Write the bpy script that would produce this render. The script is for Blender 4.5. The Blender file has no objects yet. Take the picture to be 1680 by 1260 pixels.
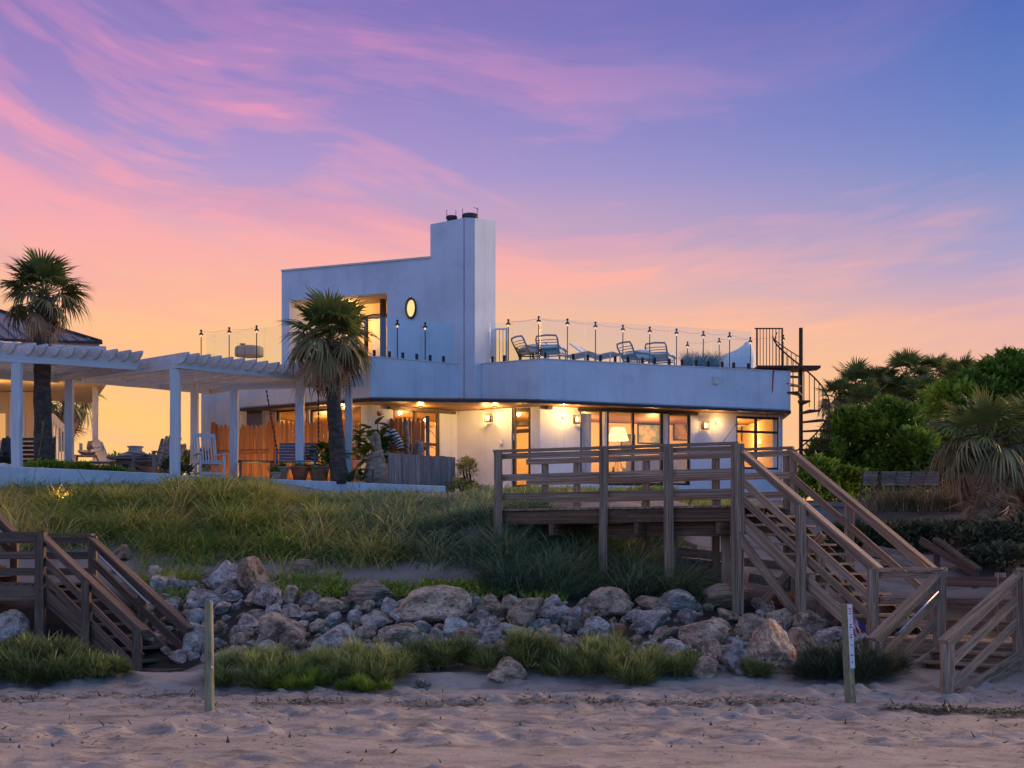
import bpy, bmesh, math, random
import numpy as np
from math import radians as R, pi, sin, cos, atan2, sqrt
from mathutils import Vector as V, Matrix, noise as mnoise, Quaternion

S = bpy.context.scene
COL = S.collection
random.seed(11)
RNG = np.random.default_rng(5)

# ------------------------------------------------------------------ camera
CAMZ, FPX, CX, HY = 1.7, 2333.0, 840.0, 930.0
cam_d = bpy.data.cameras.new('camera')
cam_d.sensor_width = 36.0
cam_d.lens = 36.0 * FPX / 1680.0
cam_d.shift_y = (HY - 630.0) / 1680.0
cam_d.clip_start, cam_d.clip_end = 0.1, 5000.0
cam = bpy.data.objects.new('camera', cam_d)
COL.objects.link(cam)
cam.location = (0, 0, CAMZ)
cam.rotation_euler = (pi / 2, 0, 0)
S.camera = cam

# ------------------------------------------------------------------ sky
def srgb(r, g, b):
    f = lambda c: (c / 255 / 12.92) if c / 255 <= 0.04045 else ((c / 255 + 0.055) / 1.055) ** 2.4
    return (f(r), f(g), f(b), 1.0)

world = bpy.data.worlds.new('World')
S.world = world
world.use_nodes = True
nt = world.node_tree
nt.nodes.clear()

def make_math(nt):
    def mth(op, a, b=None, c=None, clamp=False):
        n = nt.nodes.new('ShaderNodeMath'); n.operation = op; n.use_clamp = clamp
        for i, v in enumerate((a, b, c)):
            if v is None: continue
            if isinstance(v, (int, float)): n.inputs[i].default_value = v
            else: nt.links.new(v, n.inputs[i])
        return n.outputs[0]
    return mth

def ramp(nt, fac, stops, interp='EASE'):
    n = nt.nodes.new('ShaderNodeValToRGB')
    n.color_ramp.interpolation = interp
    e = n.color_ramp.elements
    while len(e) > 1: e.remove(e[-1])
    e[0].position, e[0].color = stops[0]
    for p, c in stops[1:]:
        k = e.new(p); k.color = c
    if fac is not None: nt.links.new(fac, n.inputs[0])
    return n.outputs[0]

def mixc(nt, fac, a, b, mode='MIX'):
    n = nt.nodes.new('ShaderNodeMix'); n.data_type = 'RGBA'; n.blend_type = mode
    if isinstance(fac, (int, float)): n.inputs[0].default_value = fac
    else: nt.links.new(fac, n.inputs[0])
    for i, v in ((6, a), (7, b)):
        if isinstance(v, tuple): n.inputs[i].default_value = v
        else: nt.links.new(v, n.inputs[i])
    return n.outputs[2]

CL_SEED = 8.4
def build_sky():
    mth = make_math(nt)
    tc = nt.nodes.new('ShaderNodeTexCoord')
    sep = nt.nodes.new('ShaderNodeSeparateXYZ'); nt.links.new(tc.outputs['Generated'], sep.inputs[0])
    x, y, z = sep.outputs
    el = mth('MULTIPLY', mth('ARCSINE', z), 180 / pi)            # degrees above the horizon
    az = mth('MULTIPLY', mth('ARCTAN2', x, y), 180 / pi)         # degrees right of +Y (west)
    e90 = mth('DIVIDE', el, 60.0, clamp=True)
    def r(lst): return ramp(nt, e90, [(d / 60.0, srgb(*c)) for d, c in lst], 'LINEAR')
    left = r([(0, (254, 206, 118)), (6.3, (254, 200, 120)), (8.8, (254, 198, 130)), (11, (250, 187, 152)), (13.2, (224, 170, 184)),
              (15.5, (176, 150, 202)), (18.5, (152, 130, 194)), (21.7, (134, 114, 184)), (30, (132, 116, 166)), (60, (150, 134, 142))])
    right = r([(0, (248, 186, 142)), (7.5, (242, 180, 152)), (9.5, (220, 170, 172)), (11.2, (176, 158, 194)), (13.8, (130, 144, 196)),
               (17, (98, 124, 192)), (21, (73, 102, 180)), (30, (94, 108, 162)), (60, (150, 134, 142))])
    east = r([(0, (92, 170, 246)), (8, (66, 172, 268)), (20, (62, 170, 268)), (35, (88, 146, 214)), (60, (150, 134, 142))])
    m = mth('POWER', mth('DIVIDE', mth('ADD', az, 10.0), 29.0, clamp=True), 1.3)
    base = mixc(nt, m, left, right)
    aa = mth('ABSOLUTE', az)
    w = mth('DIVIDE', mth('SUBTRACT', aa, 30.0), 70.0, clamp=True)
    base = mixc(nt, w, base, east)
    # thin stretched clouds that take the pink of the low sun
    big = nt.nodes.new('ShaderNodeTexNoise'); big.inputs['Scale'].default_value = 1.0; big.inputs['Detail'].default_value = 1.0
    cmb0 = nt.nodes.new('ShaderNodeCombineXYZ')
    nt.links.new(mth('MULTIPLY', az, 0.045), cmb0.inputs[0]); nt.links.new(mth('MULTIPLY', el, 0.06), cmb0.inputs[1])
    nt.links.new(cmb0.outputs[0], big.inputs['Vector'])
    warp = mth('MULTIPLY', mth('SUBTRACT', big.outputs[0], 0.5), 6.0)
    slant = mth('MULTIPLY', az, mth('MULTIPLY_ADD', mth('DIVIDE', az, 20.0), -0.14, 0.05))
    vv = mth('ADD', mth('ADD', el, slant), warp)
    def streaks(su, sv, off, detail=6.0):
        c = nt.nodes.new('ShaderNodeCombineXYZ')
        nt.links.new(mth('MULTIPLY', az, su), c.inputs[0]); nt.links.new(mth('MULTIPLY', vv, sv), c.inputs[1]); c.inputs[2].default_value = off
        n = nt.nodes.new('ShaderNodeTexNoise'); n.inputs['Scale'].default_value = 1.0; n.inputs['Detail'].default_value = detail
        n.inputs['Roughness'].default_value = 0.52; n.inputs['Distortion'].default_value = 0.35
        nt.links.new(c.outputs[0], n.inputs['Vector'])
        return n.outputs[0]
    s1 = streaks(0.055, 0.31, CL_SEED)
    s2 = streaks(0.15, 0.80, CL_SEED + 6.6)
    s3 = streaks(0.40, 2.2, CL_SEED + 14.0, 4.0)
    cl = mth('ADD', mth('ADD', mth('MULTIPLY', s1, 0.58), mth('MULTIPLY', s2, 0.30)), mth('MULTIPLY', s3, 0.12))
    mask = ramp(nt, cl, [(0.465, (0, 0, 0, 1)), (0.53, (.40, .40, .40, 1)), (0.595, (1, 1, 1, 1))])
    # clouds thin out towards the clear blue on the right and above
    lim = mth('SUBTRACT', 1.0, mth('DIVIDE', mth('ADD', mth('SUBTRACT', el, 13.5), mth('MULTIPLY', az, 0.40)), 9.5, clamp=True), clamp=True)
    lim = mth('ADD', mth('MULTIPLY', lim, 0.92), 0.08)
    cmask = mth('MULTIPLY', mask, lim)
    cc = r([(0, (255, 196, 124)), (8, (255, 192, 136)), (11, (253, 178, 158)), (14, (248, 166, 176)), (18, (232, 150, 186)), (22, (206, 138, 190)), (40, (180, 142, 160)), (60, (160, 138, 142))])
    col = mixc(nt, mth('MULTIPLY', cmask, 0.86), base, cc)
    # greyer violet bands between
    dk = ramp(nt, streaks(0.05, 0.34, CL_SEED + 21.0, 5.0), [(0.50, (0, 0, 0, 1)), (0.66, (1, 1, 1, 1))])
    dk = mth('MULTIPLY', dk, mth('MULTIPLY', mth('DIVIDE', mth('SUBTRACT', el, 8.0), 6.0, clamp=True), 0.36))
    dk = mth('MULTIPLY', dk, mth('SUBTRACT', 1.0, m))
    col = mixc(nt, dk, col, srgb(160, 142, 196))
    nish = nt.nodes.new('ShaderNodeTexSky'); nish.sky_type = 'NISHITA'; nish.sun_disc = False
    nish.sun_elevation = R(SUN_EL); nish.sun_rotation = R(SUN_AZ)
    bg1 = nt.nodes.new('ShaderNodeBackground'); bg1.inputs[1].default_value = SKY_STRENGTH
    nt.links.new(col, bg1.inputs[0])
    bg2 = nt.nodes.new('ShaderNodeBackground'); bg2.inputs[1].default_value = 0.006
    nt.links.new(nish.outputs[0], bg2.inputs[0])
    add = nt.nodes.new('ShaderNodeAddShader'); nt.links.new(bg1.outputs[0], add.inputs[0]); nt.links.new(bg2.outputs[0], add.inputs[1])
    out = nt.nodes.new('ShaderNodeOutputWorld'); nt.links.new(add.outputs[0], out.inputs[0])

SUN_EL, SUN_AZ, SKY_STRENGTH = 15.0, 56.0, 1.0
build_sky()
sun_d = bpy.data.lights.new('sun', 'SUN')
sun_d.energy, sun_d.angle, sun_d.color = 4.4, R(24), (1.0, 0.62, 0.36)
sun = bpy.data.objects.new('sun', sun_d)
COL.objects.link(sun)
_sd = V((sin(R(SUN_AZ)) * cos(R(SUN_EL)), cos(R(SUN_AZ)) * cos(R(SUN_EL)), sin(R(SUN_EL))))
sun.rotation_euler = _sd.to_track_quat('Z', 'Y').to_euler()

S.view_settings.view_transform = 'Standard'
S.view_settings.look = 'None'
S.view_settings.exposure = 0.0
S.view_settings.gamma = 1.0
S.view_settings.use_curve_mapping = False
S.render.engine = 'CYCLES'
S.cycles.max_bounces = 6
S.cycles.diffuse_bounces = 3
S.cycles.glossy_bounces = 2
S.cycles.transparent_max_bounces = 12
S.cycles.transmission_bounces = 2
S.cycles.sample_clamp_indirect = 4.0
S.cycles.use_denoising = True
S.cycles.caustics_reflective = False
S.cycles.caustics_refractive = False

# ------------------------------------------------------------------ helpers
def P(px, py, d):
    """world point seen at photo pixel (px, py), d metres in front of the camera"""
    return V(((px - CX) * d / FPX, d, CAMZ + (HY - py) * d / FPX))
def X(px, d): return (px - CX) * d / FPX
def Z(py, d): return CAMZ + (HY - py) * d / FPX

WM = {}
def _new(name, data, parent, W):
    o = bpy.data.objects.new(name, data)
    COL.objects.link(o)
    if parent is not None:
        o.parent = parent
        o.matrix_basis = WM[parent.name].inverted() @ W
    else:
        o.matrix_basis = W
    WM[o.name] = W.copy()
    return o

def tag(o, label=None, cat=None, group=None, kind=None):
    if label: o['label'] = label
    if cat: o['category'] = cat
    if group: o['group'] = group
    if kind: o['kind'] = kind
    return o

def thing(name, label, cat, loc, group=None, rz=0.0):
    W = Matrix.Translation(V(loc)) @ Matrix.Rotation(rz, 4, 'Z')
    return tag(_new(name, None, None, W), label, cat, group)

class MB:
    def __init__(s): s.v, s.f, s.m = [], [], []
    def add(s, vs, fs, mi=0):
        o = len(s.v)
        s.v += [tuple(p) for p in vs]
        s.f += [tuple(i + o for i in f) for f in fs]
        s.m += [mi] * len(fs)
        return s
    def box(s, c, d, rz=0.0, mi=0, M=None):
        hx, hy, hz = d[0] / 2, d[1] / 2, d[2] / 2
        pts = [V((a * hx, b * hy, e * hz)) for e in (-1, 1) for b in (-1, 1) for a in (-1, 1)]
        Mx = (M if M else Matrix.Rotation(rz, 3, 'Z'))
        pts = [Mx @ p + V(c) for p in pts]
        return s.add(pts, [(0, 2, 3, 1), (4, 5, 7, 6), (0, 1, 5, 4), (2, 6, 7, 3), (0, 4, 6, 2), (1, 3, 7, 5)], mi)
    def bar(s, p, q, w, h, up=(0, 0, 1), mi=0):
        p, q = V(p), V(q); x = (q - p); L = x.length
        if L < 1e-6: return s
        x.normalize(); u = V(up)
        y = u.cross(x)
        if y.length < 1e-4: y = V((1, 0, 0)).cross(x)
        y.normalize(); z = x.cross(y)
        M = Matrix((x, y, z)).transposed()
        return s.box((p + q) / 2, (L, w, h), M=M, mi=mi)
    def tube(s, pts, rad, n=8, caps=True, mi=0):
        pts = [V(p) for p in pts]
        rr = rad if isinstance(rad, (list, tuple)) else [rad] * len(pts)
        o = len(s.v); prev = None
        for i, p in enumerate(pts):
            t = (pts[min(i + 1, len(pts) - 1)] - pts[max(i - 1, 0)])
            if t.length < 1e-9: t = V((0, 0, 1))
            t.normalize()
            if prev is None:
                a = t.orthogonal().normalized()
            else:
                a = prev - t * prev.dot(t)
                a = a.normalized() if a.length > 1e-6 else t.orthogonal().normalized()
            prev = a; b = t.cross(a)
            for k in range(n):
                g = 2 * pi * k / n
                s.v.append(tuple(p + (a * cos(g) + b * sin(g)) * rr[i]))
        for i in range(len(pts) - 1):
            for k in range(n):
                s.f.append((o + i * n + k, o + i * n + (k + 1) % n, o + (i + 1) * n + (k + 1) % n, o + (i + 1) * n + k)); s.m.append(mi)
        if caps:
            s.f.append(tuple(o + k for k in range(n))[::-1]); s.m.append(mi)
            s.f.append(tuple(o + (len(pts) - 1) * n + k for k in range(n))); s.m.append(mi)
        return s
    def prism(s, poly, z0, z1, mi=0):
        """vertical prism of an xy polygon given counter-clockwise; z0/z1 numbers or lists"""
        n = len(poly)
        a = z0 if isinstance(z0, (list, tuple)) else [z0] * n
        b = z1 if isinstance(z1, (list, tuple)) else [z1] * n
        vs = [(p[0], p[1], a[i]) for i, p in enumerate(poly)] + [(p[0], p[1], b[i]) for i, p in enumerate(poly)]
        fs = [tuple(range(n))[::-1], tuple(range(n, 2 * n))] + [(i, (i + 1) % n, n + (i + 1) % n, n + i) for i in range(n)]
        return s.add(vs, fs, mi)
    def lathe(s, c, prof, n=16, mi=0):
        c = V(c); o = len(s.v)
        for r_, z_ in prof:
            for k in range(n):
                s.v.append((c.x + r_ * cos(2 * pi * k / n), c.y + r_ * sin(2 * pi * k / n), c.z + z_))
        m = len(prof)
        for i in range(m - 1):
            for k in range(n):
                s.f.append((o + i * n + k, o + i * n + (k + 1) % n, o + (i + 1) * n + (k + 1) % n, o + (i + 1) * n + k)); s.m.append(mi)
        s.f.append(tuple(o + k for k in range(n))[::-1]); s.m.append(mi)
        s.f.append(tuple(o + (m - 1) * n + k for k in range(n))); s.m.append(mi)
        return s

def mesh_of(name, mb, mats, smooth=False, W=None):
    me = bpy.data.meshes.new(name)
    vs = mb.v
    if W is not None:
        I = W.inverted(); vs = [tuple(I @ V(p)) for p in mb.v]
    me.from_pydata(vs, [], mb.f)
    mats = mats if isinstance(mats, (list, tuple)) else [mats]
    for m in mats: me.materials.append(m)
    if len(mats) > 1: me.polygons.foreach_set('material_index', mb.m)
    if smooth: me.polygons.foreach_set('use_smooth', [True] * len(me.polygons))
    me.update()
    return me

def part(name, mb, mat, parent=None, smooth=False):
    """mb in world coordinates -> one mesh object under parent"""
    W = WM[parent.name] if parent is not None else Matrix.Identity(4)
    return _new(name, mesh_of(name, mb, mat, smooth, W if parent is not None else None), parent, W)

def inst(name, me, parent, loc, rot=None, sc=(1, 1, 1)):
    q = rot if rot is not None else Matrix.Identity(3)
    W = Matrix.Translation(V(loc)) @ q.to_4x4() @ Matrix.Diagonal((*sc, 1))
    return _new(name, me, parent, W)

def solo(name, mb, mat, label, cat, loc, group=None, smooth=False, kind=None):
    """a thing that is one mesh, its origin at loc"""
    W = Matrix.Translation(V(loc))
    return tag(_new(name, mesh_of(name, mb, mat, smooth, W), None, W), label, cat, group, kind)

def np_mesh(name, verts, loops, starts, totals, mat, tint=None, smooth=False):
    me = bpy.data.meshes.new(name)
    me.vertices.add(len(verts)); me.vertices.foreach_set('co', np.asarray(verts, np.float32).ravel())
    me.loops.add(len(loops)); me.loops.foreach_set('vertex_index', np.asarray(loops, np.int32).ravel())
    me.polygons.add(len(starts)); me.polygons.foreach_set('loop_start', np.asarray(starts, np.int32))
    me.polygons.foreach_set('loop_total', np.asarray(totals, np.int32))
    if tint is not None:
        a = me.attributes.new('tint', 'FLOAT', 'POINT'); a.data.foreach_set('value', np.asarray(tint, np.float32).ravel())
    mats = mat if isinstance(mat, (list, tuple)) else [mat]
    for m in mats: me.materials.append(m)
    if smooth: me.polygons.foreach_set('use_smooth', np.ones(len(starts), bool))
    me.update(calc_edges=True)
    return me

# ------------------------------------------------------------------ materials
def pbr(name, c1, c2=None, scale=6.0, rough=0.7, bump=0.0, bscale=None, stretch=(1, 1, 1), detail=5.0, lo=0.35, hi=0.65,
        coords='Object', rnd=0.0, metal=0.0, spec=0.3, translucent=0.0, tint=None, extra=None, sheen=0.0, bdist=0.02):
    m = bpy.data.materials.new(name); m.use_nodes = True
    t = m.node_tree; t.nodes.clear()
    mth = make_math(t)
    out = t.nodes.new('ShaderNodeOutputMaterial')
    b = t.nodes.new('ShaderNodeBsdfPrincipled')
    b.inputs['Roughness'].default_value = rough; b.inputs['Metallic'].default_value = metal
    b.inputs['Specular IOR Level'].default_value = spec
    c1 = (*c1, 1.0) if len(c1) == 3 else c1
    col = None
    tc = t.nodes.new('ShaderNodeTexCoord')
    mp = t.nodes.new('ShaderNodeMapping'); mp.inputs['Scale'].default_value = stretch
    t.links.new(tc.outputs[coords], mp.inputs['Vector'])
    vec = mp.outputs[0]
    oi = None
    if rnd > 0 or coords == 'Object':
        oi = t.nodes.new('ShaderNodeObjectInfo')
        ad = t.nodes.new('ShaderNodeVectorMath'); ad.operation = 'MULTIPLY_ADD'
        cb = t.nodes.new('ShaderNodeCombineXYZ')
        for i in range(3): t.links.new(oi.outputs['Random'], cb.inputs[i])
        t.links.new(cb.outputs[0], ad.inputs[0]); ad.inputs[1].default_value = (37.0, 71.0, 53.0); t.links.new(vec, ad.inputs[2])
        vec = ad.outputs[0]
    nz = t.nodes.new('ShaderNodeTexNoise'); nz.inputs['Scale'].default_value = scale; nz.inputs['Detail'].default_value = detail
    nz.inputs['Roughness'].default_value = 0.6
    t.links.new(vec, nz.inputs['Vector'])
    if c2 is not None:
        c2 = (*c2, 1.0) if len(c2) == 3 else c2
        col = ramp(t, nz.outputs[0], [(lo, c1), (hi, c2)])
    else:
        col = c1
    if tint is not None:                                    # per-blade colour from the mesh: tint 0..1 -> ramp
        at = t.nodes.new('ShaderNodeAttribute'); at.attribute_name = 'tint'
        col = ramp(t, at.outputs['Fac'], tint, 'LINEAR')
    if rnd > 0:
        hsv = t.nodes.new('ShaderNodeHueSaturation')
        t.links.new(mth('MULTIPLY_ADD', oi.outputs['Random'], 2 * rnd, 1 - rnd), hsv.inputs['Value'])
        if isinstance(col, tuple): hsv.inputs['Color'].default_value = col
        else: t.links.new(col, hsv.inputs['Color'])
        col = hsv.outputs[0]
    if extra: col = extra(t, mth, col, vec, tc)
    if isinstance(col, tuple): b.inputs['Base Color'].default_value = col
    else: t.links.new(col, b.inputs['Base Color'])
    if bump > 0:
        n2 = t.nodes.new('ShaderNodeTexNoise'); n2.inputs['Scale'].default_value = bscale or scale * 2.5; n2.inputs['Detail'].default_value = 6.0
        n2.inputs['Roughness'].default_value = 0.65
        t.links.new(vec, n2.inputs['Vector'])
        bp = t.nodes.new('ShaderNodeBump'); bp.inputs['Strength'].default_value = bump; bp.inputs['Distance'].default_value = bdist
        t.links.new(n2.outputs[0], bp.inputs['Height']); t.links.new(bp.outputs[0], b.inputs['Normal'])
    sh = b.outputs[0]
    if translucent > 0:
        tr = t.nodes.new('ShaderNodeBsdfTranslucent')
        if isinstance(col, tuple): tr.inputs[0].default_value = col
        else: t.links.new(col, tr.inputs[0])
        mx = t.nodes.new('ShaderNodeMixShader'); mx.inputs[0].default_value = translucent
        t.links.new(sh, mx.inputs[1]); t.links.new(tr.outputs[0], mx.inputs[2]); sh = mx.outputs[0]
    t.links.new(sh, out.inputs[0])
    return m

def glass(name, tint=(0.93, 0.97, 0.96), refl=0.10, rough=0.02):
    m = bpy.data.materials.new(name); m.use_nodes = True
    t = m.node_tree; t.nodes.clear()
    out = t.nodes.new('ShaderNodeOutputMaterial')
    tr = t.nodes.new('ShaderNodeBsdfTransparent'); tr.inputs[0].default_value = (*tint, 1)
    gl = t.nodes.new('ShaderNodeBsdfGlossy'); gl.inputs['Roughness'].default_value = rough
    lw0 = t.nodes.new('ShaderNodeLayerWeight'); lw0.inputs[0].default_value = .5
    lw = t.nodes.new('ShaderNodeMath'); lw.operation = 'POWER'; lw.inputs[1].default_value = 5.0; t.links.new(lw0.outputs['Facing'], lw.inputs[0])
    ma = t.nodes.new('ShaderNodeMath'); ma.operation = 'MULTIPLY_ADD'; ma.inputs[1].default_value = 0.9; ma.inputs[2].default_value = refl
    ma.use_clamp = True
    t.links.new(lw.outputs[0], ma.inputs[0])
    mx = t.nodes.new('ShaderNodeMixShader'); t.links.new(ma.outputs[0], mx.inputs[0])
    t.links.new(tr.outputs[0], mx.inputs[1]); t.links.new(gl.outputs[0], mx.inputs[2]); t.links.new(mx.outputs[0], out.inputs[0])
    return m

def glow(name, col, strength):
    m = bpy.data.materials.new(name); m.use_nodes = True
    t = m.node_tree; t.nodes.clear()
    out = t.nodes.new('ShaderNodeOutputMaterial')
    e = t.nodes.new('ShaderNodeEmission'); e.inputs[0].default_value = (*col, 1); e.inputs[1].default_value = strength
    t.links.new(e.outputs[0], out.inputs[0])
    return m

def knots(t, mth, col, vec, tc):
    w = t.nodes.new('ShaderNodeTexNoise'); w.inputs['Scale'].default_value = 1.0; w.inputs['Detail'].default_value = 7.0; w.inputs['Roughness'].default_value = 0.7
    mp = t.nodes.new('ShaderNodeMapping'); mp.inputs['Scale'].default_value = (1.5, 13.0, 13.0)
    t.links.new(vec, mp.inputs[0]); t.links.new(mp.outputs[0], w.inputs['Vector'])
    f = ramp(t, w.outputs[0], [(0.38, (0.45, 0.43, 0.42, 1)), (0.60, (1.15, 1.12, 1.1, 1))])
    return mixc(t, 1.0, col, f, 'MULTIPLY')

M = {}
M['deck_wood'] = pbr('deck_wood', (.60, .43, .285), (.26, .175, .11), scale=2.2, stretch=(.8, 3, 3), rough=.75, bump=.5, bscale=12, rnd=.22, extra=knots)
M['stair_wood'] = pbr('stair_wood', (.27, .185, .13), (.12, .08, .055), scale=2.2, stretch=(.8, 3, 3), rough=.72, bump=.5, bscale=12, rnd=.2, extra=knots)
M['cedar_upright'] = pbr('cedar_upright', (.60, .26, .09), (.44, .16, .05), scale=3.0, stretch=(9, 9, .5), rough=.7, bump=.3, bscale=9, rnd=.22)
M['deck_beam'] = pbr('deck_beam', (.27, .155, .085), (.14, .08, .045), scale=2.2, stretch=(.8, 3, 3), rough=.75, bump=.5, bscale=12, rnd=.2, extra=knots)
M['grey_wood'] = pbr('grey_wood', (.46, .40, .36), (.27, .22, .19), scale=2.0, stretch=(.8, 3, 3), rough=.8, bump=.5, bscale=12, rnd=.25, extra=knots)
M['cedar'] = pbr('cedar', (.58, .25, .09), (.42, .155, .05), scale=2.0, stretch=(.8, 3, 3), rough=.7, bump=.4, bscale=12, rnd=.16, extra=knots)
M['white_wood'] = pbr('white_wood', (.74, .73, .72), (.60, .59, .58), scale=3, stretch=(.6, 3, 3), rough=.6, bump=.15, rnd=.05)
def plaster(t, mth, col, vec, tc):
    mp = t.nodes.new('ShaderNodeMapping'); mp.inputs['Scale'].default_value = (5.0, 5.0, .35); t.links.new(tc.outputs['Object'], mp.inputs[0])
    n = t.nodes.new('ShaderNodeTexNoise'); n.inputs['Scale'].default_value = 1.0; n.inputs['Detail'].default_value = 6.0; n.inputs['Roughness'].default_value = .6; t.links.new(mp.outputs[0], n.inputs['Vector'])
    st = ramp(t, n.outputs[0], [(.34, (.88, .875, .86, 1)), (.50, (1, 1, 1, 1))])
    n2 = t.nodes.new('ShaderNodeTexNoise'); n2.inputs['Scale'].default_value = .9; n2.inputs['Detail'].default_value = 8.0; n2.inputs['Roughness'].default_value = .7; t.links.new(tc.outputs['Object'], n2.inputs['Vector'])
    pa = ramp(t, n2.outputs[0], [(.36, (.90, .90, .89, 1)), (.50, (1, 1, 1, 1)), (.62, (1.05, 1.05, 1.05, 1))])
    return mixc(t, 1.0, mixc(t, .6, col, mixc(t, 1.0, col, st, 'MULTIPLY')), pa, 'MULTIPLY')
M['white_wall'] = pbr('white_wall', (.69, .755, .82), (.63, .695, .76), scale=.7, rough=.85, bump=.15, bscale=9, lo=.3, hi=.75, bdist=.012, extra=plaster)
M['low_wall'] = pbr('low_wall', (.72, .73, .74), (.56, .56, .55), scale=1.3, rough=.85, bump=.25, bscale=12, lo=.3, hi=.75, bdist=.012, extra=plaster)
M['cream'] = pbr('cream', (.76, .58, .36), (.70, .52, .31), scale=.6, rough=.9)
M['room_floor'] = pbr('room_floor', (.34, .22, .13), (.26, .16, .09), scale=3, rough=.5)
M['soffit'] = pbr('soffit', (.36, .19, .085), (.22, .11, .05), scale=3, stretch=(.5, 6, 1), rough=.5, bump=.2)
M['bronze'] = pbr('bronze', (.045, .032, .025), (.06, .045, .035), scale=8, rough=.45)
M['black_metal'] = pbr('black_metal', (.025, .022, .021), (.05, .036, .03), scale=14, rough=.5, metal=.3)
M['rust_metal'] = pbr('rust_metal', (.05, .032, .025), (.10, .05, .032), scale=10, rough=.7)
M['roof_metal'] = pbr('roof_metal', (.20, .22, .25), (.26, .28, .31), scale=2, rough=.38, metal=.55)
M['window_glass'] = glass('window_glass', (.96, .97, .96), .07)
M['rail_glass'] = glass('rail_glass', (.955, .985, .98), .06)
M['bulb'] = glow('bulb', (1.0, .55, .17), 7.0)
M['bulb_small'] = glow('bulb_small', (1.0, .68, .36), 1.1)
M['shade_lit'] = glow('shade_lit', (1.0, .62, .25), 2.2)
M['cushion'] = pbr('cushion', (.80, .80, .80), (.70, .70, .71), scale=9, rough=.95, bump=.2)
M['charcoal'] = pbr('charcoal', (.045, .042, .042), (.075, .068, .065), scale=8, rough=.85)
M['concrete'] = pbr('concrete', (.36, .33, .30), (.24, .215, .195), scale=2.5, rough=.9, bump=.3)
M['terracotta'] = pbr('terracotta', (.42, .17, .08), (.30, .12, .06), scale=6, rough=.85, bump=.2)
M['pale_pot'] = pbr('pale_pot', (.52, .45, .40), (.40, .34, .30), scale=6, rough=.85, bump=.2)
M['blue_paint'] = pbr('blue_paint', (.07, .16, .27), (.10, .20, .31), scale=4, rough=.6, rnd=.08)
M['carved'] = pbr('carved', (.40, .30, .21), (.24, .17, .115), scale=5, stretch=(1, 1, 3), rough=.8, bump=.6, bscale=14)
M['bark'] = pbr('bark', (.13, .095, .07), (.06, .045, .035), scale=5, stretch=(1, 1, 2.2), rough=.9, bump=.9, bscale=9)
M['boots'] = pbr('boots', (.26, .19, .13), (.12, .085, .06), scale=6, rough=.9, bump=.5)
M['red_rope'] = pbr('red_rope', (.40, .03, .03), rough=.8)
M['flag_red'] = pbr('flag_red', (.42, .03, .05), rough=.8)
M['flag_white'] = pbr('flag_white', (.75, .74, .74), rough=.8)
M['flag_blue'] = pbr('flag_blue', (.04, .05, .22), rough=.8)
M['post_wood'] = pbr('post_wood', (.36, .34, .19), (.20, .185, .10), scale=3, stretch=(4, 4, .7), rough=.85, bump=.6, bscale=14)
M['chair_metal'] = pbr('chair_metal', (.24, .22, .18), (.16, .145, .12), scale=14, rough=.45, metal=.2)
M['galvanised'] = pbr('galvanised', (.55, .56, .58), (.42, .43, .45), scale=5, rough=.35, metal=.8)

def leafmat(name, stops, tr=.25, rough=.55):
    return pbr(name, (.1, .1, .05), rough=rough, tint=[(p, (*c, 1)) for p, c in stops], translucent=tr, spec=.25)
M['grass_warm'] = leafmat('grass_warm', [(0, (.06, .11, .03)), (.3, (.19, .30, .06)), (.55, (.40, .46, .10)), (.8, (.70, .58, .16)), (1, (.80, .62, .30))], .3)
M['grass_blue'] = leafmat('grass_blue', [(0, (.06, .11, .075)), (.4, (.17, .28, .17)), (.75, (.38, .46, .22)), (.93, (.62, .56, .24)), (1, (.75, .62, .32))], .3)
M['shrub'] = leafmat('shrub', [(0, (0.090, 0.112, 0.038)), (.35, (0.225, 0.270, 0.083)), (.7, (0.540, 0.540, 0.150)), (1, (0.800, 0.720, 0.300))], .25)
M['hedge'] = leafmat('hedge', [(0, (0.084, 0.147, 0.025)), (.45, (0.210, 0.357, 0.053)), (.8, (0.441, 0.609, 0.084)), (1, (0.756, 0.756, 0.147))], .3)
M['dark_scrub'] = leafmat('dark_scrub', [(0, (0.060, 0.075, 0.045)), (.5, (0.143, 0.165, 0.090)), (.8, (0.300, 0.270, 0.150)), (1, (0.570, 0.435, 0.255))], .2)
M['purslane'] = leafmat('purslane', [(0, (.14, .22, .03)), (.55, (.34, .46, .06)), (.93, (.56, .54, .08)), (.94, (.80, .50, .08)), (1, (.80, .60, .14))], .3)
M['frond'] = pbr('frond', (.20, .24, .06), (.11, .14, .04), scale=2, rough=.45, rnd=.35, translucent=.25)
M['frond_dull'] = pbr('frond_dull', (.32, .28, .12), (.19, .17, .075), scale=2, rough=.6, rnd=.3, translucent=.2)
M['frond_dead'] = pbr('frond_dead', (.64, .42, .23), (.38, .22, .11), scale=3, rough=.8, rnd=.3, translucent=.15)
M['big_leaf'] = pbr('big_leaf', (.07, .15, .03), (.12, .20, .05), scale=3, rough=.4, rnd=.3, translucent=.2)
M['oat_straw'] = pbr('oat_straw', (.42, .33, .17), (.34, .25, .12), scale=8, rough=.8, translucent=.3)
M['driftwood'] = pbr('driftwood', (.44, .36, .29), (.25, .18, .13), scale=2, stretch=(.6, 4, 4), rough=.85, bump=.6, bscale=10, rnd=.2, extra=knots)

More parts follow.
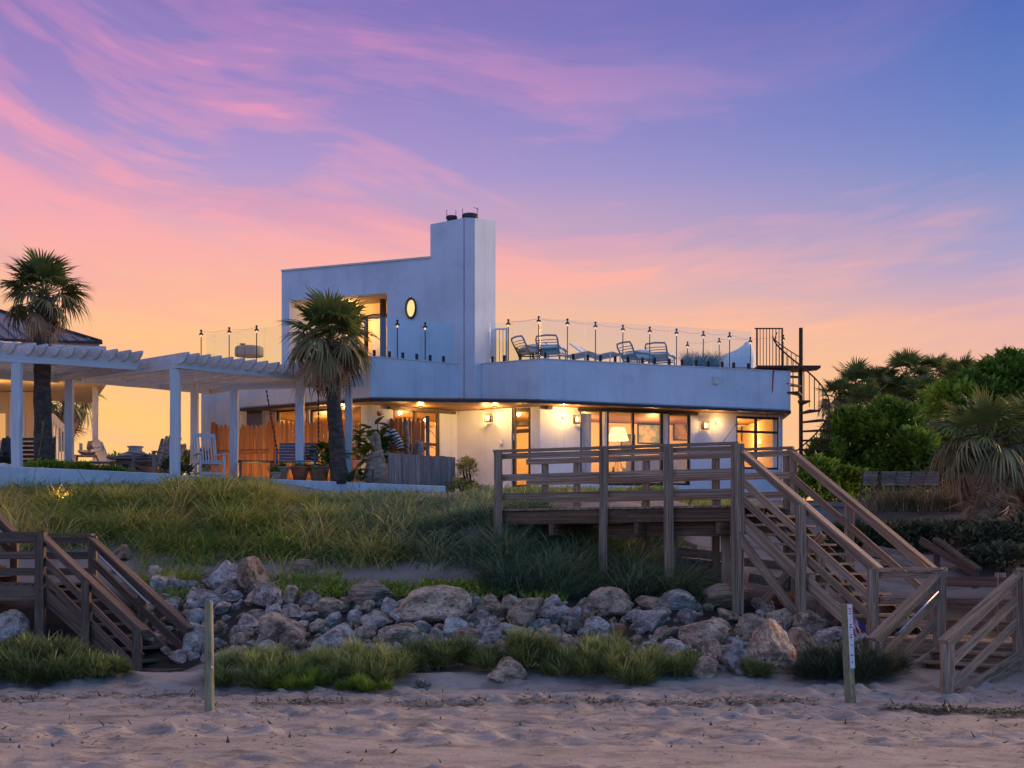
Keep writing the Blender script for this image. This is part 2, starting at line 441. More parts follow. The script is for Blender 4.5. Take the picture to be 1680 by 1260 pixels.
def rock_extra(t, mth, col, vec, tc):
    vo = t.nodes.new('ShaderNodeTexVoronoi'); vo.inputs['Scale'].default_value = 3.2; vo.feature = 'SMOOTH_F1'
    t.links.new(vec, vo.inputs['Vector'])
    pit = ramp(t, vo.outputs['Distance'], [(0.08, (.25, .23, .22, 1)), (0.26, (1, 1, 1, 1))])
    col = mixc(t, .7, col, mixc(t, 1.0, col, pit, 'MULTIPLY'))
    n = t.nodes.new('ShaderNodeTexNoise'); n.inputs['Scale'].default_value = 14.0; n.inputs['Detail'].default_value = 8.0; n.inputs['Roughness'].default_value = .7
    t.links.new(vec, n.inputs['Vector'])
    sp = ramp(t, n.outputs[0], [(.34, (.32, .30, .28, 1)), (.50, (1, 1, 1, 1)), (.70, (1.3, 1.27, 1.25, 1))])
    return mixc(t, 1.0, col, sp, 'MULTIPLY')
M['rock_grey'] = pbr('rock_grey', (.68, .56, .47), (.23, .18, .145), scale=1.6, rough=.9, bump=.8, bscale=7, rnd=.28, extra=rock_extra, bdist=.05)
M['rock_tan'] = pbr('rock_tan', (.70, .50, .34), (.25, .165, .105), scale=1.6, rough=.9, bump=.8, bscale=7, rnd=.25, extra=rock_extra, bdist=.05)
M['rock_pale'] = pbr('rock_pale', (.76, .66, .57), (.38, .31, .26), scale=1.8, rough=.9, bump=.8, bscale=7, rnd=.15, extra=rock_extra, bdist=.05)
M['rock_rust'] = pbr('rock_rust', (.40, .19, .085), (.25, .12, .06), scale=1.8, rough=.85, bump=.8, bscale=7, rnd=.1, extra=rock_extra, bdist=.05)
M['rock_layered'] = pbr('rock_layered', (.66, .48, .33), (.26, .17, .11), scale=2.6, stretch=(.5, .5, 6), rough=.9, bump=.9, bscale=4, bdist=.05)

# lumber: four slightly crooked unit boards (length 1 along x, section 1 x 1), shared by every stick of wood
def lumber_mesh(seed, mat, nseg=6, wob=.05):
    rd = random.Random(seed); mb = MB(); n = nseg + 1
    for i in range(n):
        xx = -0.5 + i / nseg
        dy, dz = rd.uniform(-wob, wob), rd.uniform(-wob, wob)
        if i in (0, n - 1): dy = dz = 0
        for a, b in ((-.5, -.5), (.5, -.5), (.5, .5), (-.5, .5)):
            mb.v.append((xx, a + dy + rd.uniform(-wob, wob) * .5, b + dz + rd.uniform(-wob, wob) * .5))
    for i in range(nseg):
        for k in range(4):
            mb.f.append((i * 4 + k, i * 4 + (k + 1) % 4, (i + 1) * 4 + (k + 1) % 4, (i + 1) * 4 + k)); mb.m.append(0)
    mb.f += [(3, 2, 1, 0), tuple((n - 1) * 4 + k for k in range(4))]; mb.m += [0, 0]
    # outward faces: flip ring faces
    mb.f = [tuple(reversed(f)) for f in mb.f]
    return mesh_of('board', mb, mat)
LUM = {}
def lumber_get(mat):
    if mat not in LUM: LUM[mat] = [lumber_mesh(i * 7 + 1, M[mat]) for i in range(4)]
    return random.choice(LUM[mat])
def lumber(name, p, q, w, h, mat, parent, up=(0, 0, 1), roll=0.0):
    """a board from p to q: w wide across, h tall along up"""
    p, q = V(p), V(q); x = q - p; L = x.length; x.normalize()
    y = V(up).cross(x)
    if y.length < 1e-4: y = V((0, 1, 0)).cross(x)
    y.normalize(); z = x.cross(y)
    if roll:
        qn = Quaternion(x, roll); y = qn @ y; z = qn @ z
    return inst(name, lumber_get(mat), parent, (p + q) / 2, Matrix((x, y, z)).transposed(), (L, w, h))
# ------------------------------------------------------------------ ground: one sheet, beach, dune and the land behind
_YS = np.array([-400, 0, 12, 17, 19.2, 20.3, 20.9, 22.0, 23.2, 24.5, 25.6, 27.0, 29.0, 31.0, 33.0, 35.0, 37.0, 60, 900.])
_ZL = np.array([-1.2, -.15, -.02, .0, .03, .06, .06, .12, .55, 1.15, 1.55, 2.05, 2.85, 3.35, 3.62, 3.68, 3.68, 3.7, 3.7])
_ZM = np.array([-1.2, -.15, -.02, .0, .05, .15, .28, .62, .98, 1.30, 1.58, 2.00, 2.78, 3.24, 3.42, 3.50, 3.70, 3.7, 3.7])
_ZR = np.array([-1.2, -.15, -.02, .0, .06, .14, .25, .48, .80, 1.10, 1.36, 1.70, 2.20, 3.02, 3.10, 3.2, 3.5, 3.7, 3.7])
def _vn(x, y, s, seed=0.0):
    """cheap smooth value noise, numpy"""
    x = x / s + seed * 17.13; y = y / s + seed * 5.77
    xi, yi = np.floor(x), np.floor(y); xf, yf = x - xi, y - yi
    def h(a, b):
        v = np.sin(a * 127.1 + b * 311.7 + seed * 74.7) * 43758.5453
        return v - np.floor(v)
    u, w = xf * xf * (3 - 2 * xf), yf * yf * (3 - 2 * yf)
    return (h(xi, yi) * (1 - u) + h(xi + 1, yi) * u) * (1 - w) + (h(xi, yi + 1) * (1 - u) + h(xi + 1, yi + 1) * u) * w - .5

def ground_np(x, y, fine=True):
    zl, zm, zr = np.interp(y, _YS, _ZL), np.interp(y, _YS, _ZM), np.interp(y, _YS, _ZR)
    a = np.clip((x + 5.3) / 1.3, 0, 1); b = np.clip((x - 2.2) / 3.4, 0, 1)
    a = a * a * (3 - 2 * a); b = b * b * (3 - 2 * b)
    z = zl * (1 - a) + zm * a
    z = z * (1 - b) + zr * b
    z = z + .80 * np.exp(-((x - .2) / 1.7) ** 2 - ((y - 26.5) / 1.0) ** 2)
    dune = np.clip((y - 20.5) / 3, 0, 1) * np.clip((33 - y) / 2, 0, 1)
    z = z + dune * (.34 * _vn(x, y, 2.6, 1) + .14 * _vn(x, y, .9, 2))
    # low sand drift along the foot of the dune
    z = z + .13 * np.exp(-((y - 20.0 - .35 * np.sin(x * .5)) / .55) ** 2) * (1 + 1.1 * _vn(x, y, 1.6, 3)) + .22 * np.exp(-((y - 20.1) / .8) ** 2 - ((x + 6.9) / 1.3) ** 2)
    beach = np.clip((20.1 - y) / .8, 0, 1) * np.clip((y - 2) / 5, 0, 1)
    if fine:
        n1, n2, n3 = _vn(x + .2 * y, y * 1.0, .55, 4), _vn(x, y, .24, 5), _vn(x, y, .11, 6)
        band = np.clip(.55 + 1.3 * _vn(x * .30, y, .8, 7), .12, 1.3)
        dents = np.where(n1 < -.06, (n1 + .06) * .30, 0) + np.clip(n1 - .12, 0, 1) * .34
        lumps = np.clip(n2 - .08, 0, 1) * .30 - np.clip(-n2 - .14, 0, 1) * .34 + np.clip(n3 - .14, 0, 1) * .20
        z = z + beach * band * (dents * .22 + lumps * .62 + .012 * n2 + .02 * n3)
    return z
def gz(x, y): return float(ground_np(np.array([x], float), np.array([y], float), False)[0])

def ray_ground(px, py, d0=11.0, d1=48.0):
    d = np.arange(d0, d1, .04)
    x = (px - CX) * d / FPX; zr = CAMZ + (HY - py) * d / FPX
    hit = np.nonzero(ground_np(x, d, False) >= zr)[0]
    dd = d[hit[0]] if len(hit) else d1
    return V(((px - CX) * dd / FPX, dd, CAMZ + (HY - py) * dd / FPX))

def build_ground():
    xs = np.concatenate([-np.geomspace(12, 900, 26)[::-1], np.arange(-11.6, 11.61, .055), np.geomspace(12, 900, 26)])
    ys = np.concatenate([np.linspace(-400, 2, 14), np.arange(4, 11, .5), np.arange(11, 20.6, .034), np.arange(20.6, 36, .12), np.geomspace(36.3, 900, 40)])
    xx, yy = np.meshgrid(xs, ys)
    zz = ground_np(xx, yy)
    nx, ny = len(xs), len(ys)
    v = np.stack([xx, yy, zz], -1).reshape(-1, 3)
    i = np.arange(ny - 1)[:, None] * nx + np.arange(nx - 1)[None, :]
    q = np.stack([i, i + 1, i + nx + 1, i + nx], -1).reshape(-1)
    nq = (nx - 1) * (ny - 1)
    def sand_extra(t, mth, col, vec, tc):
        sp = t.nodes.new('ShaderNodeSeparateXYZ'); t.links.new(tc.outputs['Object'], sp.inputs[0])
        # dry pale drift, shade between boulders painted dark, littered grey dune sand higher up
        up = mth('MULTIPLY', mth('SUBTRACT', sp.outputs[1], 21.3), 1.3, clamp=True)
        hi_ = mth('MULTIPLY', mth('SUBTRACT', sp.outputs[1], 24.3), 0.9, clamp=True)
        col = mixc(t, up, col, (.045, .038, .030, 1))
        col = mixc(t, hi_, col, (.33, .275, .235, 1))
        mp = t.nodes.new('ShaderNodeMapping'); mp.inputs['Scale'].default_value = (.9, 1.4, 1)
        t.links.new(tc.outputs['Object'], mp.inputs[0])
        n = t.nodes.new('ShaderNodeTexNoise'); n.inputs['Scale'].default_value = 1.6; n.inputs['Detail'].default_value = 9.0; n.inputs['Roughness'].default_value = .62
        t.links.new(mp.outputs[0], n.inputs['Vector'])
        st = ramp(t, n.outputs[0], [(.36, (.55, .53, .52, 1)), (.50, (1, 1, 1, 1)), (.7, (1.12, 1.1, 1.08, 1))])
        col = mixc(t, .75, col, mixc(t, 1.0, col, st, 'MULTIPLY'))
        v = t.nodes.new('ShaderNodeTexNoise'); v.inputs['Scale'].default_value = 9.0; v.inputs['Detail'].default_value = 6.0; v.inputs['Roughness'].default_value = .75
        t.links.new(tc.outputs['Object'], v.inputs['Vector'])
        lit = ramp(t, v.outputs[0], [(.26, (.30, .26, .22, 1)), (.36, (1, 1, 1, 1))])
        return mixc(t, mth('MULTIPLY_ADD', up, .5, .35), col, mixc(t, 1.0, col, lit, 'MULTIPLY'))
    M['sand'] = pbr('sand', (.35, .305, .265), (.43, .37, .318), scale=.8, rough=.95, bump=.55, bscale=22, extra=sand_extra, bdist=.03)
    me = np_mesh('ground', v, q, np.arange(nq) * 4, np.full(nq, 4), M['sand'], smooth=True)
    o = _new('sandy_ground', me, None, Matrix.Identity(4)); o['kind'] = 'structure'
build_ground()

# ------------------------------------------------------------------ blades of grass (numpy)
def blades(base, length, width, lean, rng, droop=.6, direc=None, seg=3):
    """base (N,3); direc (N,3) optional main direction; returns verts, loops, starts, totals"""
    N = len(base)
    az = rng.uniform(0, 2 * pi, N)
    if direc is None:
        le = lean * rng.uniform(.25, 1.25, N)
        dr = np.stack([np.sin(le) * np.cos(az), np.sin(le) * np.sin(az), np.cos(le)], -1)
    else:
        dr = direc / np.linalg.norm(direc, axis=1, keepdims=True)
    hor = dr.copy(); hor[:, 2] = 0
    hn = np.linalg.norm(hor, axis=1, keepdims=True); hor = np.where(hn > 1e-3, hor / np.maximum(hn, 1e-3), np.stack([np.cos(az), np.sin(az), 0 * az], -1))
    side = np.stack([-hor[:, 1], hor[:, 0], 0 * az], -1)
    tw = rng.uniform(-1.2, 1.2, N)[:, None]
    side = side * np.cos(tw) + hor * np.sin(tw)
    L = length[:, None]; w = width[:, None]
    rows = []
    dp = (droop * rng.uniform(.4, 1.5, N))[:, None]
    for k in range(seg + 1):
        f = k / seg
        p = base + dr * L * f + hor * L * dp * .55 * f * f - np.array([0, 0, 1.]) * L * dp * .55 * f ** 2.4
        if k < seg:
            ww = w * (1 - .75 * f)
            rows += [p - side * ww, p + side * ww]
        else: rows.append(p)
    v = np.stack(rows, 1).reshape(-1, 3)
    nv = 2 * seg + 1
    pat, tot = [], []
    for k in range(seg - 1):
        pat += [2 * k, 2 * k + 1, 2 * k + 3, 2 * k + 2]; tot.append(4)
    pat += [2 * seg - 2, 2 * seg - 1, 2 * seg]; tot.append(3)
    lo = (np.arange(N)[:, None] * nv + np.array(pat)[None]).reshape(-1)
    tt = np.tile(tot, N); st = np.concatenate([[0], np.cumsum(tt)[:-1]])
    return v, lo, st, tt, nv

def blade_object(name, parts, mat, label, cat=None, group=None, kind=None, loc=(0, 0, 0), parent=None):
    vs, ls, ss, ts, tn = [], [], [], [], []
    vo = lo_ = 0
    for (v, l, s, t, nv), tint in parts:
        vs.append(v); ls.append(l + vo); ss.append(s + lo_); ts.append(t); tn.append(np.repeat(tint, nv))
        vo += len(v); lo_ += len(l)
    v = np.concatenate(vs)
    ori = WM[parent.name].translation if parent is not None else V(loc)
    v = v - np.array(ori)[None]
    me = np_mesh(name, v, np.concatenate(ls), np.concatenate(ss), np.concatenate(ts), mat, np.concatenate(tn))
    o = _new(name, me, parent, Matrix.Translation(ori))
    return tag(o, label, cat, group, kind)

def proj(x, y, z): return CX + x * FPX / y, HY - (z - CAMZ) * FPX / y

TOPX = [-300, 0, 150, 262, 292, 340, 425, 470, 560, 640, 735, 800, 860, 1000, 1200]
TOPY = [788, 789, 796, 793, 781, 778, 786, 812, 819, 815, 822, 806, 822, 838, 852]
def fit_top(b, L, rng):
    """shorten blades that would rise above the line where the photo's grass ends"""
    px, py = proj(b[:, 0], b[:, 1], b[:, 2]); room = (py - np.interp(px, TOPX, TOPY) - rng.normal(0, 8, len(L)) + (rng.random(len(L)) < .05) * 16) * b[:, 1] / FPX / .72
    return np.clip(np.minimum(L, room), 0, 2), room > .07

def scatter_grass(n, yr, xr, keep, seed, clump_r=.5, clump_n=260):
    """positions gathered in tufts on the terrain, kept where keep(px, py, x, y) says; also the way each blade leans out of its tuft"""
    rng = np.random.default_rng(seed)
    cx, cy = rng.uniform(*xr, clump_n), rng.uniform(*yr, clump_n)
    wt = rng.uniform(.3, 1.7, clump_n); ci = rng.choice(clump_n, n, p=wt / wt.sum()); cr = clump_r * rng.uniform(.45, 1.2, clump_n)[ci]
    ox, oy = rng.normal(0, 1, n), rng.normal(0, 1, n)
    x = cx[ci] + ox * cr * .62; y = cy[ci] + oy * cr * .62
    z = ground_np(x, y, False)
    px, py = proj(x, y, z)
    ct = rng.uniform(-.2, .2, clump_n)[ci]; cl = rng.uniform(.6, 1.35, clump_n)[ci] * np.exp(-.10 * (ox ** 2 + oy ** 2))
    wind = .16
    dr = np.stack([ox * .46 + rng.normal(0, .26, n) + wind, oy * .46 + rng.normal(0, .26, n), np.ones(n)], -1)
    k = keep(px, py, x, y, rng) & (y > yr[0] - 1) & (y < yr[1] + 1)
    return np.stack([x, y, z - .02], -1)[k], ct[k], cl[k], dr[k], rng

def build_dune_grass():
    # bare sand shows below this photo line; the grass keeps above it, thinning out
    lx = np.array([-200, 0, 150, 240, 300, 400, 560, 700, 800, 860, 980, 1180, 1260])
    ly = np.array([900, 898, 892, 892, 908, 912, 925, 925, 930, 960, 985, 985, 940])
    def keepA(px, py, x, y, rng):
        lim = np.interp(px, lx, ly) + rng.normal(0, 9, len(px))
        return (py < lim) & (px < 640 + rng.normal(0, 60, len(px))) & (px > -260) & (y < 33.2 + .24 * (x + 6))
    def keepB(px, py, x, y, rng):
        lim = np.interp(px, lx, ly) + rng.normal(0, 8, len(px))
        gap = (px > 560) & (px < 700) & (py > 922 + .04 * (px - 560)) & (rng.random(len(px)) < .9)
        return (py < lim) & (px > 560 + rng.normal(0, 50, len(px))) & (px < 1190) & (y < 34.5) & ~gap & ~((px > 900) & (py < 850)) & ~((px > 1110) & (py < 955))
    b, ct, cl, dr, rng = scatter_grass(105000, (25.3, 34), (-13.5, -1.0), keepA, 3, .50, 430)
    N = len(b); L = rng.uniform(.40, .95, N) * cl; L, ok = fit_top(b, L, rng); b, ct, L, dr = b[ok], ct[ok], L[ok], dr[ok]; N = len(b)
    A = blades(b, L, rng.uniform(.007, .014, N), .6, rng, .95, dr)
    dry = (rng.random(N) < .18) * .35
    tA = np.clip(.50 + ct * 2.2 + rng.normal(0, .12, N) + dry, 0, 1)
    blade_object('dune_grass', [(A, tA)], M['grass_warm'], 'long yellow green dune grass covering the slope below the patio wall', 'grass', kind='stuff')
    b, ct, cl, dr, rng = scatter_grass(110000, (24.0, 33.5), (-4.2, 3.6), keepB, 8, .44, 440)
    N = len(b); L = rng.uniform(.36, .85, N) * cl; L, ok = fit_top(b, L, rng); b, ct, L, dr = b[ok], ct[ok], L[ok], dr[ok]; N = len(b)
    B = blades(b, L, rng.uniform(.007, .013, N), .55, rng, .85, dr)
    tB = np.clip(.38 + ct * 2.0 + rng.normal(0, .13, N) + (rng.random(N) < .08) * .4 + np.clip((b[:, 1] - 30) * .08, 0, .25), 0, 1)
    blade_object('dune_grass', [(B, tB)], M['grass_blue'], 'blue green dune grass on the slope beside the boardwalk', 'grass', kind='stuff')
    # tall tufts hiding the foot of the deck
    def keepE(px, py, x, y, rng): return (px > 800) & (px < 1130) & (py > 835) & (py < 985)
    b, ct, cl, dr, rng = scatter_grass(26000, (24.2, 25.7), (-.9, 3.4), keepE, 44, .42, 90)
    N = len(b); L = rng.uniform(.45, 1.0, N) * cl; px, py = proj(b[:, 0], b[:, 1], b[:, 2])
    L = np.minimum(L, np.maximum(.1, (py - np.interp(px, [800, 860, 950, 1040, 1130], [812, 838, 862, 880, 915]) + rng.normal(0, 9, N)) * b[:, 1] / FPX / .75))
    E_ = blades(b, L, rng.uniform(.006, .012, N), .5, rng, .75, dr)
    blade_object('dune_grass', [(E_, np.clip(.42 + ct * 2 + rng.normal(0, .13, N) + (rng.random(N) < .08) * .4, 0, 1))], M['grass_blue'], 'tall blue green tufts in front of the deck posts above the boulders', 'grass', kind='stuff')
    # tongue of grass running down to the pitted boulder on the left
    def keepC(px, py, x, y, rng): return (np.abs(px - 290 + .3 * (py - 900)) < 58 + rng.normal(0, 8, len(px))) & (py > 870) & (py < 965)
    b, ct, cl, dr, rng = scatter_grass(9000, (24.2, 27.5), (-7.6, -4.8), keepC, 12, .45, 40)
    N = len(b); C_ = blades(b, rng.uniform(.3, .6, N), rng.uniform(.006, .011, N), .5, rng, .7, dr)
    # patio side tufts behind the low wall and scrubby strip near the house corner
    def keepD(px, py, x, y, rng): return (px > 800) & (px < 1240)
    b2, ct2, cl2, dr2, rng2 = scatter_grass(9000, (31.5, 36.0), (-.6, 5.5), keepD, 14, .5, 60)
    N2 = len(b2); D_ = blades(b2, rng2.uniform(.12, .34, N2), rng2.uniform(.006, .011, N2), .7, rng2, .5)
    blade_object('rough_grass', [(C_, np.clip(.45 + ct + rng.normal(0, .12, N), 0, 1)), (D_, np.clip(.5 + ct2 + rng2.normal(0, .15, N2), 0, 1))],
                 M['grass_warm'], 'rough tufts of grass around the rocks and behind the boardwalk', 'grass', kind='stuff')
build_dune_grass()

def purslane(regions, seed, name, label):
    """low mats of fleshy leaves with yellow flowers (photo px boxes)"""
    rng = np.random.default_rng(seed); parts = []
    for (x0, x1, y0, y1, n) in regions:
        base = []
        for _ in range(n):
            p = ray_ground(rng.uniform(x0, x1), rng.uniform(y0, y1), 19, 33); base.append(p)
        base = np.array(base); N = len(base)
        base = base + rng.normal(0, .03, (N, 3)); base[:, 2] = ground_np(base[:, 0], base[:, 1], False) + rng.uniform(0, .10, N)
        parts.append((blades(base, rng.uniform(.07, .17, N), rng.uniform(.012, .026, N), 1.0, rng, .3, seg=2), np.where(rng.random(N) < .035, 1.0, np.clip(rng.normal(.45, .2, N), 0, .88))))
    blade_object(name, parts, M['purslane'], label, 'ground cover', kind='stuff')
purslane([(235, 330, 950, 992, 600), (430, 560, 945, 985, 800), (540, 720, 962, 985, 900), (690, 870, 960, 985, 1000), (860, 930, 972, 992, 300)], 21,
         'beach_purslane', 'low mat of green leaves with yellow flowers above the boulders')

def shore_shrub(px, py, wpx, hpx, label, seed, mat='shrub', dens=1.0, tintc=.45, d=None):
    """rounded clump of fine stems standing on the sand; px,py = centre of its foot in the photo"""
    rng = np.random.default_rng(seed)
    p = ray_ground(px, py, 17, 30) if d is None else V((X(px, d), d, gz(X(px, d), d)))
    m = p.y / FPX
    a, h = wpx * m / 2, hpx * m
    t = thing('shore_shrub', label, 'shrub', p, 'clumps of shrub along the foot of the dune')
    K = int(26 * dens * min(2.2, max(.5, wpx / 130)))
    r = np.sqrt(rng.random(K)); th = rng.uniform(0, 2 * pi, K)
    kx, ky = r * np.cos(th) * a, r * np.sin(th) * a * .6
    kh = np.sqrt(np.clip(1.05 - r ** 2, .03, 1)) * h * rng.uniform(.55, 1.05, K); kr = rng.uniform(.10, .24, K) * (.6 + hpx / 110); kt = rng.uniform(-.16, .16, K)
    N = K * 230; ci = rng.integers(0, K, N)
    u = rng.normal(0, 1, (N, 3)); u /= np.linalg.norm(u, axis=1, keepdims=True); u[:, 2] = np.abs(u[:, 2]) * 1.1 - .15
    q = rng.random(N)[:, None] ** .6
    base = np.stack([p.x + kx[ci], p.y + ky[ci], np.zeros(N)], -1) + u * (kr[ci] * .55)[:, None] * q
    hz = np.maximum(kh[ci] * rng.uniform(.15, .72, N), 0); base[:, 2] += ground_np(base[:, 0], base[:, 1], False) + hz
    direc = u * np.array([1, 1, .8]) + np.stack([kx[ci] / a * .4 + rng.normal(0, .28, N), ky[ci] / a * .4 + rng.normal(0, .28, N), .55 + rng.normal(0, .2, N)], -1)
    L = rng.uniform(.07, .20, N) * (.65 + hpx / 130)
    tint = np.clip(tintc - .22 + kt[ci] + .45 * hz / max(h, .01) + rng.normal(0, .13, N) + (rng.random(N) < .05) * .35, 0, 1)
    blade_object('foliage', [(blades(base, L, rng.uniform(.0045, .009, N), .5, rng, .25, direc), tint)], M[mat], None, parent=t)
    mb = MB()
    for _ in range(10):
        g = rng.uniform(0, 2 * pi); q = rng.uniform(.1, .8)
        e = p + V((cos(g) * a * q, sin(g) * a * .5 * q, h * (1 - q * q) * .8))
        mb.tube([p + V((cos(g) * .05, sin(g) * .05, -.05)), (p + e) / 2 + V((0, 0, h * .15)), e], [.012, .008, .004], 5)
    part('stem', mb, M['bark'], t)
    return t
# ------------------------------------------------------------------ the white house
GZ = 3.70                     # patio / house ground level
def line_u(px, A, B):
    """distance along A->B (xy) where the view line of photo column px crosses it"""
    k = (px - CX) / FPX
    ax, ay = A[0], A[1]; dx, dy = B[0] - ax, B[1] - ay; L = sqrt(dx * dx + dy * dy); dx /= L; dy /= L
    return (k * ay - ax) / (dx - k * dy)
def at_u(A, B, u):
    L = sqrt((B[0] - A[0]) ** 2 + (B[1] - A[1]) ** 2)
    return (A[0] + (B[0] - A[0]) * u / L, A[1] + (B[1] - A[1]) * u / L)
def pt_px(px, A, B): return at_u(A, B, line_u(px, A, B))
def frame_of(A, B):
    dx, dy = B[0] - A[0], B[1] - A[1]; L = sqrt(dx * dx + dy * dy)
    t = V((dx / L, dy / L, 0)); n = V((dy / L, -dx / L, 0))     # n points to the camera side for a left-to-right wall
    return t, n, L
def rect_px(A, B, px0, px1, py0, py1):
    u0, u1 = line_u(px0, A, B), line_u(px1, A, B)
    d = (at_u(A, B, u0)[1] + at_u(A, B, u1)[1]) / 2
    return (u0, u1, Z(py1, d), Z(py0, d))

def wall(mb, A, B, z0, z1, th, openings=(), u_from=0.0, u_to=None):
    t, n, L = frame_of(A, B); u_to = L if u_to is None else u_to
    us = sorted({u_from, u_to, *[o[0] for o in openings], *[o[1] for o in openings]})
    zs = sorted({z0, z1, *[o[2] for o in openings], *[o[3] for o in openings]})
    us = [u for u in us if u_from <= u <= u_to]; zs = [z for z in zs if z0 <= z <= z1]
    def pt(u, z, back): return V((A[0], A[1], 0)) + t * u - n * (th if back else 0) + V((0, 0, z))
    def isopen(u, z): return any(o[0] < u < o[1] and o[2] < z < o[3] for o in openings)
    for i in range(len(us) - 1):
        for j in range(len(zs) - 1):
            um, zm = (us[i] + us[i + 1]) / 2, (zs[j] + zs[j + 1]) / 2
            if isopen(um, zm): continue
            a, b, c, d = us[i], us[i + 1], zs[j], zs[j + 1]
            mb.add([pt(a, c, 0), pt(b, c, 0), pt(b, d, 0), pt(a, d, 0)], [(0, 1, 2, 3)])
            mb.add([pt(a, c, 1), pt(b, c, 1), pt(b, d, 1), pt(a, d, 1)], [(3, 2, 1, 0)])
    def rim(a, b, c, d, flip):
        f = [(0, 1, 2, 3)]
        q = [pt(a, c, 0), pt(b, d, 0), pt(b, d, 1), pt(a, c, 1)]
        mb.add(q, [(0, 1, 2, 3)] if flip else [(3, 2, 1, 0)])
    for o in openings:
        a, b, c, d = max(o[0], u_from), min(o[1], u_to), max(o[2], z0), min(o[3], z1)
        rim(a, b, c, c, False); rim(a, b, d, d, True); rim(a, a, c, d, True); rim(b, b, c, d, False)
    rim(u_from, u_to, z0, z0, True); rim(u_from, u_to, z1, z1, False); rim(u_from, u_from, z0, z1, False); rim(u_to, u_to, z0, z1, True)

house = thing('beach_house', 'white flat roofed beach house with tall chimney tower, round window and lit rooms', 'house', (0.5, 38.5, GZ))

def window(A, B, rc, mull=(), trans=(), fr=.055, inset=.08, name='window', mat='bronze', full=True):
    """frame bars as one mesh, each pane a child of it"""
    t, n, L = frame_of(A, B); u0, u1, z0, z1 = rc
    o3 = lambda u, z, off=0.0: V((A[0], A[1], 0)) + t * u - n * (inset - off) + V((0, 0, z))
    mb = MB(); dp = .06
    us = [u0 + fr / 2] + list(mull) + [u1 - fr / 2]
    for u in us: mb.bar(o3(u, z0 + .002), o3(u, z1 - .002), fr if u not in mull else fr * 1.25, dp, up=t)
    rows = {}
    for i in range(len(us) - 1):
        a, b = us[i] + fr * .5, us[i + 1] - fr * .5
        zz = [z0 + fr / 2 + .001] + [z for (k, z) in trans if k == i or k is None] + [z1 - fr / 2 - .001]
        for z in zz: mb.bar(o3(a, z), o3(b, z), dp - .004, fr)
        rows[i] = (a, b, zz)
    f = part(name, mb, M[mat], house)
    for i, (a, b, zz) in rows.items():
        for j in range(len(zz) - 1):
            p = MB(); c0, c1 = zz[j] + fr * .4, zz[j + 1] - fr * .4
            p.add([o3(a - .01, c0), o3(b + .01, c0), o3(b + .01, c1), o3(a - .01, c1)], [(0, 1, 2, 3)])
            part('pane', p, M['window_glass'], f)
    return f

# plan (x, y), worked out from the photo columns and distances
W0 = (X(330, 38.6), 38.6); L1 = (X(608, 35.6), 35.6)
TA = (X(755, 36.95), 36.95); T2 = (X(790, 36.9), 36.9); CC = (X(887, 36.0), 36.0); RR = (X(1297, 38.4), 38.4)
K1 = (X(608, 36.6), 36.6); KA = (X(392, 38.9), 38.9); K2 = (X(750, 38.2), 38.2); K3 = (X(886, 37.0), 37.0); K4 = (X(1284, 39.2), 39.2)
PZ0, PZ1 = 5.90, 6.96
BK_R, BK_L = (8.3, 45.2), (-6.0, 45.6)

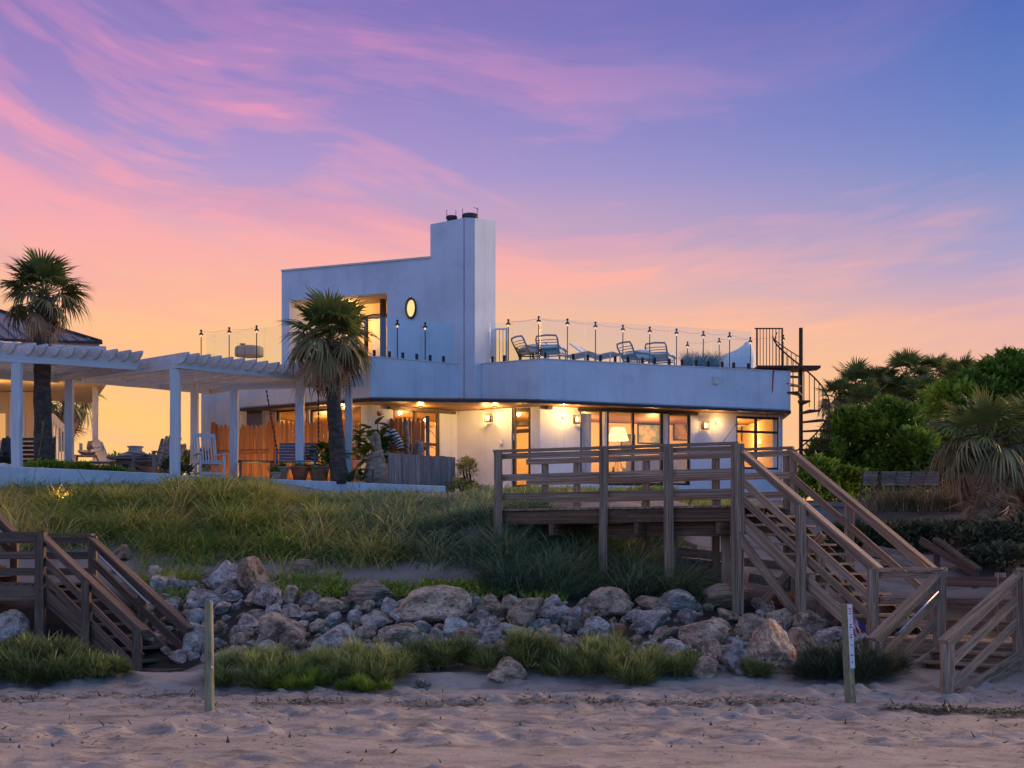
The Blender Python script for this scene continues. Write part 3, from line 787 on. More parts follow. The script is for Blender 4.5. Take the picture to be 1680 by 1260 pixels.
def build_house():
    # ground floor walls, each facade run its own mesh
    mb = MB(); e = pt_px(394, W0, L1)
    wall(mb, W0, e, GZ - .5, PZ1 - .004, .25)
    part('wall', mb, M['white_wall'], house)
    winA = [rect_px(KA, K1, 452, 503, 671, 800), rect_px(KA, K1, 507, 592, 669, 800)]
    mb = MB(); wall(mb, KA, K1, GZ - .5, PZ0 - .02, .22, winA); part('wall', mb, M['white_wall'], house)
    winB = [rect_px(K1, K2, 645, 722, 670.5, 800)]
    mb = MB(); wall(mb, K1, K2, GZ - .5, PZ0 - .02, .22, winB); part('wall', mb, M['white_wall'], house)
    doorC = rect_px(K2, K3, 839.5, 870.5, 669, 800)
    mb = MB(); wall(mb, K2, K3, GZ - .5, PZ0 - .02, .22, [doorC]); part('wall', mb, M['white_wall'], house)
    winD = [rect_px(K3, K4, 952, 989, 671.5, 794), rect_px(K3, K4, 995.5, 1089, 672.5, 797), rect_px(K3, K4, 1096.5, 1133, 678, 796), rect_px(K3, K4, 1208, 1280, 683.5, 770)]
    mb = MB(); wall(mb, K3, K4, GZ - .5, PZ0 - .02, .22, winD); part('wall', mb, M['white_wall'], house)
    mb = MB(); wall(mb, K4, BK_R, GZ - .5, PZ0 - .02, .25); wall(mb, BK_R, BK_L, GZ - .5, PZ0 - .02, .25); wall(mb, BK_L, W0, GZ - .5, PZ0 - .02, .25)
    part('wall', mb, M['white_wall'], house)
    # rooms: warm plastered inner walls and floor, seen through the glass
    def off(p, dx, dy): return (p[0] + dx, p[1] + dy)
    IA, I1, I2, I3, I4 = off(KA, 1.5, 2.9), off(K1, .9, 3.8), off(K2, -.1, 3.4), off(K3, .2, 3.6), off(K4, -.6, 3.2)
    mb = MB()
    for a, b in ((IA, I1), (I1, I2), (I2, I3), (I3, I4)): wall(mb, a, b, GZ + .06, PZ0 - .03, .1)
    wall(mb, off(KA, .5, .1), IA, GZ + .06, PZ0 - .03, .1); wall(mb, I4, off(K4, -.25, .1), GZ + .06, PZ0 - .03, .1)
    part('room_wall', mb, M['cream'], house)
    mb = MB(); mb.prism([off(KA, .35, .25), off(K1, .06, .28), off(K2, 0, .34), off(K3, .03, .30), off(K4, -.2, .25), off(I4, 0, 0), I3, I2, I1, IA], GZ + .02, GZ + .08)
    part('room_floor', mb, M['room_floor'], house)
    # windows and doors
    for r in winA: window(KA, K1, r)
    u0, u1, z0, z1 = winB[0]
    um = line_u(683, K1, K2); dB = 37.4
    window(K1, K2, winB[0], [um], [(1, Z(727, dB))], fr=.075)
    # glazed entrance door
    u0, u1, z0, z1 = doorC; t, n, L = frame_of(K2, K3)
    o3 = lambda u, z, k=.07: V((K2[0], K2[1], 0)) + t * u - n * k + V((0, 0, z))
    dw = window(K2, K3, (u0, u1, GZ + .05, z1), [], [(0, Z(708, 37.5))], fr=.10, name='door')
    hb = MB(); hb.bar(o3(u0 + .05, Z(723, 37.5), .02), o3(u0 + .05, Z(712, 37.5), .02), .025, .03); part('handle', hb, M['galvanised'], dw)
    window(K3, K4, winD[0]); window(K3, K4, winD[1], [line_u(1039.5, K3, K4)], fr=.085, name='sliding_door'); window(K3, K4, winD[2])
    window(K3, K4, winD[3], [line_u(1242, K3, K4)], [(None, Z(708, 38.9))], fr=.06)
    # white mullion posts standing between the sliding doors, track over them
    for a in (992.2, 1092.8):
        p = pt_px(a, K3, K4); t, n, L = frame_of(K3, K4); mb = MB()
        q = V((p[0], p[1], 0)) + n * .03
        mb.bar(q + V((0, 0, GZ)), q + V((0, 0, PZ0 - .1)), .09, .07, up=t); part('post', mb, M['white_wood'], house)
    for A, B, x0, x1, y in ((K3, K4, 948, 1143, 667.5), (K1, K2, 636, 745, 665)):
        a, b = pt_px(x0, A, B), pt_px(x1, A, B); t, n, L = frame_of(A, B); mb = MB(); zz = PZ0 - .075
        mb.bar(V((a[0], a[1], zz)) + n * .05, V((b[0], b[1], zz)) + n * .05, .09, .07); part('blind_track', mb, M['bronze'], house)
    # soffit and dark fascia under the roof edge
    e2 = pt_px(394, W0, L1)
    edge = [e2, L1, CC, RR, (RR[0] + .1, RR[1] + 1.6)]
    mb = MB(); mb.prism([*edge, (K4[0] + .4, 42.0), (-5.5, 42.5), (KA[0] + .2, KA[1] + .6)], PZ0 - .012, PZ0 + .05); part('soffit', mb, M['soffit'], house)
    for a, b in zip(edge[:-1], edge[1:]):
        mb = MB(); t, n, L = frame_of(a, b)
        mb.bar(V((a[0], a[1], PZ0 - .02)) - n * .045, V((b[0], b[1], PZ0 - .02)) - n * .045, .12, .07)
        part('fascia', mb, M['soffit'] if a == edge[-2] else M['bronze'], house)
    # parapet runs round the roof terrace
    def par(a, b, z0=PZ0 + .015, z1=PZ1, ov=0.0):
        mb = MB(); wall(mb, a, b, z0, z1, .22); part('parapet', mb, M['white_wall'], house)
    par(e2, L1); par(L1, TA); par(T2, CC); par(CC, RR); par(RR, (7.75, 44.5))
    cap = MB()
    for a, b in ((W0, L1), (L1, TA), (T2, CC), (CC, RR)):
        t, n, L = frame_of(a, b)
        cap.bar(V((a[0], a[1], PZ1 + .012)) - n * .105, V((b[0], b[1], PZ1 + .012)) - n * .105, .25, .022)
    part('coping', cap, M['white_wood'], house)
    mb = MB(); mb.prism([(W0[0] + .3, W0[1] + .12), (L1[0] + .03, L1[1] + .14), (TA[0], TA[1] + .14), (T2[0] + .02, T2[1] + .14), (CC[0], CC[1] + .13), (RR[0] - .12, RR[1] + .10), (7.65, 44.4), (-6.4, 45.5)], PZ1 - .5, PZ1 - .12); part('roof_deck', mb, M['concrete'], house)
    # upper storey: long wall that steps up into the chimney tower
    U0, U1 = (X(462, 38.9), 38.9), (X(762, 36.84), 36.84)
    TB = pt_px(706, U0, U1)
    op = rect_px(U0, U1, 473.5, 635, 487, 590); op = (op[0], op[1], PZ1 - .1, op[3])
    zt = 9.78
    mb = MB()
    uT = line_u(706, U0, U1)
    wall(mb, U0, U1, PZ1 - .4, zt, .3, [op], 0.0, uT)
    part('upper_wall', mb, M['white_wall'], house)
    mb = MB(); t, n, L = frame_of(U0, U1); a, b = V((*U0, zt + .02)), V((*TB, zt + .02))
    mb.bar(a - n * .14, b - n * .14, .36, .045); part('coping', mb, M['white_wood'], house)
    mb = MB(); bl = (U0[0] + 1.6, U0[1] + 3.8); br = (TB[0] + 1.3, TB[1] + 3.6)
    wall(mb, br, bl, PZ1 - .4, zt, .25); wall(mb, bl, U0, PZ1 - .4, zt, .25); wall(mb, TB, br, PZ1 - .4, zt, .25)
    mb.prism([(U0[0] + .06, U0[1] + .25), (TB[0] + .1, TB[1] + .33), (br[0], br[1] - .1), (bl[0], bl[1] - .1)], zt - .25, zt - .12)
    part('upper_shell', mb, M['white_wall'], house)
    # recessed balcony behind the big opening: cream back wall with a dark framed glass door
    q0, q1 = at_u(U0, U1, op[0] - .0), at_u(U0, U1, op[1])
    dpt = 1.35
    b0 = (q0[0] - n.x * dpt, q0[1] - n.y * dpt); b1 = (q1[0] - n.x * dpt, q1[1] - n.y * dpt)
    mb = MB(); s0, s1 = (q0[0] - n.x * .31, q0[1] - n.y * .31), (q1[0] - n.x * .31, q1[1] - n.y * .31)
    Lb = frame_of(b0, b1)[2]
    gd = (Lb * .30, Lb * .80, PZ1 - .05, op[3] - .28)
    wall(mb, b0, b1, PZ1 - .3, op[3] + .1, .12, [gd]); wall(mb, s0, b0, PZ1 - .3, op[3] + .1, .1); wall(mb, b1, s1, PZ1 - .3, op[3] + .1, .1)
    tt, nn, LL = frame_of(s0, s1)
    mb.prism([s0, s1, b1, b0], op[3] + .02, op[3] + .12)
    part('balcony_wall', mb, M['cream'], house)
    window(b0, b1, gd, [gd[0] + (gd[1] - gd[0]) * .5], [], fr=.11, inset=.03, name='balcony_door')
    bk0, bk1 = (b0[0] - n.x * 1.6, b0[1] - n.y * 1.6), (b1[0] - n.x * 1.6, b1[1] - n.y * 1.6)
    mb = MB(); wall(mb, bk0, bk1, PZ1 - .3, op[3] + .1, .1); part('room_wall', mb, M['cream'], house)
    # dark posts in the opening
    for c, w_ in ((603, .17), (631.5, .06)):
        p = pt_px(c, U0, U1); mb = MB(); q = V((p[0] - n.x * .9, p[1] - n.y * .9, 0))
        mb.bar(q + V((0, 0, PZ1 - .12)), q + V((0, 0, op[3] + .02)), w_, .1, up=t); part('post', mb, M['bronze'], house)
    # chimney tower
    tw = [TB, (X(760.5, 36.86), 36.86), (X(761.5, 36.90), 36.90), (X(762.5, 36.84), 36.84), (X(779, 36.70), 36.70), (X(813, 37.35), 37.35), (X(800, 38.6), 38.6), (X(722, 38.9), 38.9)]
    tops = [Z(368, 37.2), Z(357.5, 36.86), Z(358, 36.97), Z(357, 36.84), Z(357.5, 36.7), Z(362.5, 37.35), Z(366, 38.6), Z(372, 38.9)]
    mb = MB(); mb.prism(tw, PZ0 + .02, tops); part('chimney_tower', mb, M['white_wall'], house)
    for px, py, r_, h_ in ((741, 359, .15, .05), (771, 359, .21, .10)):
        mb = MB(); c = P(px, py, 37.5); mb.lathe(c - V((0, 0, .15)), [(r_ * .8, 0), (r_ * .8, .10 + h_ * .5), (r_, .12 + h_ * .5), (r_, .15 + h_), (r_ * .9, .17 + h_)], 16); part('flue', mb, M['charcoal'], house)
    for px, py, q in ((733, 344, 356), (748, 345, 356), (759, 342, 356), (783, 341, 354)):
        mb = MB(); mb.tube([P(px, q, 37.4), P(px, py, 37.4)], .008, 5)
        if px == 783: mb.tube([P(777, 340, 37.4), P(786, 344, 37.4)], .006, 5)
        part('lightning_rod', mb, M['black_metal'], house)
    # oval port window in the upper wall: dark ring, reveal and lit pane
    c = pt_px(675, U0, U1); cz = Z(506, c[1]); m = c[1] / FPX
    ring = MB(); pane = MB(); nseg = 36
    ax, az_ = 8.8 * m / t.x, 17.2 * m
    prof = [(1.0, -.012), (1.04, .05), (1.0, .075), (.86, .075), (.80, .03), (.80, -.012)]
    o = len(ring.v)
    for f, dd in prof:
        for k in range(nseg):
            g = 2 * pi * k / nseg
            p = V((c[0], c[1], cz)) + t * (cos(g) * ax * (f if f > .9 else f)) + n * dd + V((0, 0, sin(g) * az_ * f)); ring.v.append(tuple(p))
    for i in range(len(prof) - 1):
        for k in range(nseg):
            ring.f.append((i * nseg + k, i * nseg + (k + 1) % nseg, (i + 1) * nseg + (k + 1) % nseg, (i + 1) * nseg + k)); ring.m.append(0)
    rf = part('round_window', ring, M['bronze'], house)
    pane.add([V((c[0], c[1], cz)) + t * (cos(2 * pi * k / nseg) * ax * .80) + n * .012 + V((0, 0, sin(2 * pi * k / nseg) * az_ * .80)) for k in range(nseg)], [tuple(range(nseg))])
    part('pane', pane, M['porthole'], rf)
    # small things fixed to the parapet
    for px, py, s in ((1172, 624, .13), ):
        p = pt_px(px, CC, RR); t2, n2, _ = frame_of(CC, RR); mb = MB()
        mb.box(V((p[0], p[1], Z(py, p[1]))) + n2 * .06, (s, .12, .2), rz=atan2(t2.y, t2.x)); mb.box(V((p[0], p[1], Z(py - 5, p[1]))) + n2 * .10, (s * .7, .08, .06), rz=atan2(t2.y, t2.x))
        part('vent_hood', mb, M['white_wood'], house)
    # step below the entrance
    mb = MB(); p = pt_px(858, K2, K3); t3, n3, _ = frame_of(K2, K3)
    mb.box(V((p[0], p[1], GZ - .06)) + n3 * .55, (2.6, 1.0, .16), rz=atan2(t3.y, t3.x)); part('door_step', mb, M['low_wall'], house)

M['porthole'] = glow('porthole', (1.0, .72, .28), 1.15)
build_house()

def lamp_at(loc, energy, col=(1.0, .53, .17), rad=.06, name='lamp_light'):
    d = bpy.data.lights.new(name, 'POINT'); d.energy = energy; d.color = col; d.shadow_soft_size = rad
    o = bpy.data.objects.new(name, d); COL.objects.link(o); o.location = loc
    return o
ROOM_E = 70.0
# ceiling lights inside the rooms
for (x, y, e) in ((-5.2, 39.6, 1.0), (-3.0, 39.2, .7), (-1.2, 40.0, .9), (.2, 39.4, .8), (2.0, 39.8, 1.0), (4.0, 40.3, 1.0), (6.4, 40.9, 1.0)):
    lamp_at((x, y, 5.45), ROOM_E * e, rad=.12)
lamp_at((-4.5, 39.0, 8.95), 60, rad=.1)
lamp_at((-4.3, 40.6, 8.6), 55, rad=.1)

def wall_lamp(px, py, A, B, label, e=5.0, style='box'):
    p = pt_px(px, A, B); t, n, L = frame_of(A, B); rz = atan2(t.y, t.x)
    c = V((p[0], p[1], Z(py, p[1])))
    t_ = thing('wall_lamp', label, 'wall lamp', c, 'lit lamps on the house wall')
    mb = MB(); mb.box(c + n * .012, (.10, .024, .16), rz=rz); mb.bar(c + n * .02, c + n * .12, .03, .03); part('bracket', mb, M['bronze'], t_)
    mb = MB()
    for dz in (-.10, .10): mb.box(c + n * .17 + V((0, 0, dz)), (.17, .15, .02), rz=rz)
    for s in (-1, 1):
        for s2 in (-1, 1): mb.box(c + n * (.17 + s2 * .065) + t * (s * .075), (.016, .016, .19), rz=rz)
    part('cage', mb, M['bronze'], t_)
    mb = MB(); mb.lathe(c + n * .17 - V((0, 0, .06)), [(.02, 0), (.045, .03), (.045, .09), (.02, .12)], 10); part('bulb', mb, M['bulb'], t_)
    lamp_at(c + n * .30 + V((0, 0, .02)), e, rad=.05)
    return t_
def flood_lamp(px, py, A, B, label, e=5.0):
    p = pt_px(px, A, B); t, n, L = frame_of(A, B)
    c = V((p[0], p[1], Z(py, p[1])))
    t_ = thing('spot_lamp', label, 'spotlight', c, 'small lit spotlights on the house wall')
    mb = MB(); mb.lathe(c + V((0, 0, 0)) - V((0, 0, .03)) + n * .03, [(.03, 0), (.05, .02), (.05, .05), (.02, .07)], 10); part('housing', mb, M['white_wood'], t_)
    mb = MB(); mb.lathe(c + n * .085 - V((0, 0, .03)), [(.012, 0), (.034, .02), (.034, .045), (.012, .065)], 10); part('bulb', mb, M['bulb'], t_)
    lamp_at(c + n * .22 + V((0, 0, .0)), e, rad=.05)
wall_lamp(806, 686.5, K2, K3, 'square caged wall lamp left of the narrow entrance door', 24)
wall_lamp(943, 689, K3, K4, 'square caged wall lamp beside the left end of the sliding doors', 12)
wall_lamp(1153, 699, K3, K4, 'square caged wall lamp between sliding doors and four pane window', 12)
flood_lamp(924.5, 685, K3, K4, 'small bright spotlight on the white wall right of the entrance corner', 6)
flood_lamp(1176, 694, K3, K4, 'small bright spotlight beside the four pane window', 6)
_d = pt_px(899, K3, K4); _t, _n, _ = frame_of(K3, K4)
_mb = MB(); _c = V((_d[0], _d[1], Z(668, _d[1])))
_mb.box(_c + _n * .08, (.16, .14, .13), rz=atan2(_t.y, _t.x)); _mb.box(_c + _n * .16, (.11, .03, .08), rz=atan2(_t.y, _t.x))
solo('speaker', _mb, M['charcoal'], 'small dark box speaker under the eave above the entrance corner', 'speaker', _c)
_d = pt_px(823, K2, K3); _t, _n, _ = frame_of(K2, K3); _mb = MB(); _c = V((_d[0], _d[1], Z(725, _d[1])))
_mb.box(_c + _n * .02, (.10, .04, .15), rz=atan2(_t.y, _t.x)); _mb.box(_c + _n * .045, (.045, .02, .05), rz=atan2(_t.y, _t.x), mi=1)
solo('door_bell', _mb, [M['white_wood'], M['bulb_small']], 'small lit doorbell plate left of the entrance door', 'doorbell', _c)
# eave lights under the roof overhang (they light the soffit in the photo)
for px, d, where in ((812, 37.0, 'left of the narrow door'), (925, 36.7, 'right of the entrance corner'), (690, 37.0, 'before the planter window'), (560, 37.0, 'behind the palm trunk')):
    c = V((X(px, d), d, PZ0 - .012)); mb = MB()
    mb.lathe(c - V((0, 0, .035)), [(.05, 0), (.06, .012), (.06, .03)], 12); tt_ = thing('eave_light', 'round downlight under the dark eave ' + where, 'light', c, 'eave lights under the roof edge')
    part('trim_ring', mb, M['bronze'], tt_); mb = MB(); mb.lathe(c - V((0, 0, .045)), [(.02, 0), (.04, .008)], 10); part('bulb', mb, M['bulb_small'], tt_)
    lamp_at(c - V((0, 0, .10)), 32.0, rad=.05)

# floor lamp and furnishings seen through the panes
def floor_lamp(px, d):
    b = V((X(px, d), d, GZ + .08)); t = thing('floor_lamp', 'tripod floor lamp with pale shade lit behind the sliding door', 'lamp', b)
    top = b + V((0, 0, 1.45)); 
    for k in range(3):
        g = 2 * pi * k / 3 + .4; mb = MB(); mb.tube([b + V((cos(g) * .30, sin(g) * .30, 0)), b + V((cos(g) * .05, sin(g) * .05, .9)), top], [.016, .014, .012], 6); part('leg', mb, M['white_wood'], t)
    mb = MB(); mb.lathe(top - V((0, 0, .05)), [(.30, 0), (.19, .36)], 18); part('lamp_shade', mb, M['shade_lit'], t)
floor_lamp(1014, 39.2)
def curtain(A, B, px0, px1, label):
    p, q = pt_px(px0, A, B), pt_px(px1, A, B); t, n, L = frame_of(p, q); mb = MB(); N = max(8, int(L * 26))
    for i in range(N):
        f0, f1 = i / N, (i + 1) / N
        w = lambda f: V((p[0], p[1], 0)) + t * (f * L) - n * (.42 + .035 * sin(f * L * 40))
        mb.add([w(f0) + V((0, 0, GZ + .1)), w(f1) + V((0, 0, GZ + .1)), w(f1) + V((0, 0, PZ0 - .12)), w(f0) + V((0, 0, PZ0 - .12))], [(0, 1, 2, 3)])
    solo('curtain', mb, M['cushion'], label, 'curtain', (p[0], p[1], GZ + .1), smooth=True)
curtain(K3, K4, 949, 980, 'pale curtain drawn behind the leftmost tall pane of the sliding doors')
def cabinet(px, d, label, mat, w, h, z=GZ + .08):
    b = V((X(px, d), d, z)); t = thing('cabinet', label, 'cabinet', b); mb = MB(); mb.box(b + V((0, 0, h / 2)), (w, .4, h)); part('carcass', mb, M[mat], t)
    for s in (-1, 1):
        mb = MB(); mb.box(b + V((s * w * .245, -.212, h / 2)), (w * .46, .02, h * .9)); dr = part('door', mb, M[mat], t)
        mb = MB(); mb.box(b + V((s * .04, -.23, h * .55)), (.015, .02, .1)); part('handle', mb, M['bronze'], dr)
cabinet(1113, 40.2, 'pale tall cabinet standing behind the right sliding pane', 'white_wood', .55, 1.05)
M['mint'] = pbr('mint', (.22, .55, .42), rough=.6)
cabinet(1066, 40.4, 'mint green low cabinet behind the sliding door', 'mint', .5, .95)

def picture(px, py, A, B, w, h, off, label, mat):
    p = pt_px(px, A, B); t_, n, L = frame_of(A, B); rz = atan2(t_.y, t_.x); c = V((p[0], p[1], Z(py, p[1]))) + n * off
    t = thing('framed_picture', label, 'picture', c); mb = MB()
    for s in (-1, 1):
        mb.box(c + t_ * (s * w / 2), (.04, .03, h + .04), rz=rz); mb.box(c + V((0, 0, s * h / 2)), (w - .042, .03, .04), rz=rz)
    part('frame', mb, M['bronze'], t); mb = MB(); mb.box(c - n * .004, (w - .03, .012, h - .03), rz=rz); part('print', mb, M[mat], t)
def offp(p, dx, dy): return (p[0] + dx, p[1] + dy)
_IA, _I1, _I2, _I3, _I4 = offp(KA, 1.5, 2.9), offp(K1, .9, 3.8), offp(K2, -.1, 3.4), offp(K3, .2, 3.6), offp(K4, -.6, 3.2)
M['art'] = pbr('art', (.20, .30, .36), (.62, .52, .40), scale=4, rough=.8)
M['art_dark'] = pbr('art_dark', (.10, .12, .14), (.48, .30, .16), scale=3, rough=.8)
picture(1066, 712, _I3, _I4, .75, .55, .02, 'large framed picture on the room wall behind the sliding door', 'art')
picture(1118, 704, _I3, _I4, .5, .65, .02, 'upright framed picture behind the right sliding pane', 'art_dark')
picture(1030, 725, _I3, _I4, .4, .4, .02, 'small framed picture beside the tripod lamp', 'art_dark')
picture(1232, 712, _I3, _I4, .6, .4, .02, 'wide framed picture seen through the four pane window', 'art')
picture(857, 690, _I2, _I3, .38, .32, .02, 'small framed print seen through the entrance door', 'art_dark')
picture(668, 692, _I1, _I2, .5, .36, .02, 'framed picture seen through the planter window', 'art')
def pendant(px, d, z, label):
    c = V((X(px, d), d, z)); t = thing('pendant_lamp', label, 'lamp', c); mb = MB(); mb.tube([c + V((0, 0, .18)), V((c.x, c.y, PZ0 - .05))], .01, 5); part('cord', mb, M['bronze'], t)
    mb = MB(); mb.lathe(c, [(.20, 0), (.16, .12), (.05, .2)], 16); part('lamp_shade', mb, M['shade_lit'], t)
pendant(540, 39.2, 5.25, 'small pendant lamp glowing behind the left windows')
pendant(1252, 40.6, 5.2, 'small pendant lamp glowing behind the four pane window')
def sofa(px, d, label):
    b = V((X(px, d), d, GZ + .08)); t = thing('sofa', label, 'sofa', b); W = WM[t.name]
    mb = MB(); mb.box(b + V((0, 0, .22)), (1.7, .8, .36)); part('base', mb, M['cushion'], t); mb = MB(); mb.box(b + V((0, -.34, .62)), (1.7, .2, .5)); part('backrest', mb, M['cushion'], t)
    for s in (-1, 1):
        mb = MB(); mb.box(b + V((s * .87, 0, .40)), (.16, .8, .5)); part('armrest', mb, M['cushion'], t)
sofa(1075, 39.6, 'pale sofa with its back to the sliding doors')
# ------------------------------------------------------------------ roof terrace
def on_line(px, A, B, z=None, off=0.0):
    p = pt_px(px, A, B); t, n, L = frame_of(A, B)
    return V((p[0], p[1], PZ1 + .024 if z is None else z)) - n * off
def balustrade(label, runs, h=1.02):
    """runs of frameless glass standing in dark spigots on the coping"""
    c0 = on_line(runs[0][2], runs[0][0], runs[0][1])
    t_ = thing('glass_balustrade', label, 'balustrade', c0, 'glass balustrades round the roof terrace')
    for A, B, p0, p1, npan, clamps in runs:
        t, n, L = frame_of(A, B)
        ua, ub = line_u(p0, A, B), line_u(p1, A, B); w = (ub - ua) / npan
        for i in range(npan):
            a, b = at_u(A, B, ua + i * w + .012), at_u(A, B, ua + (i + 1) * w - .012)
            mb = MB(); mb.bar(V((a[0], a[1], PZ1 + .03 + h / 2)) - n * .11, V((b[0], b[1], PZ1 + .03 + h / 2)) - n * .11, .014, h)
            part('glass_panel', mb, M['rail_glass'], t_)
        for c in clamps:
            mb = MB(); q = on_line(c, A, B, off=.11); rz = atan2(t.y, t.x)
            mb.box(q + V((0, 0, .085)), (.055, .06, .17), rz=rz); mb.box(q + V((0, 0, .008)), (.085, .085, .016), rz=rz)
            part('clamp', mb, M['black_metal'], t_)
    return t_
balustrade('frameless glass balustrade left of the chimney tower below the round window', [(L1, TA, 612, 746, 2, [617, 642, 664, 687, 709, 731])])
balustrade('frameless glass balustrade from the tower along the terrace to the spiral stair',
           [(T2, CC, 800, 883, 1, [805, 824, 850, 872]), (CC, RR, 891, 1236, 5, [897, 943, 967, 988, 1012, 1033, 1057, 1077, 1101, 1122, 1145, 1165, 1188, 1207, 1231])])
balustrade('frameless glass balustrade on the left wing above the pergola', [(W0, L1, 334, 600, 4, [])])

# slim poles carrying little hooded lights
POLE_SPOTS = [(330, 545, 38.4, 'leftmost, on the left wing above the pergola'), (376, 541, 38.0, 'second from left, on the left wing above the pergola'), (421, 538, 37.5, 'nearest the palm on the left wing'),
    (652, 529, 36.05, 'left in front of the upper wall under the round window'), (697.5, 533, 36.4, 'under the round window beside the chimney tower'),
    (834, 528, 36.5, 'just right of the tower gate'), (884, 523, 36.15, 'at the front corner of the terrace'), (931, 527, 36.4, 'right of the second lounge chair'),
    (977, 532, 36.7, 'above the white loungers'), (1022, 537, 36.95, 'above the third lounge chair'), (1066, 540, 37.2, 'above the fourth lounge chair'), (1110, 543, 37.5, 'just right of the fourth lounge chair'),
    (1154, 547, 37.75, 'above the terrace grasses'), (1197, 549, 38.0, 'before the draped cover'), (1231, 557, 38.5, 'left of the spiral stair gate'),
    (1128, 564, 43.0, 'short and further back beside the terrace grasses'), (1180, 558, 42.6, 'further back between the grasses and the draped cover'), (1285, 553, 42.0, 'further back behind the spiral stair gate')]
def light_pole(px, py, d, where):
    z0 = PZ1 + .024 if d < 38.45 else PZ1 - .12
    b = V((X(px, d), d, z0)); top = Z(py, d)
    t = thing('light_pole', 'slim pole with hooded light, ' + where, 'light pole', b, 'hooded lights on slim poles round the terrace')
    mb = MB(); mb.tube([b, V((b.x, b.y, top + .03))], .014, 6); part('pole', mb, M['black_metal'], t)
    c = V((b.x, b.y, top)); mb = MB(); mb.lathe(c - V((0, 0, .07)), [(.065, 0), (.052, .03), (.022, .055), (.02, .10), (.035, .11), (.035, .125), (.012, .14)], 10); part('hood', mb, M['black_metal'], t)
    mb = MB(); mb.lathe(c - V((0, 0, .135)), [(.012, 0), (.024, .02), (.024, .045), (.014, .064)], 8); part('bulb', mb, M['bulb_small'], t)
    return c
tops = [light_pole(*s) for s in POLE_SPOTS]
def cable(label, idx):
    mb = MB(); pts = []
    for a, b in zip(idx[:-1], idx[1:]):
        p, q = tops[a] + V((0, 0, .02)), tops[b] + V((0, 0, .02))
        for k in range(6):
            f = k / 6; pts.append(p.lerp(q, f) - V((0, 0, .045 * 4 * f * (1 - f))))
    pts.append(tops[idx[-1]] + V((0, 0, .02)))
    mb.tube(pts, .0032, 4); solo('light_cable', mb, M['black_metal'], label, 'cable', pts[0])
cable('thin cable strung between the hooded poles right of the tower', [5, 6, 7, 8, 9, 10, 11, 12, 13, 14])
cable('thin cable strung between the three hooded poles on the left wing', [0, 1, 2])
cable('thin cable strung between the short poles further back', [15, 16, 17])

# white barred gate beside the tower
def tower_gate():
    d = 37.4; b = P(812, 592, d); b.z = PZ1 - .1
    t = thing('metal_gate', 'pale barred metal gate between chimney tower and terrace chairs', 'gate', b)
    x0, x1 = X(802, d), X(831, d); z0, z1 = PZ1 + .02, Z(538, d)
    for x in (x0, x1):
        mb = MB(); mb.bar((x, d, PZ1 - .12), (x, d, z1), .05, .05, up=(0, 1, 0)); part('post', mb, M['bronze'] if x == x0 else M['white_wood'], t)
    for z in (z0 + .05, z1 - .03):
        mb = MB(); mb.bar((x0 + .027, d, z), (x1 - .027, d, z), .035, .04); part('rail', mb, M['white_wood'], t)
    for k in range(4):
        x = x0 + (x1 - x0) * (k + 1) / 5; mb = MB(); mb.bar((x, d, z0 + .072), (x, d, z1 - .052), .022, .022, up=(0, 1, 0)); part('bar', mb, M['white_wood'], t)
tower_gate()

def lounge_chair(px, py, d, rz, label, sc=.82):
    """low steel lounge chair, wire back, thick pale cushions; py = feet"""
    b = P(px, py, d); t = thing('lounge_chair', label, 'lounge chair', b, 'wire backed lounge chairs on the roof terrace', rz)
    W = WM[t.name]; g = lambda x, y, z: W @ V((x * sc, y * sc, z * sc * .74))
    for s in (-1, 1):
        for yy, z1 in ((-.36, .46), (.30, .30)):
            mb = MB(); mb.tube([g(s * .33, yy - .02, 0), g(s * .33, yy, z1)], .020, 7); part('leg', mb, M['chair_metal'], t, True)
        mb = MB(); mb.tube([g(s * .36, -.42, .46), g(s * .37, -.1, .52), g(s * .36, .26, .50), g(s * .33, .44, .58)], .022, 8); part('armrest', mb, M['chair_metal'], t, True)
    mb = MB(); mb.tube([g(-.33, -.38, .28), g(.33, -.38, .28), g(.33, .34, .22), g(-.33, .34, .22), g(-.33, -.38, .28)], .018, 6); part('seat_frame', mb, M['chair_metal'], t)
    top = [g(-.33, .30, .22), g(-.36, .55, .82), g(-.32, .60, .95), g(0, .62, .98), g(.32, .60, .95), g(.36, .55, .82), g(.33, .30, .22)]
    mb = MB(); mb.tube(top, .024, 8)
    part('back_frame', mb, M['chair_metal'], t, True)
    for k in range(5):
        f = .16 + k * .16; mb = MB(); mb.tube([g(-.35, .30 + .27 * f, .26 + .66 * f), g(0, .33 + .27 * f, .27 + .66 * f), g(.35, .30 + .27 * f, .26 + .66 * f)], .011, 5); part('back_bar', mb, M['chair_metal'], t)
    mb = MB(); n = 8
    def pad(y0, y1, z0, z1, th, wd):
        vs = []
        for i in range(n + 1):
            f = i / n; y = y0 + (y1 - y0) * f; z = z0 + (z1 - z0) * f; e = 1 - abs(2 * f - 1) ** 6
            for sx in (-1, -.92, 0, .92, 1):
                for top_ in (0, 1):
                    bulge = th * (.35 + .65 * e) * (1.0 if abs(sx) < 1 else .5) * (1 if top_ else -.25)
                    vs.append(g(sx * wd, y, z + bulge))
        fs = []
        for i in range(n):
            for k in range(4):
                a = i * 10 + k * 2; c = a + 10
                fs += [(a + 1, a + 3, c + 3, c + 1), (a, c, c + 2, a + 2)]
            fs += [(i * 10, i * 10 + 1, i * 10 + 11, i * 10 + 10), (i * 10 + 8, i * 10 + 18, i * 10 + 19, i * 10 + 9)]
        mb.add(vs, fs)
    pad(-.46, .36, .40, .36, .30, .33)
    part('cushion', mb, M['cushion'], t, True)
    return t
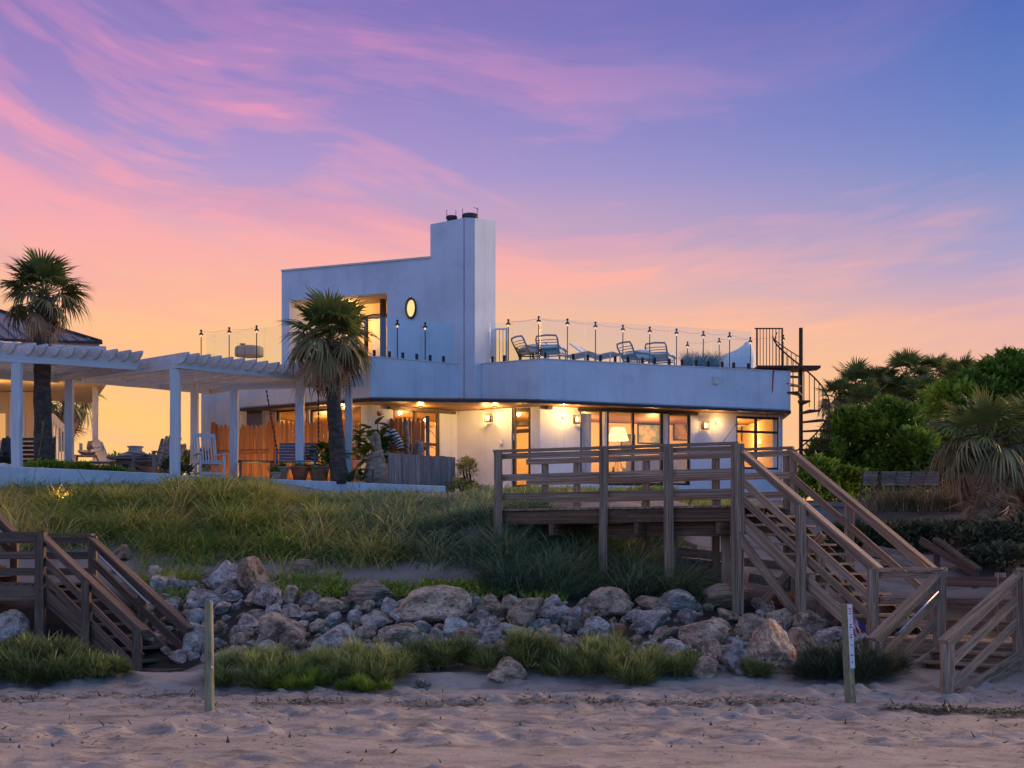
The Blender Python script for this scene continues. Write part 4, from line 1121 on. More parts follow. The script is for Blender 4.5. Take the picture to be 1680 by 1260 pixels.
lounge_chair(874, 592, 37.3, R(120), 'wire lounge chair nearest the chimney tower, turned to face right')
lounge_chair(906, 592, 37.1, R(160), 'second wire lounge chair from the tower, facing the terrace edge')
lounge_chair(1046, 601, 38.0, R(125), 'third wire lounge chair, right of the white loungers')
lounge_chair(1085, 603, 38.2, R(155), 'rightmost wire lounge chair on the roof terrace')
def sling_lounger(px, py, d, label):
    b = P(px, py, d); t = thing('sling_lounger', label, 'lounger', b, 'white sling loungers on the roof terrace', R(60)); W = WM[t.name]; g = lambda x, y, z: W @ V((x, y, z))
    for s in (-1, 1):
        mb = MB(); mb.tube([g(s * .3, -.5, .30), g(s * .3, .2, .22), g(s * .3, .75, .62)], .016, 6); part('side_rail', mb, M['white_wood'], t)
        for y in (-.45, .3):
            mb = MB(); mb.tube([g(s * .3, y, 0), g(s * .3, y, .27)], .016, 6); part('leg', mb, M['white_wood'], t)
    mb = MB(); pr = [(-.5, .31), (-.2, .24), (.2, .22), (.5, .42), (.76, .63)]
    vs = [g(sx * .285, y, z + dz) for y, z in pr for sx, dz in ((-1, 0), (1, 0), (1, .012), (-1, .012))]
    fs = []
    for i in range(4):
        for k in range(4): fs.append((i * 4 + k, i * 4 + (k + 1) % 4, i * 4 + 4 + (k + 1) % 4, i * 4 + 4 + k))
    mb.add(vs, fs); part('sling', mb, M['cushion'], t)
sling_lounger(944, 600, 37.4, 'white sling lounger just right of the second wire chair')
sling_lounger(984, 601, 37.6, 'white sling lounger beside the third wire chair')
def draped_cover():
    d = 40.5; b = P(1203, 606, d); rng = random.Random(3); mb = MB(); nu, nv = 18, 10; vs = []
    for j in range(nv + 1):
        for i in range(nu):
            g = 2 * pi * i / nu; f = j / nv
            r = 1.0 - .86 * f ** 1.6 + .05 * sin(5 * g) * (1 - f)
            hh = .72 * (1 - (1 - f) ** 1.7) * (.75 + .35 * (cos(g - .2) * .5 + .5))
            vs.append(b + V((cos(g) * .62 * r + .28 * f, sin(g) * .5 * r, hh)))
    fs = [(j * nu + i, j * nu + (i + 1) % nu, (j + 1) * nu + (i + 1) % nu, (j + 1) * nu + i) for j in range(nv) for i in range(nu)]
    fs.append(tuple(nv * nu + i for i in range(nu)))
    mb.add(vs, fs); solo('furniture_cover', mb, M['cushion'], 'pale grey cover draped over furniture near the spiral stair', 'cover', b, smooth=True)
draped_cover()
def terrace_grass():
    for k, (px, w) in enumerate(((1128, .36), (1150, .42), (1172, .36))):
        d = 39.4; b = P(px, 606, d); t = thing('potted_grass', ('leftmost', 'middle', 'rightmost')[k] + ' tuft of pale ornamental grass in a trough behind the glass', 'potted plant', b, 'ornamental grasses on the roof terrace')
        mb = MB(); mb.lathe(b - V((0, 0, .12)), [(.13, 0), (.17, .22), (.19, .24), (.16, .24)], 12); part('pot', mb, M['charcoal'], t)
        rng = np.random.default_rng(50 + k); N = 420
        base = np.array(b)[None] + np.stack([rng.normal(0, .07, N), rng.normal(0, .07, N), np.full(N, .1)], -1)
        blade_object('foliage', [(blades(base, rng.uniform(.3, .62, N), rng.uniform(.004, .008, N), .55, rng, .5), np.clip(rng.normal(.75, .15, N), 0, 1))], M['dark_scrub'], None, parent=t)
terrace_grass()
def tank():
    d = 42.0; b = P(409, 590, d); t = thing('roof_unit', 'low pale roof unit behind the pergola on the left wing', 'roof unit', b); mb = MB()
    mb.lathe(b + V((0, 0, .1)), [(.42, 0), (.43, .06), (.42, .24), (.37, .28), (.2, .30)], 20); part('drum', mb, M['concrete'], t)
    mb = MB(); mb.lathe(b + V((-.2, 0, .38)), [(.05, 0), (.05, .06), (.09, .07), (.09, .09)], 10); part('cap', mb, M['charcoal'], t)
tank()

# ------------------------------------------------------------------ spiral stair at the right end of the house
def spiral_stair():
    d = 39.0; cx = X(1314, d); c = V((cx, d, GZ))
    t = thing('spiral_staircase', 'dark steel spiral staircase climbing to the roof at the right end of the house', 'staircase', c)
    mb = MB(); mb.tube([c - V((0, 0, .2)), V((cx, d, Z(538, d)))], .055, 12); part('column', mb, M['rust_metal'], t, True)
    z_top = Z(603, d); n = 14; Rr = .80
    a0 = R(178); step = -R(300) / n             # turning clockwise downwards from the landing on the left
    ang = lambda k: a0 - step * k * 1.0
    for k in range(1, n):
        z = z_top - k * (z_top - GZ) / n; a = a0 + (2 * pi * .84) * k / n
        mb = MB(); w0, w1 = .10, .17
        dr = V((cos(a), sin(a), 0)); sd = V((-sin(a), cos(a), 0))
        lo = [c + dr * .05 - sd * .05, c + dr * Rr - sd * w1, c + dr * Rr + sd * w1, c + dr * .05 + sd * .05]
        mb.prism([(p.x, p.y) for p in lo], z - .045, z); part('tread', mb, M['rust_metal'], t)
        mb = MB(); q = c + dr * (Rr - .03); q2 = V((q.x, q.y, z + .86)); mb.tube([V((q.x, q.y, z)), q2], .014, 6); part('baluster', mb, M['rust_metal'], t)
        if k < n - 1:
            a2 = a + (2 * pi * .84) * .5 / n; q = c + V((cos(a2), sin(a2), 0)) * (Rr - .03); zz = z - (z_top - GZ) / n * .5
            mb = MB(); mb.tube([V((q.x, q.y, zz - .05)), V((q.x, q.y, zz + .86))], .011, 6); part('baluster', mb, M['rust_metal'], t)
    pts = []
    for k in range(0, 4 * n):
        f = k / 4; z = z_top - f * (z_top - GZ) / n + .86; a = a0 + (2 * pi * .84) * f / n
        pts.append(c + V((cos(a) * (Rr - .03), sin(a) * (Rr - .03), z - GZ)))
    mb = MB(); mb.tube(pts, .022, 6); part('handrail', mb, M['rust_metal'], t, True)
    # landing reaching over to the roof edge, with its barred gate
    xl, xr = X(1238, d), X(1341, d)
    mb = MB(); mb.prism([(xl, d - .42), (xr, d - .42), (xr, d + .08), (X(1314, d), d + .5), (xl, d + .5)], z_top - .07, z_top); part('landing', mb, M['rust_metal'], t)
    mb = MB(); mb.bar((X(1246, d), d - .3, z_top - .19), (X(1290, d), d - .3, z_top - .19), .06, .22); part('bracket', mb, M['rust_metal'], t)
    zg = Z(543.5, d)
    for k in range(9):
        x = xl + (X(1279, d) - xl) * k / 8; thick = k in (0, 8)
        mb = MB(); mb.tube([(x, d - .38, z_top), (x, d - .38, zg)], .026 if thick else .011, 6); part('baluster', mb, M['rust_metal'], t)
    mb = MB(); mb.bar((xl - .06, d - .38, zg + .012), (X(1280, d), d - .38, zg + .012), .05, .03); part('handrail', mb, M['rust_metal'], t)
    mb = MB(); mb.tube([(X(1270, d), d - .40, zg - .10), (X(1266, d), d - .44, zg - .3), (X(1275, d), d - .5, zg - .45), (X(1290, d), d - .6, z_top + .35), (X(1308, d), d - .76, z_top + .12)], .016, 6); part('handrail', mb, M['rust_metal'], t)
    for k in range(5):
        f = (k + .5) / 5; x = X(1274 + 34 * f, d); mb = MB(); mb.tube([(x, d - .5 - .24 * f, z_top - .02), (x, d - .5 - .24 * f, zg - .5 - .36 * f)], .010, 5); part('baluster', mb, M['rust_metal'], t)
    mb = MB(); mb.tube([P(1269, 607, 38.2), P(1267, 640, 38.22), P(1262, 665, 38.24), P(1257, 686, 38.26)], .018, 6)
    solo('hanging_rope', mb, M['red_rope'], 'red rope hanging from the stair landing down the white parapet', 'rope', P(1269, 607, 38.2))
spiral_stair()
# ------------------------------------------------------------------ low wall along the patio edge
LWA, LWB = (X(-260, 29.9), 29.9), (X(731, 35.3), 35.3)
def low_walls():
    def run(p0, p1, z0, z1, label):
        a, b = pt_px(p0, LWA, LWB), pt_px(p1, LWA, LWB); t, n, L = frame_of(a, b)
        o = V((a[0], a[1], z0 - .6)); mb = MB(); th = .24; k = max(2, int(L / 1.2))
        rd = random.Random(int(p0)); vs = []
        for i in range(k + 1):
            f = i / k; q = V((a[0], a[1], 0)).lerp(V((b[0], b[1], 0)), f); z = z0 + (z1 - z0) * f + rd.uniform(-.006, .006)
            for off, zz in ((0, z - .9), (0, z - .02), (.02, z), (th - .02, z), (th, z - .02), (th, z - .9)): vs.append(q - n * off + V((0, 0, zz)))
        fs = [(i * 6 + j, i * 6 + 6 + j, i * 6 + 7 + j, i * 6 + 1 + j) for i in range(k) for j in range(5)] + [(0, 1, 2, 3, 4, 5), tuple(k * 6 + j for j in (5, 4, 3, 2, 1, 0))]
        mb.add(vs, fs); solo('low_wall', mb, M['low_wall'], label, 'wall', o, 'white low walls along the patio')
    za = lambda px, py: Z(py, pt_px(px, LWA, LWB)[1])
    run(-260, 277, za(-260, 752), za(277, 777), 'white rendered low wall in front of the left pergola')
    run(292, 731, za(292, 779), za(731, 797.5), 'white rendered low wall below the palm and plank planter')
low_walls()

# ------------------------------------------------------------------ pergolas
def rafter_tail(mb, p, q, w, h):
    """rafter from p (front, curved end) to q"""
    p, q = V(p), V(q); x = (q - p).normalized(); y = V((0, 0, 1)).cross(x); L = (q - p).length
    prof = [(0, h * .5), (0, .30 * h), (.04, .05 * h), (.10, -.18 * h), (.17, -.40 * h), (.24, -.5 * h), (L, -.5 * h), (L, h * .5)]
    vs = [p + x * a + V((0, 0, b)) + y * s for s in (-w / 2, w / 2) for a, b in prof]; n = len(prof)
    mb.add(vs, [tuple(range(n)), tuple(range(n, 2 * n))[::-1]] + [(i, n + i, n + (i + 1) % n, (i + 1) % n) for i in range(n)])
def box_post(name, px, py_top, d, w, parent, mat='white_wood', z0=GZ - .25):
    x = X(px, d); lumber(name, (x, d, z0), (x, d, Z(py_top, d)), w, w, mat, parent, up=(0, 1, 0))
def pergola(name, label, A, B, zb, bh, raf, back, posts, joist_h=.23, loc=None):
    """A->B front beam (xy), zb = its top; raf = photo columns of the rafter ends; back = vector to the rear beam"""
    t_ = thing(name, label, 'pergola', (A[0], A[1], GZ), 'white slatted pergolas over the patio')
    t, n, L = frame_of(A, B); bk = V((back[0], back[1], 0))
    a, b = V((A[0], A[1], zb - bh / 2)), V((B[0], B[1], zb - bh / 2))
    lumber('beam', a, b, .10, bh, 'white_wood', t_); lumber('beam', a + bk, b + bk, .10, bh, 'white_wood', t_)
    lumber('side_beam', a + t * .06 + bk.normalized() * .06, a + t * .06 + bk - bk.normalized() * .06, .10, bh - .02, 'white_wood', t_)
    lumber('side_beam', b - t * .06 + bk.normalized() * .06, b - t * .06 + bk - bk.normalized() * .06, .10, bh - .02, 'white_wood', t_)
    for px in raf:
        p = pt_px(px, A, B); q = V((p[0], p[1], zb + joist_h / 2 - .06)) - bk.normalized() * .40; mb = MB()
        rafter_tail(mb, q, q + bk + bk.normalized() * .8, .06, joist_h); part('rafter', mb, M['white_wood'], t_)
    for (px, py, d, w) in posts: box_post('post', px, py, d, w, t_)
    return t_
# right pergola: front beam px 292..503, left one px 33..223
PA, PB = (X(290, 32.6), 32.6), (X(507, 35.0), 35.0)
pergola('pergola', 'white pergola beside the palm and bench swing', PA, PB, Z(592, 32.6), .17,
        [292, 309, 327, 345, 364, 383, 402, 421, 440, 458, 476, 494], (-2.9, 2.5),
        [(287.5, 606, 32.75, .21), (492.5, 617, 34.85, .20), (319, 622, 36.3, .18), (436, 630, 38.3, .16)])
QA, QB = (X(-60, 31.2), 31.2), (X(224, 33.0), 33.0)
pergola('pergola', 'white pergola against the metal roofed pavilion behind the left palm', QA, QB, Z(579, 31.9), .24,
        [-38, -12, 12, 42, 62, 85, 108, 130, 152, 176, 198, 217], (-2.5, 2.2),
        [(28, 596, 31.75, .20), (114, 622, 34.8, .18), (156.5, 622, 36.8, .12)])

# swing frame with a blue slatted bench hanging on chains
def swing():
    d = 34.9; A, B = V((X(362, d), d, Z(636, d))), V((X(597, 35.2), 35.2, Z(628, 35.2)))
    t = thing('swing_frame', 'white timber frame that carries the blue bench swing', 'swing frame', (A.x, A.y, GZ))
    lumber('beam', A, B, .12, .16, 'white_wood', t)
    for px, dd, w in ((384.5, 34.93, .19), (572, 35.15, .17)):
        x = X(px, dd); f = (x - A.x) / (B.x - A.x); lumber('post', (x, dd, GZ - .2), (x, dd, A.z + (B.z - A.z) * f - .085), w, w, 'white_wood', t, up=(0, 1, 0))
    d2 = 35.05
    b = V((X(487, d2), d2, Z(762, d2))); s = thing('bench_swing', 'blue slatted bench hanging on chains between the white posts', 'bench swing', b)
    x0, x1 = X(455, d2), X(521, d2)
    for k in range(6):
        z = Z(752 - k * 5.0, d2); lumber('slat', (x0, d2 + .22 + .02 * k, z), (x1, d2 + .22 + .02 * k, z), .02, .062, 'blue_paint', s)
    for k in range(5): lumber('slat', (x0, d2 - .28 + k * .105, Z(758, d2)), (x1, d2 - .28 + k * .105, Z(758, d2)), .09, .022, 'blue_paint', s)
    for x in (x0 + .03, x1 - .03):
        lumber('armrest', (x, d2 - .3, Z(745, d2)), (x, d2 + .2, Z(743, d2)), .07, .03, 'blue_paint', s)
        lumber('arm_post', (x, d2 - .26, Z(764, d2)), (x, d2 - .26, Z(746, d2)), .05, .05, 'blue_paint', s, up=(0, 1, 0))
    for x, px in ((x0 + .02, 437), (x1 + .04, 522)):
        p = V((X(px, d), d + .02, A.z - .09)); mb = MB()
        q = V((x, d2 - .05, Z(746, d2))); mb.tube([p, q], .013, 5)
        for k in range(14):
            c = p.lerp(q, k / 14); mb.box(c, (.04, .018, .05))
        part('chain', mb, M['black_metal'], s)
swing()

# ------------------------------------------------------------------ neighbouring pavilion with seamed metal roof
def pavilion():
    t = thing('pavilion', 'open pavilion with grey standing seam roof behind the left palm', 'pavilion', (X(20, 37), 37, GZ))
    de = 34.6; E1 = P(165, 560.5, 36.6); E0 = P(-140, 551, 33.4); RG = P(-25, 503, 38.5); 
    E2 = E1 + V((-2.0, 5.0, 0)); RG2 = RG + V((-1.0, 2.0, 0))
    mb = MB(); th = V((0, 0, -.05))
    A0 = E0; tri = [E0, E1, RG, RG + (E0 - E1) * .4]
    for q in ([E0, E1, RG, RG - V((3.4, 1.2, 0))], [E1, E2, RG2, RG]):
        mb.add(q + [p + th for p in q], [(0, 1, 2, 3), (7, 6, 5, 4), (0, 4, 5, 1), (1, 5, 6, 2), (2, 6, 7, 3), (3, 7, 4, 0)])
    roof = part('roof', mb, M['roof_metal'], t)
    for k in range(14):
        f = (k + .6) / 14.5; p = E0.lerp(E1, f)
        s = max(0.0, 1 - max(0.0, (f - .30)) / .70); up = (RG - E1)
        # seams run straight up the slope until they meet the hip
        dirv = (RG - V(E0.lerp(E1, .55))).normalized(); top = p + dirv * (up.length * .78 * s * .9)
        mb = MB(); nrm = (E1 - E0).cross(RG - E1).normalized()
        if nrm.z < 0: nrm = -nrm
        mb.bar(p + nrm * .02, top + nrm * .02, .03, .045, up=nrm); part('seam', mb, M['roof_metal'], roof)
    mb = MB(); mb.bar(E1 + V((0, 0, .03)), RG + V((0, 0, .03)), .12, .05); part('hip_cap', mb, M['bronze'], roof)
    mb = MB(); mb.bar(E0 + V((0, -.05, -.04)), E1 + V((.05, -.05, -.04)), .07, .07); part('gutter', mb, M['bronze'], t)
    F0, F1 = P(-140, 562, 33.5), P(173, 574, 36.4)
    lumber('fascia', F0, F1, .12, .17, 'white_wood', t)
    mb = MB(); mb.prism([(F0.x, F0.y + .05), (F1.x, F1.y + .05), (F1.x - 1.5, F1.y + 4), (F0.x - 1, F0.y + 5)], Z(620, 35), Z(620, 35) + .08); part('porch_ceiling', mb, M['cream'], t)
    # back wall of clapboard with a lit window, corner boards
    yb = 37.6; zc = Z(622, 35)
    def wallseg(p0, p1, mat='white_wood', openings=()):
        a, b = (X(p0, yb), yb), (X(p1, yb), yb); mb = MB(); wall(mb, a, b, GZ - .2, zc, .12, openings); part('wall', mb, M[mat], t)
    zt = Z(666, yb)
    wallseg(-150, 20, 'cream', [(X(-20, yb) - X(-150, yb), X(9, yb) - X(-150, yb), Z(722, yb), Z(678, yb))])
    wallseg(38, 60, 'cream')
    mb = MB(); x0, x1 = X(-20, yb), X(9, yb)
    mb.add([(x0, yb + .06, Z(722, yb)), (x1, yb + .06, Z(722, yb)), (x1, yb + .06, Z(678, yb)), (x0, yb + .06, Z(678, yb))], [(0, 1, 2, 3)]); part('lit_window', mb, M['shade_dim'], t)
    for px in (21, 37.5, 60): 
        lumber('corner_board', (X(px, yb), yb - .03, GZ - .2), (X(px, yb), yb - .03, zc), .14, .08, 'white_wood', t, up=(0, 1, 0))
    mb = MB(); mb.box(((X(-60, yb)), yb - .1, Z(628, yb)), (5.2, .1, .28)); part('header', mb, M['cedar'], t)
    mb = MB(); mb.prism([(X(-150, 35), 33.6), (X(100, 35), 34.8), (X(100, 37), 37.5), (X(-150, 37), 37.5)], GZ - .1, GZ + .06); part('porch_floor', mb, M['grey_wood'], t)
    lamp_at((X(-5, 35.5), 35.5, zc - .35), 14, rad=.08); lamp_at((X(75, 35.8), 35.8, zc - .35), 10, rad=.08)
    # white stair rail at the right side of the porch
    p, q = P(84, 681, 37.0), P(108, 706, 37.0)
    lumber('stair_rail', p, q, .06, .15, 'white_wood', t)
    for k in range(5):
        f = (k + .5) / 5; c = p.lerp(q, f); lumber('baluster', c - V((0, 0, .08)), (c.x, c.y, GZ + .06), .04, .04, 'white_wood', t, up=(0, 1, 0))
M['shade_dim'] = glow('shade_dim', (1.0, .50, .17), .75)
pavilion()

# ------------------------------------------------------------------ fences
def picket_fence():
    A, B = (X(345, 37.2), 37.2), (X(700, 36.9), 36.9)
    t = thing('picket_fence', 'orange cedar fence with scalloped picket tops in front of the left windows', 'fence', (A[0], A[1], GZ))
    tv, n, L = frame_of(A, B)
    pw = .115; mb = MB(); h = 1.0
    prof = [(-.5, 0), (.5, 0), (.5, .94), (.3, .985), (0, 1.0), (-.3, .985), (-.5, .94)]
    vs = [(x * pw * .94, s * .011, z) for s in (-1, 1) for x, z in prof]; k = len(prof)
    mb.add(vs, [tuple(range(k)), tuple(range(k, 2 * k))[::-1]] + [(i, k + i, k + (i + 1) % k, (i + 1) % k) for i in range(k)])
    me = mesh_of('picket', mb, M['cedar_upright']); rz = Matrix.Rotation(atan2(tv.y, tv.x), 3, 'Z')
    u = .06; i = 0
    while u < L:
        p = at_u(A, B, u); px = CX + p[0] * FPX / p[1]
        top = np.interp(px, [345, 400, 420, 450, 520, 600, 660, 700], [696, 697, 697, 690, 691, 690, 685, 686])
        skip = 642 < px < 655
        hh = Z(top, p[1]) - (GZ - .1) + random.uniform(-.014, .014)
        inst('picket', me, t, (p[0], p[1], GZ - .1), rz, (1, 1, hh)); u += pw; i += 1
    for zz in (.28, .98):
        a, b = V((*A, GZ + zz)) + n * .035, V((*B, GZ + zz + (.08 if zz > .5 else 0))) + n * .035
        lumber('rail', a, b, .04, .085, 'cedar', t)
    for px in (351, 447, 612, 702):
        p = pt_px(px, A, B); z = np.interp(px, [345, 447, 700], [Z(694, 37.2), Z(683, 37.1), Z(683, 36.9)]); q = V((p[0], p[1], 0)) + n * .06
        lumber('post', q + V((0, 0, GZ - .2)), q + V((0, 0, z)), .10, .10, 'cedar' if px < 690 else 'grey_wood', t, up=(0, 1, 0))
picket_fence()
def plank_planter():
    A, B = (X(637.5, 35.15), 35.15), (X(746, 36.3), 36.3)
    t = thing('plank_planter', 'weathered grey plank screen standing on the end of the low white wall', 'planter', (A[0], A[1], GZ))
    tv, n, L = frame_of(A, B); rd = random.Random(4); u = 0.0
    while u < L - .02:
        w = min(rd.uniform(.065, .13), L - u); a = at_u(A, B, u + w / 2); q = V((a[0], a[1], 0)) - n * rd.uniform(0, .012)
        zt = Z(743 + 7.5 * u / L + rd.uniform(-1.0, 1.0), a[1])
        lumber('plank', q + V((0, 0, GZ - .3)), q + V((0, 0, zt)), w - .006, .03, 'grey_wood', t, up=n); u += w
    lumber('back_rail', V((*A, GZ + .35)) - n * .05, V((*B, GZ + .35)) - n * .05, .04, .08, 'grey_wood', t)
    C0 = at_u(A, B, L); c1 = V((C0[0], C0[1], 0)) - n * .62 + tv * .05
    for k in range(6):
        q = V((C0[0], C0[1], 0)).lerp(c1, (k + .5) / 6); lumber('plank', q + V((0, 0, GZ - .3)), q + V((0, 0, Z(751, 36.5))), .10, .03, 'grey_wood', t, up=tv)
plank_planter()

# ------------------------------------------------------------------ patio furniture
def adirondack(px, d, rz, label, mat='white_wood', z=GZ, sc=1.0):
    b = V((X(px, d), d, z)); t = thing('adirondack_chair', label, 'chair', b, 'slatted adirondack chairs on the patio', rz); W = WM[t.name]
    g = lambda x, y, zz: W @ V((x * sc, y * sc, zz * sc))
    lay = W.to_3x3() @ V((0, -.35, .93))
    for k in range(6):
        x = (k - 2.5) * .095; hh = .74 + .10 * cos((k - 2.5) * .62); p, q = g(x * .9, .18, .30), g(x * 1.12, .18 + hh * .42, .30 + hh * .9)
        nrm = (W.to_3x3() @ V((0, -.9, .42))).normalized(); mb = MB(); dx = (W.to_3x3() @ V((1, 0, 0))); w = .043 * sc
        up = (q - p)
        pr = [p - dx * w, p + dx * w, q + dx * w, q + dx * w * .5 + up * .035, q - dx * w * .5 + up * .035, q - dx * w]
        mb.add([v - nrm * .009 for v in pr] + [v + nrm * .009 for v in pr], [(5, 4, 3, 2, 1, 0), (6, 7, 8, 9, 10, 11)] + [(i, (i + 1) % 6, 6 + (i + 1) % 6, 6 + i) for i in range(6)])
        part('back_slat', mb, M[mat], t)
    for k in range(5): 
        y = -.42 + k * .125; zz = .40 - (y + .42) * .19; lumber('seat_slat', g(-.27, y, zz), g(.27, y, zz), .105 * sc, .02 * sc, mat, t)
    for s in (-1, 1):
        lumber('armrest', g(s * .36, -.50, .60), g(s * .34, .38, .57), .13 * sc, .024 * sc, mat, t)
        lumber('leg', g(s * .30, -.42, 0), g(s * .30, -.42, .585), .09 * sc, .03 * sc, mat, t, up=W.to_3x3() @ V((1, 0, 0)))
        lumber('side_rail', g(s * .28, -.44, .36), g(s * .28, .62, .06), .028 * sc, .11 * sc, mat, t)
        lumber('leg', g(s * .32, .34, .03), g(s * .32, .34, .56), .06 * sc, .03 * sc, mat, t, up=W.to_3x3() @ V((1, 0, 0)))
    lumber('back_rail', g(-.32, .50, .80), g(.32, .50, .80), .03 * sc, .07 * sc, mat, t)
adirondack(257, 34.2, R(-28), 'adirondack chair with fanned back right of the fire table', 'grey_wood', GZ + .10, 1.05)
adirondack(190, 35.6, R(130), 'pale adirondack chair left of the fire table, turned away', 'white_wood', GZ + .10)
adirondack(270, 35.8, R(-60), 'second grey adirondack chair tucked behind the fanned one', 'grey_wood', GZ + .10, .95)

def porch_rocker(px, d, rz, label):
    b = V((X(px, d), d, GZ + .05)); t = thing('porch_chair', label, 'chair', b, None, rz); W = WM[t.name]; g = lambda x, y, z: W @ V((x, y, z)); X3 = W.to_3x3() @ V((1, 0, 0))
    for s in (-1, 1):
        lumber('leg', g(s * .29, -.27, 0), g(s * .29, -.27, .62), .05, .05, 'white_wood', t, up=X3)
        lumber('leg', g(s * .26, .27, 0), g(s * .26, .22, .44), .05, .05, 'white_wood', t, up=X3)
        lumber('back_post', g(s * .25, .23, .40), g(s * .25, .42, 1.10), .05, .035, 'white_wood', t, up=X3)
        lumber('armrest', g(s * .31, -.36, .635), g(s * .28, .30, .63), .10, .028, 'white_wood', t)
        lumber('side_rail', g(s * .28, -.25, .17), g(s * .26, .26, .17), .03, .04, 'white_wood', t)
    for z in (.42, .16): lumber('front_rail', g(-.265, -.27, z), g(.265, -.27, z), .03, .06, 'white_wood', t)
    for k in range(6): lumber('seat_slat', g(-.28, -.27 + k * .095, .45 - k * .008), g(.28, -.27 + k * .095, .45 - k * .008), .08, .02, 'white_wood', t)
    for k in range(7):
        x = (k - 3) * .07; lumber('back_slat', g(x, .235, .47), g(x, .42, 1.10 + .03 * cos(k - 3)), .058, .018, 'white_wood', t, up=X3)
    lumber('top_rail', g(-.27, .43, 1.12), g(.27, .43, 1.12), .03, .09, 'white_wood', t)
porch_rocker(343, 33.9, R(28), 'tall backed white porch chair by the low wall, angled to the left')

def fire_table(px, d):
    b = V((X(px, d), d, GZ + .1)); t = thing('fire_table', 'square stone fire table with a domed lid between the adirondack chairs', 'fire table', b)
    mb = MB(); mb.box(b + V((0, 0, .26)), (.78, .62, .52)); part('base', mb, M['carved'], t)
    mb = MB(); mb.box(b + V((0, 0, .56)), (1.15, .95, .07)); part('table_top', mb, M['grey_wood'], t)
    mb = MB(); mb.lathe(b + V((0, 0, .597)), [(.36, 0), (.34, .05), (.22, .12), (.17, .14), (.16, .22), (.20, .24), (.20, .26)], 20); part('lid', mb, M['pale_pot'], t, True)
    for s in (-1, 1):
        mb = MB(); mb.box(b + V((s * .2, -.315, .33)), (.22, .012, .13)); part('vent', mb, M['charcoal'], t)
fire_table(222, 34.9)
def side_table(px, d, w, h, label, mat='grey_wood'):
    b = V((X(px, d), d, GZ)); t = thing('side_table', label, 'table', b, None, .2); W = WM[t.name]; g = lambda x, y, z: W @ V((x, y, z))
    for k in range(4): lumber('top_slat', g(-w / 2, (k - 1.5) * .13, h), g(w / 2, (k - 1.5) * .13, h), .12, .026, mat, t)
    for sx in (-1, 1):
        for sy in (-1, 1): lumber('leg', g(sx * w * .43, sy * .2, 0), g(sx * w * .43, sy * .2, h - .015), .045, .045, mat, t, up=(0, 1, 0))
        lumber('apron', g(sx * w * .43, -.17, h - .05), g(sx * w * .43, .17, h - .05), .03, .06, mat, t)
side_table(143, 36.2, .62, .82, 'small tall side table behind the left palm with a grill pan on it')
side_table(420, 34.6, .86, .56, 'long low dark table between the porch chair and flower pots', 'stair_wood')
side_table(160, 34.4, .74, .52, 'low slatted table left of the fire table')
def grill_pan():
    b = V((X(143, 36.2), 36.2, GZ + .835)); t = thing('grill', 'small open grill with raised lid on the tall side table', 'grill', b); mb = MB()
    mb.lathe(b, [(.12, 0), (.22, .07), (.24, .12), (.22, .12)], 16); part('bowl', mb, M['pale_pot'], t)
    mb = MB(); c = b + V((.12, .05, .22)); mb.tube([c + V((-.12, 0, -.07)), c + V((0, 0, .02)), c + V((.10, 0, .11))], [.05, .17, .08], 12); part('lid', mb, M['carved'], t, True)
    mb = MB(); mb.box(b + V((-.16, 0, .2)), (.02, .22, .22)); part('wind_guard', mb, M['galvanised'], t)
grill_pan()
def dark_bench(px, d, w, label, rz=.15):
    b = V((X(px, d), d, GZ + .02)); t = thing('slatted_bench', label, 'bench', b, None, rz); W = WM[t.name]; g = lambda x, y, z: W @ V((x, y, z)); X3 = W.to_3x3() @ V((1, 0, 0))
    for k in range(6): lumber('back_slat', g(-w / 2, .25 + .02 * k, .50 + k * .105), g(w / 2, .25 + .02 * k, .50 + k * .105), .022, .07, 'stair_wood', t)
    for k in range(5): lumber('seat_slat', g(-w / 2, -.28 + k * .115, .43), g(w / 2, -.28 + k * .115, .43), .095, .025, 'stair_wood', t)
    for s in (-1, 1):
        lumber('leg', g(s * w * .47, -.27, 0), g(s * w * .47, -.27, .66), .06, .06, 'stair_wood', t, up=X3)
        lumber('back_post', g(s * w * .47, .28, 0), g(s * w * .47, .40, 1.10), .06, .05, 'stair_wood', t, up=X3)
        lumber('armrest', g(s * w * .47, -.33, .67), g(s * w * .47, .32, .67), .075, .03, 'stair_wood', t)
dark_bench(46, 33.6, 1.15, 'dark horizontal slatted bench between white post and left palm')
def sling_chair(px, d, label):
    b = V((X(px, d), d, GZ + .05)); t = thing('sling_chair', label, 'chair', b, None, -.2); W = WM[t.name]; g = lambda x, y, z: W @ V((x, y, z))
    for s in (-1, 1):
        mb = MB(); mb.tube([g(s * .3, -.4, 0), g(s * .3, .25, .9)], .016, 6); part('leg', mb, M['oat_straw'], t)
        mb = MB(); mb.tube([g(s * .28, .35, 0), g(s * .28, -.2, .55)], .016, 6); part('leg', mb, M['oat_straw'], t)
    mb = MB(); pr = [(-.35, .50), (-.15, .36), (.1, .42), (.22, .70), (.30, 1.0)]
    vs = [g(sx * .27, y, z) for y, z in pr for sx in (-1, 1)]; vs2 = [v + V((0, 0, .01)) for v in vs]
    mb.add(vs, [(2 * i, 2 * i + 1, 2 * i + 3, 2 * i + 2) for i in range(4)]); mb.add(vs2, [(2 * i + 2, 2 * i + 3, 2 * i + 1, 2 * i) for i in range(4)]); part('sling', mb, M['charcoal'], t, True)
sling_chair(9, 33.4, 'folding chair with black sling at the left edge of the patio')
